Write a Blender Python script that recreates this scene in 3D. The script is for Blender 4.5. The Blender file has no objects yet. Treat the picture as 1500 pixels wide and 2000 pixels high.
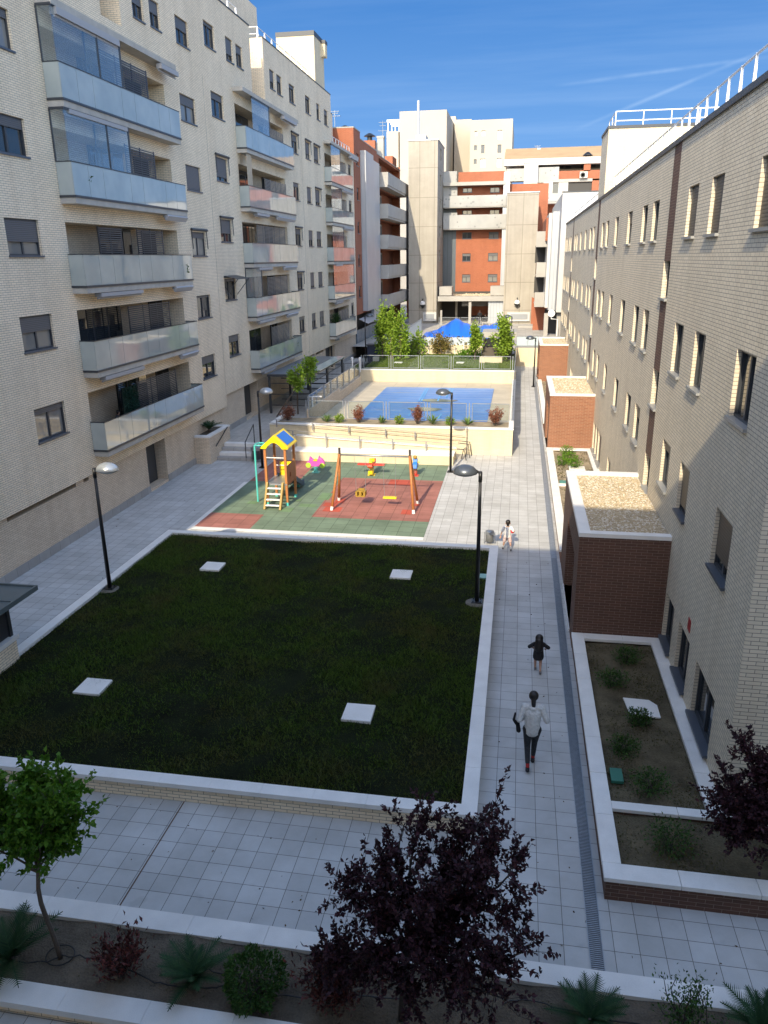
import bpy, math, random
import numpy as np
from mathutils import Vector, Matrix
R = math.radians
random.seed(7)
rng = np.random.default_rng(11)
scene = bpy.context.scene
COL = scene.collection

# ------------------------------------------------------------------ camera
CAM_H = 9.4
YAW, PIT, ROL, FPX = R(9.88), R(18.29), R(-.694), 1497.0
_fw = Vector((-math.sin(YAW)*math.cos(PIT), math.cos(YAW)*math.cos(PIT), -math.sin(PIT)))
_rt = Vector((math.cos(YAW), math.sin(YAW), 0))
_up = _rt.cross(_fw)
_r2 = math.cos(ROL)*_rt + math.sin(ROL)*_up
_u2 = -math.sin(ROL)*_rt + math.cos(ROL)*_up
camd = bpy.data.cameras.new('camera')
cam = bpy.data.objects.new('camera', camd)
COL.objects.link(cam)
M = Matrix.Identity(4)
for i in range(3):
    M[i][0] = _r2[i]; M[i][1] = _u2[i]; M[i][2] = -_fw[i]
M[2][3] = CAM_H
cam.matrix_world = M
camd.sensor_fit = 'VERTICAL'
camd.sensor_height = 24.0
camd.sensor_width = 18.0
camd.lens = 24.0*FPX/2000.0
camd.clip_start = .05
camd.clip_end = 3000
scene.camera = cam

def at(px, py, X=None, Y=None, Z=None):
    """surveying helper: the point of the photograph's sight line on a known plane"""
    d = _fw + _r2*((px-750)/FPX) - _u2*((py-1000)/FPX)
    if X is not None: t = X/d.x
    elif Y is not None: t = Y/d.y
    else: t = (Z-CAM_H)/d.z
    return Vector((0, 0, CAM_H)) + d*t

# ------------------------------------------------------------------ mesh builder
class MB:
    def __init__(s): s.v = []; s.f = []; s.m = []
    def quad(s, a, b, c, d, mi=0):
        n = len(s.v); s.v += [tuple(a), tuple(b), tuple(c), tuple(d)]; s.f.append((n, n+1, n+2, n+3)); s.m.append(mi)
    def poly(s, pts, mi=0):
        n = len(s.v); s.v += [tuple(p) for p in pts]; s.f.append(tuple(range(n, n+len(pts)))); s.m.append(mi)
    def box(s, x0, y0, z0, x1, y1, z1, mi=0):
        x0, x1 = min(x0, x1), max(x0, x1); y0, y1 = min(y0, y1), max(y0, y1); z0, z1 = min(z0, z1), max(z0, z1)
        n = len(s.v)
        s.v += [(x0,y0,z0),(x1,y0,z0),(x1,y1,z0),(x0,y1,z0),(x0,y0,z1),(x1,y0,z1),(x1,y1,z1),(x0,y1,z1)]
        for q in ((0,3,2,1),(4,5,6,7),(0,1,5,4),(1,2,6,5),(2,3,7,6),(3,0,4,7)):
            s.f.append(tuple(n+i for i in q)); s.m.append(mi)
        return s
    def hexa(s, p, mi=0):
        n = len(s.v); s.v += [tuple(q) for q in p]
        for q in ((0,3,2,1),(4,5,6,7),(0,1,5,4),(1,2,6,5),(2,3,7,6),(3,0,4,7)):
            s.f.append(tuple(n+i for i in q)); s.m.append(mi)
    def beam(s, a, b, w, h, mi=0):
        a = Vector(a); b = Vector(b); d = (b-a).normalized()
        u = d.cross(Vector((0,0,1)))
        if u.length < 1e-4: u = Vector((1,0,0))
        u.normalize(); v = u.cross(d)
        p = []
        for c in (a, b):
            for su, sv in ((-1,-1),(1,-1),(1,1),(-1,1)): p.append(c+u*(su*w/2)+v*(sv*h/2))
        n = len(s.v); s.v += [tuple(q) for q in p]
        for q in ((0,1,2,3),(7,6,5,4),(0,4,5,1),(1,5,6,2),(2,6,7,3),(3,7,4,0)):
            s.f.append(tuple(n+i for i in q)); s.m.append(mi)
    def tube(s, pts, r, n=8, mi=0, cap=True):
        pts = [Vector(p) for p in pts]
        rr = r if isinstance(r, (list, tuple)) else [r]*len(pts)
        base = len(s.v); prev = None
        for i, p in enumerate(pts):
            d = (pts[min(i+1, len(pts)-1)] - pts[max(i-1, 0)]).normalized()
            if prev is None:
                u = d.orthogonal().normalized()
            else:
                u = prev - d*prev.dot(d)
                u = u.normalized() if u.length > 1e-6 else d.orthogonal().normalized()
            prev = u; w = d.cross(u)
            for k in range(n):
                a = 2*math.pi*k/n
                s.v.append(tuple(p + (u*math.cos(a)+w*math.sin(a))*rr[i]))
        for i in range(len(pts)-1):
            for k in range(n):
                k2 = (k+1) % n
                s.f.append((base+i*n+k, base+i*n+k2, base+(i+1)*n+k2, base+(i+1)*n+k)); s.m.append(mi)
        if cap:
            s.f.append(tuple(base+k for k in reversed(range(n)))); s.m.append(mi)
            e = base+(len(pts)-1)*n
            s.f.append(tuple(e+k for k in range(n))); s.m.append(mi)
    def lathe(s, prof, c, n=20, mi=0, sx=1., sy=1.):
        base = len(s.v); c = Vector(c)
        for r, z in prof:
            for k in range(n):
                a = 2*math.pi*k/n
                s.v.append((c.x+r*sx*math.cos(a), c.y+r*sy*math.sin(a), c.z+z))
        for i in range(len(prof)-1):
            for k in range(n):
                k2 = (k+1) % n
                s.f.append((base+i*n+k, base+i*n+k2, base+(i+1)*n+k2, base+(i+1)*n+k)); s.m.append(mi)
        if prof[0][0] > 1e-4: s.f.append(tuple(base+k for k in reversed(range(n)))); s.m.append(mi)
        e = base+(len(prof)-1)*n
        if prof[-1][0] > 1e-4: s.f.append(tuple(e+k for k in range(n))); s.m.append(mi)
    def prism(s, poly, axis, a, b, mi=0):
        """poly: 2d outline; extruded along axis from a to b"""
        def P(u, v, t):
            return {'x': (t, u, v), 'y': (u, t, v), 'z': (u, v, t)}[axis]
        n = len(s.v); k = len(poly)
        s.v += [P(u, v, a) for u, v in poly] + [P(u, v, b) for u, v in poly]
        s.f.append(tuple(range(n, n+k))[::-1]); s.m.append(mi)
        s.f.append(tuple(range(n+k, n+2*k))); s.m.append(mi)
        for i in range(k):
            j = (i+1) % k
            s.f.append((n+i, n+j, n+k+j, n+k+i)); s.m.append(mi)
    def sphere(s, c, r, n=12, m=8, mi=0, sc=(1,1,1)):
        prof = []
        base = len(s.v); c = Vector(c)
        for i in range(m+1):
            t = math.pi*i/m
            for k in range(n):
                a = 2*math.pi*k/n
                s.v.append((c.x+r*sc[0]*math.sin(t)*math.cos(a), c.y+r*sc[1]*math.sin(t)*math.sin(a), c.z-r*sc[2]*math.cos(t)))
        for i in range(m):
            for k in range(n):
                k2 = (k+1) % n
                s.f.append((base+i*n+k, base+i*n+k2, base+(i+1)*n+k2, base+(i+1)*n+k)); s.m.append(mi)
    def build(s, name, mats, parent=None, smooth=False, label=None, bevel=0):
        me = bpy.data.meshes.new(name)
        off = Vector((0,0,0))
        p = parent
        while p is not None:
            off += p.location; p = p.parent
        me.from_pydata([(a-off.x, b-off.y, c-off.z) for a, b, c in s.v], [], s.f)
        if not isinstance(mats, (list, tuple)): mats = [mats]
        for m in mats: me.materials.append(m)
        if len(mats) > 1: me.polygons.foreach_set('material_index', s.m)
        if smooth: me.polygons.foreach_set('use_smooth', [True]*len(s.f))
        me.update()
        if parent is None and s.v:
            pass
        o = bpy.data.objects.new(name, me)
        COL.objects.link(o)
        if parent is not None: o.parent = parent
        if label: o['label'] = label
        if bevel:
            b = o.modifiers.new('bevel', 'BEVEL'); b.width = bevel; b.segments = 2; b.limit_method = 'ANGLE'
        return o

def tag(o, label, cat, group=None, kind=None):
    if label: o['label'] = label
    if cat: o['category'] = cat
    if group: o['group'] = group
    if kind: o['kind'] = kind
    return o
def thing(name, label, cat, loc, group=None):
    o = bpy.data.objects.new(name, None); COL.objects.link(o); o.location = loc
    o.empty_display_size = .2
    return tag(o, label, cat, group)
def struct(name, mb, mats, smooth=False):
    o = mb.build(name, mats, None, smooth); o['kind'] = 'structure'; return o
def children(o): return [c for c in bpy.data.objects if c.parent == o]
def dup(root, loc, label=None, rotz=None, scale=None):
    def rec(o, par):
        c = o.copy(); COL.objects.link(c)
        if par is not None: c.parent = par
        for ch in list(o.children): rec(ch, c)
        return c
    r = rec(root, None)
    r.location = loc
    if rotz is not None: r.rotation_euler = (0, 0, rotz)
    if scale is not None: r.scale = (scale,)*3
    if label: r['label'] = label
    return r

# ------------------------------------------------------------------ materials
def nt_new(name):
    m = bpy.data.materials.new(name); m.use_nodes = True
    t = m.node_tree; t.nodes.clear()
    out = t.nodes.new('ShaderNodeOutputMaterial'); b = t.nodes.new('ShaderNodeBsdfPrincipled')
    t.links.new(b.outputs[0], out.inputs[0])
    return m, t, b
def N(t, typ, **kw):
    n = t.nodes.new(typ)
    for k, v in kw.items():
        if k.startswith('i_'):
            key = k[2:]
            n.inputs[int(key) if key.isdigit() else key.replace('_', ' ')].default_value = v
        else: setattr(n, k, v)
    return n
def mixc(t, fac, a, b, mode='MIX'):
    n = t.nodes.new('ShaderNodeMix'); n.data_type = 'RGBA'; n.blend_type = mode
    for sock, val in ((n.inputs[0], fac), (n.inputs[6], a), (n.inputs[7], b)):
        if hasattr(val, 'is_output'): t.links.new(val, sock)
        else: sock.default_value = val if not isinstance(val, tuple) else (*val[:3], 1)
    return n.outputs[2]
def math_(t, op, a, b=None, c=None):
    n = t.nodes.new('ShaderNodeMath'); n.operation = op
    for i, val in enumerate((a, b, c)):
        if val is None: continue
        if hasattr(val, 'is_output'): t.links.new(val, n.inputs[i])
        else: n.inputs[i].default_value = val
    return n.outputs[0]
def ramp(t, fac, lo, hi):
    n = t.nodes.new('ShaderNodeMapRange'); n.inputs[1].default_value = lo; n.inputs[2].default_value = hi
    t.links.new(fac, n.inputs[0]); return n.outputs[0]
def pos(t): return t.nodes.new('ShaderNodeNewGeometry').outputs['Position']
def noise(t, vec, scale, detail=4, rough=.55):
    n = N(t, 'ShaderNodeTexNoise'); n.inputs['Scale'].default_value = scale; n.inputs['Detail'].default_value = detail
    n.inputs['Roughness'].default_value = rough
    t.links.new(vec, n.inputs['Vector']); return n.outputs[0]
def bump(t, b, h, strength, dist=.01):
    n = N(t, 'ShaderNodeBump'); n.inputs['Strength'].default_value = strength; n.inputs['Distance'].default_value = dist
    t.links.new(h, n.inputs['Height']); t.links.new(n.outputs[0], b.inputs['Normal'])
def sc(c, k): return tuple(min(1, x*k) for x in c)

def plain(name, col, rough=.5, metal=0., spec=.5):
    m, t, b = nt_new(name)
    b.inputs['Base Color'].default_value = (*col, 1); b.inputs['Roughness'].default_value = rough
    b.inputs['Metallic'].default_value = metal; b.inputs['Specular IOR Level'].default_value = spec
    return m
def rough_mat(name, col, var=.15, scale=3., rough=.8, bmp=.15, fine=60., metal=0., bdist=.01, spec=.5):
    """large blotches + fine grain"""
    m, t, b = nt_new(name); p = pos(t)
    n1 = noise(t, p, scale, 5); n2 = noise(t, p, fine, 2)
    f = math_(t, 'ADD', math_(t, 'MULTIPLY', n1, .65), math_(t, 'MULTIPLY', n2, .35))
    f = ramp(t, f, .3, .7)
    c = mixc(t, f, sc(col, 1-var), sc(col, 1+var))
    t.links.new(c, b.inputs['Base Color']); b.inputs['Roughness'].default_value = rough; b.inputs['Metallic'].default_value = metal; b.inputs['Specular IOR Level'].default_value = spec if rough < .93 else min(spec, .12)
    if bmp: bump(t, b, n2, bmp, bdist)
    return m
def wall_uv(t):
    g = t.nodes.new('ShaderNodeNewGeometry')
    sp = t.nodes.new('ShaderNodeSeparateXYZ'); t.links.new(g.outputs['Position'], sp.inputs[0])
    sn = t.nodes.new('ShaderNodeSeparateXYZ'); t.links.new(g.outputs['True Normal'], sn.inputs[0])
    ax = math_(t, 'ABSOLUTE', sn.outputs[0]); az = math_(t, 'ABSOLUTE', sn.outputs[2])
    isx = math_(t, 'GREATER_THAN', ax, .6); isz = math_(t, 'GREATER_THAN', az, .6)
    u = math_(t, 'ADD', math_(t, 'MULTIPLY', sp.outputs[1], isx), math_(t, 'MULTIPLY', sp.outputs[0], math_(t, 'SUBTRACT', 1., isx)))
    v = math_(t, 'ADD', math_(t, 'MULTIPLY', sp.outputs[1], isz), math_(t, 'MULTIPLY', sp.outputs[2], math_(t, 'SUBTRACT', 1., isz)))
    cb = t.nodes.new('ShaderNodeCombineXYZ'); t.links.new(u, cb.inputs[0]); t.links.new(v, cb.inputs[1])
    return cb.outputs[0], g.outputs['Position']
def brick(name, c1, c2, mortar, bw=.25, bh=.0635, ms=.009, rough=.85, bmp=.4, offset=.5, stain=.12, streak=.0):
    m, t, b = nt_new(name)
    uv, p = wall_uv(t)
    n = N(t, 'ShaderNodeTexBrick'); n.offset = offset
    n.inputs['Scale'].default_value = 1.; n.inputs['Brick Width'].default_value = bw; n.inputs['Row Height'].default_value = bh
    n.inputs['Mortar Size'].default_value = ms; n.inputs['Mortar Smooth'].default_value = .15; n.inputs['Bias'].default_value = 0.
    n.inputs['Color1'].default_value = (*c1, 1); n.inputs['Color2'].default_value = (*c2, 1); n.inputs['Mortar'].default_value = (*mortar, 1)
    t.links.new(uv, n.inputs['Vector'])
    big = ramp(t, noise(t, p, .55, 5, .6), .3, .7)
    c = mixc(t, big, sc((1,1,1), 1-stain), (1,1,1))
    mp = N(t, 'ShaderNodeMapping'); mp.inputs['Scale'].default_value = (1.6, 1.6, .12); t.links.new(p, mp.inputs[0])
    st = ramp(t, noise(t, mp.outputs[0], 1.3, 5, .6), .45, .8)
    c = mixc(t, math_(t, 'MULTIPLY', st, .3), c, (.55,.50,.44))
    c = mixc(t, 1., n.outputs['Color'], c, 'MULTIPLY')
    t.links.new(c, b.inputs['Base Color']); b.inputs['Roughness'].default_value = rough
    inv = math_(t, 'SUBTRACT', 1., n.outputs['Fac'])
    g = math_(t, 'ADD', inv, math_(t, 'MULTIPLY', noise(t, p, 90, 2), .25))
    bump(t, b, g, bmp, .008)
    return m
def paving(name, col, tw=.354, th=.354, phase=(-.05, 13.41), joint=(.2,.2,.2), ms=.006, var=.08, offset=0., fine=120, rough=.75, stain=.15):
    m, t, b = nt_new(name)
    p = pos(t)
    sh = N(t, 'ShaderNodeVectorMath', operation='SUBTRACT'); t.links.new(p, sh.inputs[0]); sh.inputs[1].default_value = (phase[0], phase[1], 0)
    n = N(t, 'ShaderNodeTexBrick'); n.offset = offset
    n.inputs['Scale'].default_value = 1.; n.inputs['Brick Width'].default_value = tw; n.inputs['Row Height'].default_value = th
    n.inputs['Mortar Size'].default_value = ms; n.inputs['Mortar Smooth'].default_value = .2; n.inputs['Bias'].default_value = 0.
    n.inputs['Color1'].default_value = (*sc(col, 1-var), 1); n.inputs['Color2'].default_value = (*sc(col, 1+var), 1); n.inputs['Mortar'].default_value = (*joint, 1)
    t.links.new(sh.outputs[0], n.inputs['Vector'])
    grain = ramp(t, noise(t, p, fine, 2, .7), .25, .75)
    big = ramp(t, noise(t, p, .8, 6, .65), .35, .65)
    c = mixc(t, 1., n.outputs['Color'], mixc(t, grain, (.82,.82,.82), (1.,1.,1.)), 'MULTIPLY')
    c = mixc(t, 1., c, mixc(t, big, sc((1,.99,.97), 1-stain), (1,1,1)), 'MULTIPLY')
    spots = noise(t, p, 2.3, 3, .5)
    c = mixc(t, math_(t, 'MULTIPLY', ramp(t, spots, .64, .74), .22), c, sc(col, .35))
    t.links.new(c, b.inputs['Base Color']); b.inputs['Roughness'].default_value = rough
    bump(t, b, math_(t, 'SUBTRACT', 1., n.outputs['Fac']), .3, .004)
    return m
def leafmat(name, c1, c2, trans=.25, rough=.45, patch=None):
    m, t, b = nt_new(name)
    g = t.nodes.new('ShaderNodeNewGeometry')
    c = mixc(t, g.outputs['Random Per Island'], c1, c2)
    if patch: c = mixc(t, ramp(t, noise(t, g.outputs['Position'], .55, 5, .65), .46, .68), c, patch)
    t.links.new(c, b.inputs['Base Color']); b.inputs['Roughness'].default_value = rough; b.inputs['Specular IOR Level'].default_value = .22
    out = [n for n in t.nodes if n.type == 'OUTPUT_MATERIAL'][0]
    if trans:
        tr = N(t, 'ShaderNodeBsdfTranslucent'); t.links.new(mixc(t, 1., c, (1.,1.15,.6), 'MULTIPLY'), tr.inputs[0])
        mx = N(t, 'ShaderNodeMixShader'); mx.inputs[0].default_value = trans
        t.links.new(b.outputs[0], mx.inputs[1]); t.links.new(tr.outputs[0], mx.inputs[2]); t.links.new(mx.outputs[0], out.inputs[0])
    return m
def glassy(name, col, rough=.03, ior=1.6, wav=0.):
    m, t, b = nt_new(name)
    b.inputs['Base Color'].default_value = (*col, 1); b.inputs['Roughness'].default_value = rough; b.inputs['IOR'].default_value = ior
    if wav: bump(t, b, noise(t, pos(t), 1.1, 1), wav, .03)
    return m
def clear(name, tint, mixf=.75, rough=.02, base=None, ior=1.5):
    """thin clear pane: mostly see-through, with a mirror coat that grows at grazing angles"""
    m, t, b = nt_new(name)
    out = [n for n in t.nodes if n.type == 'OUTPUT_MATERIAL'][0]
    tr = N(t, 'ShaderNodeBsdfTransparent'); tr.inputs[0].default_value = (*tint, 1)
    gl = N(t, 'ShaderNodeBsdfGlossy'); gl.inputs['Roughness'].default_value = rough; gl.inputs[0].default_value = (.95,.97,1,1)
    fr = N(t, 'ShaderNodeFresnel'); g = t.nodes.new('ShaderNodeNewGeometry'); t.links.new(math_(t, 'ADD', math_(t, 'MULTIPLY', g.outputs['Backfacing'], 1/ior-ior), ior), fr.inputs[0])
    body = tr.outputs[0]
    if base:
        df = N(t, 'ShaderNodeBsdfDiffuse'); df.inputs[0].default_value = (*base, 1)
        mx0 = N(t, 'ShaderNodeMixShader'); mx0.inputs[0].default_value = mixf
        t.links.new(df.outputs[0], mx0.inputs[1]); t.links.new(tr.outputs[0], mx0.inputs[2]); body = mx0.outputs[0]
    mx = N(t, 'ShaderNodeMixShader'); t.links.new(fr.outputs[0], mx.inputs[0]); t.links.new(body, mx.inputs[1]); t.links.new(gl.outputs[0], mx.inputs[2])
    t.links.new(mx.outputs[0], out.inputs[0])
    return m

MT = {}
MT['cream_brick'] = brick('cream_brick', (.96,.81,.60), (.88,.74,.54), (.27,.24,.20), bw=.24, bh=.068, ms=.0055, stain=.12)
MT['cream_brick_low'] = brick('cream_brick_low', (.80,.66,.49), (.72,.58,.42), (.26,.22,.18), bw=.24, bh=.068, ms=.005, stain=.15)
MT['yellow_brick'] = brick('yellow_brick', (.70,.61,.43), (.65,.565,.395), (.50,.43,.31), bw=.24, bh=.068, ms=.004, stain=.08)
MT['grey_brick'] = brick('grey_brick', (.77,.68,.525), (.69,.61,.47), (.21,.19,.165), bw=.25, bh=.072, ms=.0055, stain=.08)
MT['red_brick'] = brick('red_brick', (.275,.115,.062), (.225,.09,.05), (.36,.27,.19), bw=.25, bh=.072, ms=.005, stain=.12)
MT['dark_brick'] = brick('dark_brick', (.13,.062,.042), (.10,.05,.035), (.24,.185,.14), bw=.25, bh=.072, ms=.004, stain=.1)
MT['orange_brick'] = brick('orange_brick', (.36,.105,.05), (.31,.09,.042), (.35,.17,.10), bw=.3, bh=.09, ms=.012, stain=.15)
MT['concrete'] = None
MT['paving'] = paving('paving', (.58,.585,.575), joint=(.17,.165,.155), ms=.0055, var=.075, stain=.2)
MT['upper_paving'] = paving('upper_paving', (.50,.48,.44), tw=.354, th=.354, joint=(.24,.225,.2))
MT['pool_paving'] = paving('pool_paving', (.58,.52,.41), tw=1.7, th=.7, joint=(.45,.41,.34), ms=.02, var=.06)
MT['plaza_paving'] = paving('plaza_paving', (.5,.48,.44), tw=.8, th=.8)
MT['coping'] = rough_mat('coping_stone', (.76,.745,.71), .11, 2.2, .6, .08, 70)
MT['plinth'] = paving('plinth_stone', (.42,.41,.39), tw=.6, th=.6)
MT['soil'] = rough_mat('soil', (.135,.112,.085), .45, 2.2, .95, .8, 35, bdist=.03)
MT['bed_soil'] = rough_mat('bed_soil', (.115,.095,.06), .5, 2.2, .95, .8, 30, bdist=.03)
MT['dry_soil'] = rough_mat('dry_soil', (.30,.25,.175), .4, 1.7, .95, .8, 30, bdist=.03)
MT['frame'] = plain('window_frame', (.045,.05,.058), .4)
MT['shutter'] = None
MT['pane'] = glassy('window_pane', (.03,.036,.042), .02, 1.7)
MT['pane_light'] = glassy('curtained_pane', (.22,.215,.20), .03, 1.7)
MT['sill'] = plain('sill_metal', (.10,.115,.14), .4, .3)
MT['grey_sill'] = plain('grey_sill_metal', (.32,.33,.33), .45, .3)
MT['black_metal'] = plain('black_metal', (.012,.013,.015), .4)
MT['dark_metal'] = plain('dark_metal', (.05,.055,.062), .45, .3)
MT['rail_metal'] = plain('grey_rail_metal', (.26,.26,.27), .45, .2)
MT['white_metal'] = plain('white_metal', (.78,.79,.80), .4)
MT['grey_metal'] = plain('grey_metal', (.33,.35,.37), .4, .6)
MT['galv'] = rough_mat('galvanised_steel', (.36,.39,.42), .15, 8, .4, 0, 60, metal=.6)
MT['white_paint'] = rough_mat('white_render', (.50,.495,.475), .05, 1.5, .7, .05, 40)
MT['slab'] = rough_mat('balcony_slab', (.42,.40,.36), .18, 2.5, .8, .1, 40)
MT['black'] = plain('dark_interior', (.012,.012,.013), .9)
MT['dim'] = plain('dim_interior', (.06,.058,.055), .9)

def slat_mat(name, c1, c2, pitch=.055, rough=.5):
    m, t, b = nt_new(name)
    p = pos(t); sp = t.nodes.new('ShaderNodeSeparateXYZ'); t.links.new(p, sp.inputs[0])
    f = math_(t, 'FRACT', math_(t, 'DIVIDE', sp.outputs[2], pitch))
    k = math_(t, 'LESS_THAN', f, .2)
    t.links.new(mixc(t, k, c1, c2), b.inputs['Base Color']); b.inputs['Roughness'].default_value = rough
    h = math_(t, 'PINGPONG', f, .5)
    bump(t, b, h, .5, .012)
    return m
MT['shutter'] = slat_mat('roller_shutter', (.11,.11,.115), (.06,.06,.063))
MT['blind'] = slat_mat('slatted_blind', (.10,.082,.062), (.035,.03,.025), .06)
MT['panel_glass'] = None
def panel_glass():
    m, t, b = nt_new('frosted_balcony_glass')
    p = pos(t)
    n = ramp(t, noise(t, p, .7, 3), .3, .7)
    t.links.new(mixc(t, n, (.32,.365,.355), (.44,.475,.45)), b.inputs['Base Color'])
    b.inputs['Roughness'].default_value = .04; b.inputs['IOR'].default_value = 1.7
    b.inputs['Coat Weight'].default_value = .4; b.inputs['Coat Roughness'].default_value = .02; b.inputs['Coat IOR'].default_value = 1.7
    bump(t, b, noise(t, p, .9, 1), .12, .03)
    return m
MT['panel_glass'] = panel_glass()
MT['clear_glass'] = clear('clear_glass', (.94,.97,.98), .90, .02, (.45,.55,.62), 1.7)
def concrete():
    m, t, b = nt_new('board_marked_concrete')
    uv, p = wall_uv(t)
    n1 = ramp(t, noise(t, p, .35, 6, .65), .3, .7); n2 = noise(t, p, 5, 5, .6)
    mp = N(t, 'ShaderNodeMapping'); mp.inputs['Scale'].default_value = (3., 3., .15); t.links.new(p, mp.inputs[0])
    st = ramp(t, noise(t, mp.outputs[0], 1., 4), .35, .65)
    c = mixc(t, n1, (.27,.25,.21), (.38,.35,.295))
    c = mixc(t, math_(t, 'MULTIPLY', st, .35), c, (.22,.20,.17))
    c = mixc(t, math_(t, 'MULTIPLY', n2, .3), c, (.42,.39,.33))
    k = N(t, 'ShaderNodeTexBrick'); k.offset = 0; k.inputs['Scale'].default_value = 1; k.inputs['Brick Width'].default_value = 1.75; k.inputs['Row Height'].default_value = 3.25
    k.inputs['Mortar Size'].default_value = .03; k.inputs['Color1'].default_value = (1,1,1,1); k.inputs['Color2'].default_value = (.97,.97,.97,1); k.inputs['Mortar'].default_value = (.6,.58,.55,1)
    t.links.new(uv, k.inputs['Vector'])
    c = mixc(t, 1., c, k.outputs['Color'], 'MULTIPLY')
    t.links.new(c, b.inputs['Base Color']); b.inputs['Roughness'].default_value = .85
    bump(t, b, n2, .2, .02)
    return m
MT['concrete'] = concrete()

# ------------------------------------------------------------------ facade helpers
class Wall:
    """a vertical wall plane. axis 'x': plane x=pos running along y; axis 'y': plane y=pos running along x. sgn = outward side"""
    def __init__(s, axis, p, sgn): s.a, s.p, s.s = axis, p, sgn
    def P(s, u, d, z):
        return (s.p+s.s*d, u, z) if s.a == 'x' else (u, s.p+s.s*d, z)
    def box(s, mb, u0, u1, d0, d1, z0, z1, mi=0):
        a = s.P(u0, d0, z0); b = s.P(u1, d1, z1); mb.box(*a, *b, mi)
    def quad(s, mb, u0, u1, d, z0, z1, mi=0):
        mb.quad(s.P(u0,d,z0), s.P(u1,d,z0), s.P(u1,d,z1), s.P(u0,d,z1), mi)
    def facade(s, mb, u0, u1, z0, z1, holes, depth=.2, mi=0, rmi=None, back=None):
        """sheet with rectangular holes (u0,u1,z0,z1[,depth[,backmi]]) and their reveals"""
        rmi = mi if rmi is None else rmi
        hs = [h for h in holes if h[0] < u1 and h[1] > u0 and h[2] < z1 and h[3] > z0]
        us = sorted({u0, u1, *[max(u0, min(u1, h[k])) for h in hs for k in (0, 1)]})
        for i in range(len(us)-1):
            a, b = us[i], us[i+1]
            if b-a < 1e-6: continue
            mid = (a+b)/2
            cuts = sorted([(max(z0, h[2]), min(z1, h[3])) for h in hs if h[0] < mid < h[1]])
            z = z0
            for c0, c1 in cuts:
                if c0 > z+1e-6: s.quad(mb, a, b, 0, z, c0, mi)
                z = max(z, c1)
            if z < z1-1e-6: s.quad(mb, a, b, 0, z, z1, mi)
        for h in hs:
            d = h[4] if len(h) > 4 else depth
            a, b, c, e = max(u0,h[0]), min(u1,h[1]), max(z0,h[2]), min(z1,h[3])
            mb.quad(s.P(a,0,c), s.P(b,0,c), s.P(b,-d,c), s.P(a,-d,c), rmi)
            mb.quad(s.P(a,0,e), s.P(a,-d,e), s.P(b,-d,e), s.P(b,0,e), rmi)
            mb.quad(s.P(a,0,c), s.P(a,-d,c), s.P(a,-d,e), s.P(a,0,e), rmi)
            mb.quad(s.P(b,0,c), s.P(b,0,e), s.P(b,-d,e), s.P(b,-d,c), rmi)
            if len(h) > 5: s.quad(mb, a, b, -d, c, e, h[5])
    def window(s, parent, u0, u1, z0, z1, depth=.16, blind=0., sash=2, pane='pane', sillmat='sill', shutter='shutter', sillout=.05, label=None):
        f = MB(); d = -depth; t = .055
        s.box(f, u0, u0+t, d, d+.07, z0, z1); s.box(f, u1-t, u1, d, d+.07, z0, z1)
        s.box(f, u0+t, u1-t, d, d+.07, z0, z0+t); s.box(f, u0+t, u1-t, d, d+.07, z1-t, z1)
        for k in range(1, sash):
            um = u0+(u1-u0)*k/sash; s.box(f, um-.04, um+.04, d, d+.06, z0+t, z1-t)
        fr = f.build('window', MT['frame'], parent, label=label)
        p = MB(); s.quad(p, u0+.02, u1-.02, d+.02, z0+.02, z1-.02); p.build('pane', MT[pane], fr)
        if blind > 0:
            q = MB(); s.box(q, u0+t+.002, u1-t-.002, d+.03, d+.085, z1-t-(z1-z0-2*t)*blind, z1-t-.002); q.build('shutter', MT[shutter], fr)
        if sillmat:
            q = MB(); s.box(q, u0-.03, u1+.03, d+.072, sillout, z0-.045, z0+.012); q.build('sill', MT[sillmat], fr)
        return fr
# ================================================================== RIGHT BUILDING
XR = 3.78; YR0 = 11.8; YR1 = 73.8; ROOF_R = 12.15
rb = thing('apartment_building', 'grey brick building on the right with rows of narrow windows and white roof railing', 'building', (XR+5, YR0+30, 0))
WR = Wall('x', XR, -1)
rows_r = [(9.79, 10.9), (6.65, 7.84), (3.80, 4.95)]
base_cols = [(24.25,25.3),(26.35,27.42),(29.85,31.0),(33.95,35.05),(37.5,38.6),(39.55,40.75)]
cols_r = [(13.25,14.42),(16.85,17.85),(19.12,20.18)] + base_cols + [(a+20.25,b+20.25) for a,b in base_cols] + [(64.9,66.0),(67.0,68.05),(70.0,71.1),(72.0,73.0)]
bands = [(21.66,22.6),(42.2,43.15),(62.5,63.4)]
stairw = [(8.3,9.26),(5.4,6.4),(3.0,4.0),(.9,1.8)]
wins_r = [(a,b,z0,z1) for (z0,z1) in rows_r for (a,b) in cols_r] + [(a,b,z0,z1) for (a,b) in bands for z0,z1 in stairw]
g_r = [(12.9,14.42,.57,1.73),(15.1,16.2,.57,1.73),(16.8,17.75,.57,1.73),(30.2,31.3,.55,1.68),(34.0,36.3,.42,1.9),(36.5,38.9,.42,1.9)] if False else \
      [(12.9,14.42,.57,1.73),(15.1,16.2,.57,1.73),(16.8,17.75,.57,1.73),(30.2,31.3,.55,1.68),(33.95,35.3,.5,1.88),(35.5,36.5,.5,1.85),(36.7,37.7,.5,1.82),(50.5,51.6,.55,1.68),(54.2,55.3,.5,1.88),(55.7,56.8,.5,1.85)]
mb = MB()
allholes = wins_r+g_r
strips = sorted(bands)
u = YR0
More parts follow.
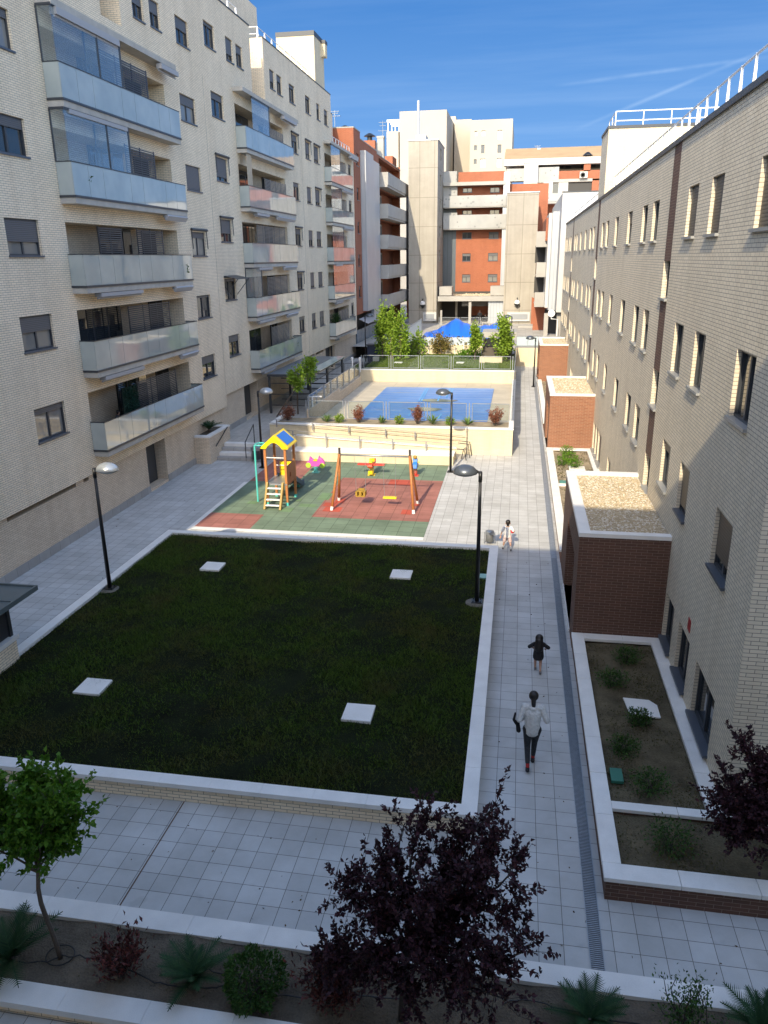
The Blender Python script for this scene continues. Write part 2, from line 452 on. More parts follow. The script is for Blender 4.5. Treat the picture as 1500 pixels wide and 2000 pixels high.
for a, b in strips:
    WR.facade(mb, u, a, 0, ROOF_R-.1, allholes, .155, 0); 
    zz = ROOF_R-.1
    WR.facade(mb, a, b, 0, ROOF_R-.1, allholes, .2, 1, 0)
    u = b
WR.facade(mb, u, YR1, 0, ROOF_R-.1, allholes, .155, 0)
# near gable end (faces the camera), far end, top
WG = Wall('y', YR0, -1)
gab = [(6.2,7.3,3.8,4.95),(6.2,7.3,6.65,7.84),(6.2,7.3,9.79,10.9),(9.4,10.5,3.8,4.95),(9.4,10.5,6.65,7.84),(9.4,10.5,9.79,10.9)]
WG.facade(mb, XR, XR+12, 0, ROOF_R-.1, gab, .26, 0)
mb.quad((XR,YR1,0),(XR+12,YR1,0),(XR+12,YR1,ROOF_R-.1),(XR,YR1,ROOF_R-.1),0)
mb.quad((XR+12,YR0,0),(XR+12,YR1,0),(XR+12,YR1,ROOF_R-.1),(XR+12,YR0,ROOF_R-.1),0)
mb.build('wall', [MT['grey_brick'], MT['dark_brick']], rb)
mb = MB(); mb.box(XR+.3, YR0+.3, ROOF_R-.4, XR+11.7, YR1-.3, ROOF_R-.15)
mb.build('roof', MT['galv'], rb)
mb = MB()
mb.box(XR-.05, YR0-.05, ROOF_R-.1, XR+.3, YR1+.05, ROOF_R+.02); mb.box(XR+.3, YR0-.05, ROOF_R-.1, XR+12.05, YR0+.3, ROOF_R+.02)
mb.box(XR+.3, YR1-.3, ROOF_R-.1, XR+12.05, YR1+.05, ROOF_R+.02)
mb.build('roof_coping', MT['dark_metal'], rb)
rw = random.Random(3)
for (a, b, z0, z1) in wins_r:
    st = any(abs(a-q[0]) < .01 for q in bands)
    near = a < 22
    bl = 0 if st else rw.choice([0,0,0,0,.35,.9,.2])
    if not st and a < 15 and z0 > 9: bl = 1.
    if not st and 16 < a < 21 and z0 > 9: bl = 1.
    if not st and a < 21 and 6 < z0 < 8: bl = 0
    if not st and a < 15 and z0 < 5: bl = .8
    if not st and 16 < a < 18 and z0 < 5: bl = .9
    WR.window(rb, a, b, z0, z1, depth=.19 if st else .15, blind=bl, sash=1 if st else 2, sillmat='grey_sill' if a > 18.5 else ('grey_sill' if z0 > 6 else 'sill'), shutter='blind', sillout=.07)
for (a, b, z0, z1) in g_r:
    WR.window(rb, a, b, z0, z1, depth=.15, blind=0 if a < 30 else .95, sash=2, sillmat='sill' if a < 30 else 'grey_sill', sillout=.09)
for (a, b, z0, z1) in gab: WG.window(rb, a, b, z0, z1, depth=.26, blind=.5, sash=2)
# stair penthouse flush with the courtyard face; sunlit and grazing tones put into brick colours
mb = MB()
mb.quad((XR,40.9,ROOF_R+.02),(XR,44.1,ROOF_R+.02),(XR,44.1,15.05),(XR,40.9,15.05),0)
mb.quad((XR,40.9,ROOF_R+.02),(XR+8,40.9,ROOF_R+.02),(XR+8,40.9,15.05),(XR,40.9,15.05),1)
mb.quad((XR,44.1,ROOF_R+.02),(XR+8,44.1,ROOF_R+.02),(XR+8,44.1,15.05),(XR,44.1,15.05),0)
mb.quad((XR+8,40.9,ROOF_R+.02),(XR+8,44.1,ROOF_R+.02),(XR+8,44.1,15.05),(XR+8,40.9,15.05),0)
mb.quad((XR,40.9,14.95),(XR+8,40.9,14.95),(XR+8,44.1,14.95),(XR,44.1,14.95),0)
ph = mb.build('penthouse', [MT['grey_brick'], MT['yellow_brick']], rb)
mb = MB(); mb.box(XR-.04,40.86,15.05,XR+8.04,41.1,15.17); mb.box(XR-.04,41.1,15.05,XR+.2,44.14,15.17); mb.box(XR+.2,43.9,15.05,XR+8.04,44.14,15.17)
mb.build('coping', MT['dark_metal'], ph)
def roof_rail(parent, pts, z, h, step, plate=.075, name='roof_railing', mat='white_metal', rails=(1.,)):
    mb = MB()
    for (x0,y0),(x1,y1) in zip(pts[:-1], pts[1:]):
        L = math.hypot(x1-x0, y1-y0); n = max(1, round(L/step)); ux, uy = (x1-x0)/L, (y1-y0)/L
        for i in range(n+1):
            x, y = x0+(x1-x0)*i/n, y0+(y1-y0)*i/n
            # tapered upright plate, wide at the foot
            w0, w1, t = plate, plate*.6, .02
            px, py = -uy, ux
            q = []
            for zz_, w in ((z, w0), (z+h, w1)):
                for su, sv in ((-1,-1),(1,-1),(1,1),(-1,1)):
                    q.append((x+ux*t*su+px*w/2*sv, y+uy*t*su+py*w/2*sv, zz_))
            mb.hexa(q)
        for k in rails:
            mb.tube([(x0,y0,z+h*k-.02),(x1,y1,z+h*k-.02)], .026, 6)
    return mb.build(name, MT[mat], parent)
roof_rail(rb, [(XR+.42,YR0+.4),(XR+.42,40.7)], ROOF_R-.12, .95, 1.03)
roof_rail(rb, [(XR+.42,44.4),(XR+.42,YR1-.4)], ROOF_R-.12, .8, 1.03)
roof_rail(rb, [(XR+.3,44.),(XR+.3,41.15),(XR+7.8,41.15)], 15.1, .72, 1.35, .05, rails=(1., .45))
mb = MB(); mb.box(XR-.012, 15.2, 1.93, XR, 15.42, 2.2); mb.build('sign_plate', plain('red_plate', (.35,.03,.03), .4), rb, label='small red plate on the wall beside the ground floor windows')
# low white box wall at the far end belongs to the next building

# ------------------------------------------------------------------ entrance porches (brick boxes with gravel roofs)
def gravel():
    m, t, b = nt_new('roof_gravel')
    p = pos(t)
    v = N(t, 'ShaderNodeTexVoronoi'); v.inputs['Scale'].default_value = 26; t.links.new(p, v.inputs['Vector'])
    c = mixc(t, N(t,'ShaderNodeSeparateColor').outputs[0], (.5,.42,.3), (.6,.5,.36))
    sepn = N(t, 'ShaderNodeSeparateColor'); t.links.new(v.outputs['Color'], sepn.inputs[0])
    c = mixc(t, sepn.outputs[0], (.60,.50,.34), (.36,.28,.17))
    c = mixc(t, math_(t, 'GREATER_THAN', sepn.outputs[1], .8), c, (.75,.70,.6))
    e = ramp(t, v.outputs['Distance'], .0, .6)
    t.links.new(c, b.inputs['Base Color']); b.inputs['Roughness'].default_value = .9
    bump(t, b, math_(t, 'SUBTRACT', 1., e), .9, .03)
    return m
MT['gravel'] = gravel()
def pebble_mesh(mb, x0, y0, x1, y1, z, n, r=.03):
    for _ in range(n):
        x, y = random.uniform(x0, x1), random.uniform(y0, y1); s = r*random.uniform(.6, 1.5)
        a = random.uniform(0, 6.28); ca, sa = math.cos(a)*s, math.sin(a)*s
        h = s*random.uniform(.4, .8)
        b = len(mb.v)
        mb.v += [(x+ca*1.3, y+sa*1.3, z), (x-sa, y+ca, z), (x-ca*1.3, y-sa*1.3, z), (x+sa, y-ca, z), (x+ca*.2, y+sa*.3, z+h)]
        for k in range(4): mb.f.append((b+k, b+(k+1)%4, b+4)); mb.m.append(0)
def porch(y0, y1, label, pebbles):
    x0 = 1.66; zt = 3.1
    t = thing('entrance_porch', label, 'porch', (x0+1, (y0+y1)/2, 0), 'brick entrance porches of the right building')
    mb = MB(); w = Wall('x', x0, -1)
    oy0, oy1 = y0+1.05, y0+3.85
    w.facade(mb, y0, y1, 0, zt-.1, [(oy0, oy1, .06, 2.15)], .25, 0)
    mb.quad((x0,y0,0),(XR-.002,y0,0),(XR-.002,y0,zt-.1),(x0,y0,zt-.1),0)
    mb.quad((x0,y1,0),(XR-.002,y1,0),(XR-.002,y1,zt-.1),(x0,y1,zt-.1),0)
    # interior lining
    mb.quad((x0+.25,y0+.25,.06),(XR-.01,y0+.25,.06),(XR-.01,y0+.25,2.6),(x0+.25,y0+.25,2.6),0)
    mb.quad((x0+.25,y1-.25,.06),(XR-.01,y1-.25,.06),(XR-.01,y1-.25,2.6),(x0+.25,y1-.25,2.6),0)
    mb.quad((x0+.25,y0+.25,2.6),(XR-.01,y0+.25,2.6),(XR-.01,y1-.25,2.6),(x0+.25,y1-.25,2.6),0)
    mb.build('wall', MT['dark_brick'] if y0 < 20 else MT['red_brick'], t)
    mb = MB(); mb.box(x0-.03, oy0-.1, 0, XR-.01, oy1+.1, .06); mb.build('doorstep', MT['coping'], t)
    mb = MB(); mb.box(XR-.12, oy0+.3, .06, XR-.03, oy1-.3, 2.3); d = mb.build('door', MT['frame'], t)
    mb = MB(); mb.box(XR-.14, oy0+.45, .3, XR-.121, oy1-.45, 2.15); mb.build('pane', MT['pane'], d)
    mb = MB(); c = .30
    mb.box(x0-.02, y0-.02, zt-.1, XR-.004, y0+.2, zt); mb.box(x0-.02, y1-.2, zt-.1, XR-.004, y1+.02, zt); mb.box(x0-.02, y0+.2, zt-.1, x0+.26, y1-.2, zt)
    mb.build('coping', MT['coping'], t)
    mb = MB(); mb.quad((x0,y0,zt-.09),(XR-.01,y0,zt-.09),(XR-.01,y1,zt-.09),(x0,y1,zt-.09))
    pebble_mesh(mb, x0+.28, y0+.22, XR-.05, y1-.22, zt-.09, pebbles, .021 if y0 < 20 else .05)
    mb.build('gravel_roof', MT['gravel'], t)
    return t
porch(17.85, 23.6, 'brown brick entrance porch nearest the viewer, half of its gravel roof in shadow', 8000)
porch(37.85, 43.85, 'sunlit red brick porch with gravel roof in the middle of the right hand building', 1500)
porch(60.4, 66.0, 'farthest brick porch at the end of the path behind a lamp post', 500)

# ------------------------------------------------------------------ planters along the right building
def ring_planter(name, label, parts_wall, parts_cop, soil, wallmat, soilmat='soil'):
    t = thing(name, label, 'planter', (parts_cop[0][0], parts_cop[0][1], 0))
    mb = MB()
    for b in parts_wall: mb.box(*b)
    mb.build('wall', MT[wallmat], t)
    mb = MB()
    for b in parts_cop:
        x0,y0,z0,x1,y1,z1 = b; lx, ly = x1-x0, y1-y0; n = max(1, round(max(lx,ly)/1.05))
        for i in range(n):
            if lx > ly: mb.box(x0+lx*i/n+.003,y0,z0,x0+lx*(i+1)/n-.003,y1,z1+random.uniform(-.002,.002))
            else: mb.box(x0,y0+ly*i/n+.003,z0,x1,y0+ly*(i+1)/n-.003,z1+random.uniform(-.002,.002))
    mb.build('coping', MT['coping'], t, bevel=.008)
    for (x0, y0, x1, y1, z) in soil:
        mb = MB()
        nx, ny = max(2, int((x1-x0)/.25)), max(2, int((y1-y0)/.25))
        P = [[(x0+(x1-x0)*i/nx, y0+(y1-y0)*j/ny, z+random.uniform(-.025, .035)) for i in range(nx+1)] for j in range(ny+1)]
        for j in range(ny):
            for i in range(nx): mb.quad(P[j][i], P[j][i+1], P[j+1][i+1], P[j+1][i])
        mb.build('soil', MT[soilmat], t, smooth=True)
    return t
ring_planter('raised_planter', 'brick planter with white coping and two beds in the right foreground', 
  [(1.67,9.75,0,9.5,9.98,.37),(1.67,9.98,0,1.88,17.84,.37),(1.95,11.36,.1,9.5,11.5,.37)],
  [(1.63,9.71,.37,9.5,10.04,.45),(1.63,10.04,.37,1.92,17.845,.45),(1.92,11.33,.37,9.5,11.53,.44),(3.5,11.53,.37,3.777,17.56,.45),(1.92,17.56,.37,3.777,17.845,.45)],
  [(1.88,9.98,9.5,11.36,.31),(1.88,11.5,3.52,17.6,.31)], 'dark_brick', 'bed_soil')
ring_planter('raised_planter', 'long sunlit planter with pale coping between the first and second brick porches',
  [(1.65,23.64,0,1.88,37.8,.37),(1.88,31.25,.1,XR-.01,31.4,.36)],
  [(1.6,23.63,.37,1.91,37.82,.45),(1.91,31.22,.37,XR-.003,31.46,.44),(3.52,31.46,.37,XR-.003,37.5,.45),(1.91,37.5,.37,XR-.003,37.82,.45)],
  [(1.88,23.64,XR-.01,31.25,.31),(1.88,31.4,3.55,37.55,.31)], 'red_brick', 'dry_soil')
ring_planter('raised_planter', 'farther narrow planter between the second and third brick porches',
  [(1.65,43.9,0,1.88,60.35,.37)],
  [(1.6,43.9,.37,1.91,60.36,.45),(3.52,43.9,.37,XR-.003,60.36,.45)],
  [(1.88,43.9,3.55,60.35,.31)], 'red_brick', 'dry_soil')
# covers lying on the beds
mb = MB(); mb.prism([(2.55,15.05),(3.08,15.03),(3.22,14.85),(3.22,14.38),(2.62,14.4)][::-1], 'z', .345, .375)
tag(mb.build('cover_slab', MT['coping']), 'pale slab lying behind a small bush in the near brick planter', 'cover slab')
mb = MB(); mb.box(2.0,12.14,.335,2.22,12.52,.40)
tag(mb.build('valve_box', plain('green_plastic', (.03,.16,.11), .5), bevel=.01), 'green plastic valve box lid in the near brick planter', 'valve box')
mb = MB(); mb.box(1.98,31.7,.335,2.25,32.1,.39)
tag(mb.build('valve_box', plain('teal_plastic', (.07,.24,.2), .5), bevel=.01), 'green valve box in the sunlit planter beside the white divider', 'valve box')
mb = MB(); mb.box(2.5,34.0,.335,3.2,34.6,.38)
tag(mb.build('cover_slab', MT['coping']), 'white slab among the bright bushes of the sunlit planter', 'cover slab')

# ------------------------------------------------------------------ drain
t = thing('drain_channel', 'long slotted metal drain channel running down the right hand path', 'drain', (1.46, 8.4, 0))
mb = MB(); y = 8.42
while y < 70.8:
    y2 = min(y+.99, 70.8); mb.box(1.36, y, .0, 1.372, y2, .014); mb.box(1.548, y, .0, 1.56, y2, .014); y = y2+.01
mb.build('frame', MT['galv'], t)
mb = MB(); y = 8.43
while y < 24:
    mb.box(1.376, y, .004, 1.544, y+.014, .012); y += .034
while y < 70.7:
    mb.box(1.376, y, .004, 1.544, y+.06, .012); y += .09
mb.build('grating', MT['galv'], t)
mb = MB(); mb.quad((1.373,8.42,.004),(1.547,8.42,.004),(1.547,70.8,.004),(1.373,70.8,.004)); mb.build('trough', plain('trough', (.05,.055,.06), .8), t)
# ================================================================== LEFT BUILDING
XL = -15.1; YL0 = 2.0; YL1 = 73.0
lb = thing('apartment_building', 'long cream brick apartment block on the left with glass balconies in tiers', 'building', (XL-5, 35, 0))
WL = Wall('x', XL, 1)
k6 = range(6)
S1, S2 = 2.87, 2.9
def zA(k): return (3.87+S1*k, 4.95+S1*k)
def zB(k): return (4.5+S2*k, 5.6+S2*k)
wins = []   # (y0,y1,z0,z1,blind,awning)
rl = random.Random(5)
for k in k6:
    z0, z1 = zA(k)
    if k < 5:
        wins.append((8.3,9.9,z0,z1,rl.choice([.3,.6,1.]),0)); wins.append((17.2,18.3,z0,z1,.4,0)); wins.append((4.2,5.4,z0,z1,.4,0))
        wins.append((21.95,23.67,z0,z1,[.16,.46,.64,.27,.2][k],0))
        wins.append((35.65,37.35,z0,z1,[.34,.06,.22,1.,.36][k],[0,0,1,0,0][k]))
    z0, z1 = zB(k)
    if k < 5:
        wins.append((39.42,41.06,z0,z1,[.32,.1,.62,.85,.25][k],[0,2,1,1,0][k]))
        wins.append((53.2,54.7,z0,z1,[.2,.25,.3,.2,.3][k],[0,1,1,0,1][k]))
        wins.append((56.65,57.95,z0,z1,[.5,.9,.6,.9,.7][k],[0,0,0,0,1][k]))
        wins.append((58.98,60.5,z0,z1,[.4,.9,.5,.8,.8][k],[0,0,0,1,1][k]))
        if k in (0,3,4): wins.append((70.7,71.9,z0,z1,.2,0))
top = [(12.,13.1,18.4,19.45,.3,0),(20.,21.,18.4,19.45,.3,0),(31.85,32.8,18.35,19.4,.5,0),(33.35,34.3,18.4,19.42,.45,0),(35.83,37.2,18.4,19.47,.42,0),(39.1,40.45,19.05,20.1,.1,0),
       (41.95,42.98,19.03,20.1,.7,0),(43.45,44.45,19.06,20.1,.35,0),(49.14,50.1,19.08,20.11,.6,0),(50.56,51.64,19.05,20.11,.3,0),(53.19,54.5,19.04,20.11,.15,0),
       (57.13,58.45,19.05,20.14,.1,0),(60.22,61.19,19.1,20.16,.3,0),(62.51,63.7,19.08,20.14,.3,0)]
# loggias: (y0, y1, floor, lintel)
logg = []
for k in range(5):
    logg.append((25.2, 34.08, 2.86+S1*k, 4.95+S1*k, 1.0, 1))
    logg.append((42.7, 51.3, 3.46+S2*k, 5.6+S2*k, 1.0, 1))
    logg.append((62.2, 69.6, 3.46+S2*k, 5.5+S2*k, 1.0, 1))
doorL = [(29.3,31.1,.12,2.04,.55,2)]
doorU = [(41.6,44.0,.72,2.66,.55,2),(61.0,64.2,.72,2.66,.6,2)]
holes = [(w[0],w[1],w[2],w[3]) for w in wins] + logg
mb = MB()
WL.facade(mb, YL0, 38.5, 2.05, 17.75, holes, .16, 0)
WL.facade(mb, 38.5, YL1, 2.66, 17.75, holes, .16, 0)
WL.box(mb, YL0, 38.5, -.14, -.001, 2.05, 2.06, 0)
# top storey, with set-back stretches over the terraces
th = [(w[0],w[1],w[2],w[3]) for w in top]
RT = 21.45
for a, b in ((YL0,29.3),(30.8,45.8),(48.1,64.75)): WL.facade(mb, a, b, 17.75, RT, th, .16, 0)
for a, b in ((29.3,30.8),(45.8,48.1),(64.75,YL1)):
    mb.quad((XL,a,17.75),(XL-1.8,a,17.75),(XL-1.8,a,RT),(XL,a,RT),0)
    mb.quad((XL,b,17.75),(XL-1.8,b,17.75),(XL-1.8,b,RT),(XL,b,RT),0) if b < YL1 else None
    mb.quad((XL-1.8,a,17.75),(XL-1.8,b,17.75),(XL-1.8,b,RT),(XL-1.8,a,RT),0)
    mb.quad((XL-1.8,a,17.75),(XL,a,17.75),(XL,b,17.75),(XL-1.8,b,17.75),0)
mb.quad((XL,YL1,2.66),(XL-11,YL1,2.66),(XL-11,YL1,17.75),(XL,YL1,17.75),0)
mb.quad((XL-1.8,YL1,17.75),(XL-11,YL1,17.75),(XL-11,YL1,RT),(XL-1.8,YL1,RT),0)
mb.quad((XL,YL0,0),(XL-11,YL0,0),(XL-11,YL0,RT),(XL,YL0,RT),0)
mb.quad((XL-11,YL0,0),(XL-11,YL1,0),(XL-11,YL1,RT),(XL-11,YL0,RT),0)
mb.build('wall', [MT['cream_brick'], MT['cream_brick_low'], MT['dim']], lb)
# vertical movement joints in the brickwork (thin dark seals)
mb = MB()
for y in (38.5, 55.6): WL.box(mb, y-.012, y+.012, 0, .006, 2.7, 17.7)
mb.build('expansion_joint', plain('sealant', (.33,.29,.23), .7), lb)
# ground floor behind
WLg = Wall('x', XL-.14, 1)
mb = MB()
slits = [(12,16,1.82,2.0,.3,2),(20.0,23.9,1.84,2.0,.3,2),(24.4,24.75,1.84,2.0,.3,2),(25.7,26.3,1.84,2.0,.3,2)]
slU = [(47.5,49.5,2.42,2.6,.3,2),(50.2,53,2.42,2.6,.3,2),(54,57.4,2.42,2.6,.3,2),(58.,60.4,2.42,2.6,.3,2)]
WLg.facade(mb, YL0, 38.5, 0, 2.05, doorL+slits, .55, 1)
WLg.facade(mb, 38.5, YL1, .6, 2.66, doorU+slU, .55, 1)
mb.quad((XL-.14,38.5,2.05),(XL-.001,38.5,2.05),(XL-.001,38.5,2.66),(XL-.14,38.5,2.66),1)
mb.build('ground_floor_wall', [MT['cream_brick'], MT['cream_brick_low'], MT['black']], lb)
mb = MB()
for a, b, z in ((YL0,29.3,0),(31.1,34.2,0),(37.05,41.6,.62),(44.0,61.0,.62),(64.2,YL1,.62)):
    WLg.box(mb, a, b, 0, .035, z, z+.3)
mb.build('plinth', MT['plinth'], lb)
for a, b, z in ((29.45,30.95,.1),(41.8,43.8,.7),(61.2,64.,.7)):
    mb = MB(); WLg.box(mb, a, b, -.5, -.44, z, z+1.85); mb.build('door', MT['dark_metal'], lb)
mb = MB(); mb.box(XL-11, YL0, 17.9, XL-2, YL1, 21.2); mb.build('roof', MT['galv'], lb)
mb = MB()
for a, b in ((YL0,29.3),(30.8,45.8),(48.1,64.75)): mb.box(XL-.25, a, RT, XL+.03, b, RT+.06)
for a, b in ((29.3,30.8),(45.8,48.1),(64.75,YL1)): mb.box(XL-2.05, a, RT, XL-1.77, b, RT+.06)
mb.build('roof_coping', MT['dark_metal'], lb)
for w in wins: 
    fr = WL.window(lb, w[0], w[1], w[2], w[3], .15, w[4], 2, pane='pane_light' if rl.random() < .18 else 'pane')
    if w[5]:
        q = MB(); y0, y1, z1 = w[0]-.08, w[1]+.08, w[3]+.1
        q.tube([WL.P(y0,.07,z1), WL.P(y1,.07,z1)], .06, 8)
        dz, out = (-.62, .08) if w[5] == 1 else (-.9, .04)
        for yy in (y0+.04, y1-.04):
            if w[5] == 1: q.beam(WL.P(yy,.05,z1), WL.P(yy,.07,z1-.85), .03, .03)
            else: q.beam(WL.P(yy,.03,z1-.95), WL.P(yy,.75,z1-.12), .03, .03)
        if w[5] == 2:
            a, b = WL.P(y0,.09,z1+.03), WL.P(y1,.09,z1+.03); c, d = WL.P(y1,.78,z1-.13), WL.P(y0,.78,z1-.13)
            q.hexa([a,b,c,d]+[(p[0],p[1],p[2]+.02) for p in (a,b,c,d)], 0)
        q.build('window_awning', MT['dark_metal'], fr)
for w in top: WL.window(lb, w[0], w[1], w[2], w[3], .15, w[4], 2)

# ------------------------------------------------------------------ balconies
MT['screen'] = plain('louvre_metal', (.06,.062,.068), .4)
MT['awning_grey'] = plain('awning_cassette', (.36,.36,.37), .5)
MT['taupe_screen'] = plain('taupe_louvre', (.23,.215,.20), .5)
XF = XL+.57
def balcony(y0, y1, zb, zt, glaz=(), screens=(), awn=(), doors=(), side_glaz=False, fullscreen=(), scrmat='screen', hedge=False, ceil=None):
    """zb/zt: bottom and top of the glass; glaz: (ya,yb); screens: (ya,yb,d,zlow,zhigh)"""
    mb = MB()
    WL.box(mb, y0+.02, y1-.02, 0, .55, zb-.26, zb-.07)
    WL.box(mb, y0+.0, y1-.0, -1.0, -.001, zb-.2, zb-.045)
    b = mb.build('balcony', MT['slab'], lb)
    mb = MB(); WL.box(mb, y0-.012, y1+.012, .50, .585, zb-.07, zb+.0); WL.box(mb, y0-.012, y0+.05, .002, .50, zb-.07, zb); WL.box(mb, y1-.05, y1+.012, .002, .50, zb-.07, zb)
    mb.build('channel', MT['frame'], b)
    mb = MB(); n = 9; L = (y1-y0)
    for i in range(n): 
        a = y0+L*i/n; WL.box(mb, a+.006, a+L/n-.006, .545+.004*((i*7)%3), .557+.004*((i*7)%3), zb+.001, zt)
    WL.box(mb, y0+.0, y0+.012, .01, .54, zb+.001, zt); WL.box(mb, y1-.012, y1, .01, .54, zb+.001, zt)
    mb.build('glass_railing', MT['panel_glass'], b)
    mb = MB(); WL.box(mb, y0-.01, y1+.01, .535, .575, zt, zt+.03); WL.box(mb, y0-.01, y0+.025, .01, .535, zt, zt+.03); WL.box(mb, y1-.025, y1+.01, .01, .535, zt, zt+.03)
    mb.build('handrail', MT['dark_metal'], b)
    for ya, yb in glaz:
        zc = zb-.26+(S1 if y0 < 40 else S2)
        mb = MB(); n = max(1, round((yb-ya)/.55))
        for i in range(n):
            a = ya+(yb-ya)*i/n; WL.box(mb, a+.006, a+(yb-ya)/n-.006, .50, .51, zt+.03, zc-.07)
        if side_glaz: WL.box(mb, ya, ya+.01, .02, .49, zt+.03, zc-.07)
        mb.build('glazing', MT['clear_glass'], b)
        mb = MB(); WL.box(mb, ya-.02, yb+.02, .47, .54, zc-.075, zc-.002); WL.box(mb, yb-.03, yb+.03, .48, .53, zt+.03, zc-.075)
        if side_glaz: WL.box(mb, ya-.02, ya+.03, .02, .47, zc-.075, zc-.002); WL.box(mb, ya-.02, ya+.03, .01, .05, zt+.03, zc-.075)
        mb.build('glazing_frame', MT['frame'], b)
    for (ya, yb, d, zl, zh) in screens:
        mb = MB(); z = zl
        while z < zh-.03: WL.box(mb, ya, yb, d, d+.02, z, z+.042); z += .075
        n = max(1, round((yb-ya)/1.2))
        for i in range(n+1):
            yy = ya+(yb-ya)*i/n; WL.box(mb, yy-.025, yy+.025, d-.03, d-.002, zl-.3, zh+.03)
        mb.build('louvre_screen', MT[scrmat], b)
    for (ya, yb, style) in awn:
        mb = MB(); zc = zb-.26-.02
        if style == 0:
            WL.box(mb, ya, yb, .30, .56, zc-.13, zc); mb.tube([WL.P(ya-.05,.42,zc-.17), WL.P(yb+.05,.42,zc-.17)], .035, 8)
        else:
            q = [WL.P(ya,.5,zc-.22),WL.P(yb,.5,zc-.22),WL.P(yb,.62,zc-.05),WL.P(ya,.62,zc-.05)]
            mb.hexa(q+[(p[0]-.06,p[1],p[2]+.06) for p in q])
            mb.tube([WL.P(ya-.03,.46,zc-.06), WL.P(yb+.03,.46,zc-.06)], .06, 8)
        mb.build('awning', MT['awning_grey'], b)
    for (ya, yb, zl, zh, mat) in doors:
        mb = MB(); WL.box(mb, ya, yb, -.985, -.93, zl, zh); dd = mb.build('door', MT['frame'], b)
        n = max(1, round((yb-ya)/1.0)); mb = MB()
        for i in range(n):
            a = ya+(yb-ya)*i/n; WL.box(mb, a+.06, a+(yb-ya)/n-.06, -.929, -.922, zl+.08, zh-.08)
        mb.build('pane', MT[mat], dd)
    return b
for k in range(5):
    zb, zt = 2.9+S1*k, 3.9+S1*k; zf = 2.86+S1*k; zl = 4.95+S1*k
    doors = [(25.25,26.2,zf,zl-.02,'black'),(29.0,31.6,zf,zl-.02,'pane'),(32.6,33.9,zf,zl-.02,'black')]
    if k == 1: doors = [(25.25,26.1,zf,zl-.02,'black'),(26.7,30.0,zf,zl-.02,'pane'),(32.6,33.9,zf,zl-.02,'black')]
    scr = [[(28.9,32.6,.0,zf+.3,4.78)],[(28.9,32.6,.0,zf+.3,7.72)],[(27.3,29.,.0,zf+.3,10.6),(30.3,32.6,.0,zf+.3,10.62)],[(29.3,31.7,.38,zt-.15,13.55)],[(28.0,31.7,.38,zt-.15,16.42)]][k]
    gl = [[],[],[],[(25.1,27.8),(27.8,29.4)],[(25.1,27.8),(27.8,29.4)]][k]
    aw = [[],[(25.6,28.6,0),(32.2,34.0,1)],[(26.,29.2,0),(32.2,34.,1)],[(32.0,34.0,1)],[(25.4,29.3,0)]][k]
    balcony(25.1, 34.12, zb, zt, gl, scr, aw, doors, side_glaz=k >= 3)
for k in range(5):
    zb, zt = 3.48+S2*k, 4.49+S2*k; zf = 3.46+S2*k; zl = 5.6+S2*k
    doors = [(42.75,43.6,zf,zl-.02,'black'),(44.2,47.5,zf,zl-.02,'pane'),(49.6,51.1,zf,zl-.02,'black')]
    scr = [[(46.9,50.6,.0,zf+.2,zl-.12)],[(46.6,50.7,.0,zf+.2,zl-.05)],[(45.2,50.7,.0,zf+.2,zl-.05)],[(46.8,51.,.12,zf+.2,zl-.35)],[(47.,50.9,.12,zf+.2,zl-.4)]][k]
    gl = [[],[(42.65,44.0)],[],[],[(44.,47.)]][k]
    aw = [[(43.4,45.6,0)],[(43.2,46.,0),(48.7,51.,1)],[(43.6,46.,0),(48.5,51.2,1)],[(43.8,46.,0),(47.6,51.3,1)],[]][k]
    balcony(42.62, 51.6, zb, zt, gl, scr, aw, doors, side_glaz=k == 1, scrmat='taupe_screen')
for k in range(5):
    zb, zt = 3.48+S2*k, 4.49+S2*k; zf = 3.46+S2*k; zl = 5.5+S2*k
    doors = [(62.3,65.,zf,zl-.02,'pane'),(68.,69.4,zf,zl-.02,'black')]
    scr = [[(65.8,69.2,.0,zf+.2,zl-.3)],[],[(66.2,69.,.0,zf+.2,zl)],[(66,69.2,.1,zf+.2,zl-.1)],[(65.5,69.2,.1,zf+.2,zl-.1)]][k]
    gl = [[],[(62.,69.8)],[(62.,66.)],[(62.,65.6)],[(62.2,65.4)]][k]
    aw = [[],[(62.6,65,0)],[(62.8,65.2,0)],[(66.,69.8,1)],[(66.,69.8,1)]][k]
    balcony(61.98, 69.9, zb, zt, gl, scr, aw, doors, scrmat='taupe_screen')
# canopies over the uppermost balconies
for (a, b, z, aw) in ((25.1,34.2,16.95,(32.6,34.2)),(42.5,53.1,17.72,(49.6,52.4)),(62.0,72.6,17.72,(69.,72.))):
    mb = MB(); WL.box(mb, a, b, .002, .56, z, z+.2); cn = mb.build('canopy', MT['slab'], lb)
    mb = MB(); ya, yb = aw; WL.box(mb, ya, yb, .42, .66, z-.24, z-.06); mb.tube([WL.P(ya,.5,z-.3), WL.P(yb,.5,z-.3)], .03, 8); mb.build('awning', MT['awning_grey'], cn)
mb = MB(); WL.box(mb, 25.3, 29.3, .34, .6, 16.72, 16.93); mb.tube([WL.P(25.3,.5,16.68), WL.P(29.3,.5,16.68)], .035, 8); mb.build('awning', MT['awning_grey'], lb)
roof_rail(lb, [(XL-.5,31.5),(XL-.5,45.3)], RT+.02, .75, 1.3, .12)
roof_rail(lb, [(XL-1.9,48.7),(XL-.45,48.7),(XL-.45,59.6)], RT+.02, .7, 1.4, .12, rails=(1.,.5))
roof_rail(lb, [(XL-.45,63.4),(XL-.45,64.6)], RT+.02, .6, .5, .12)
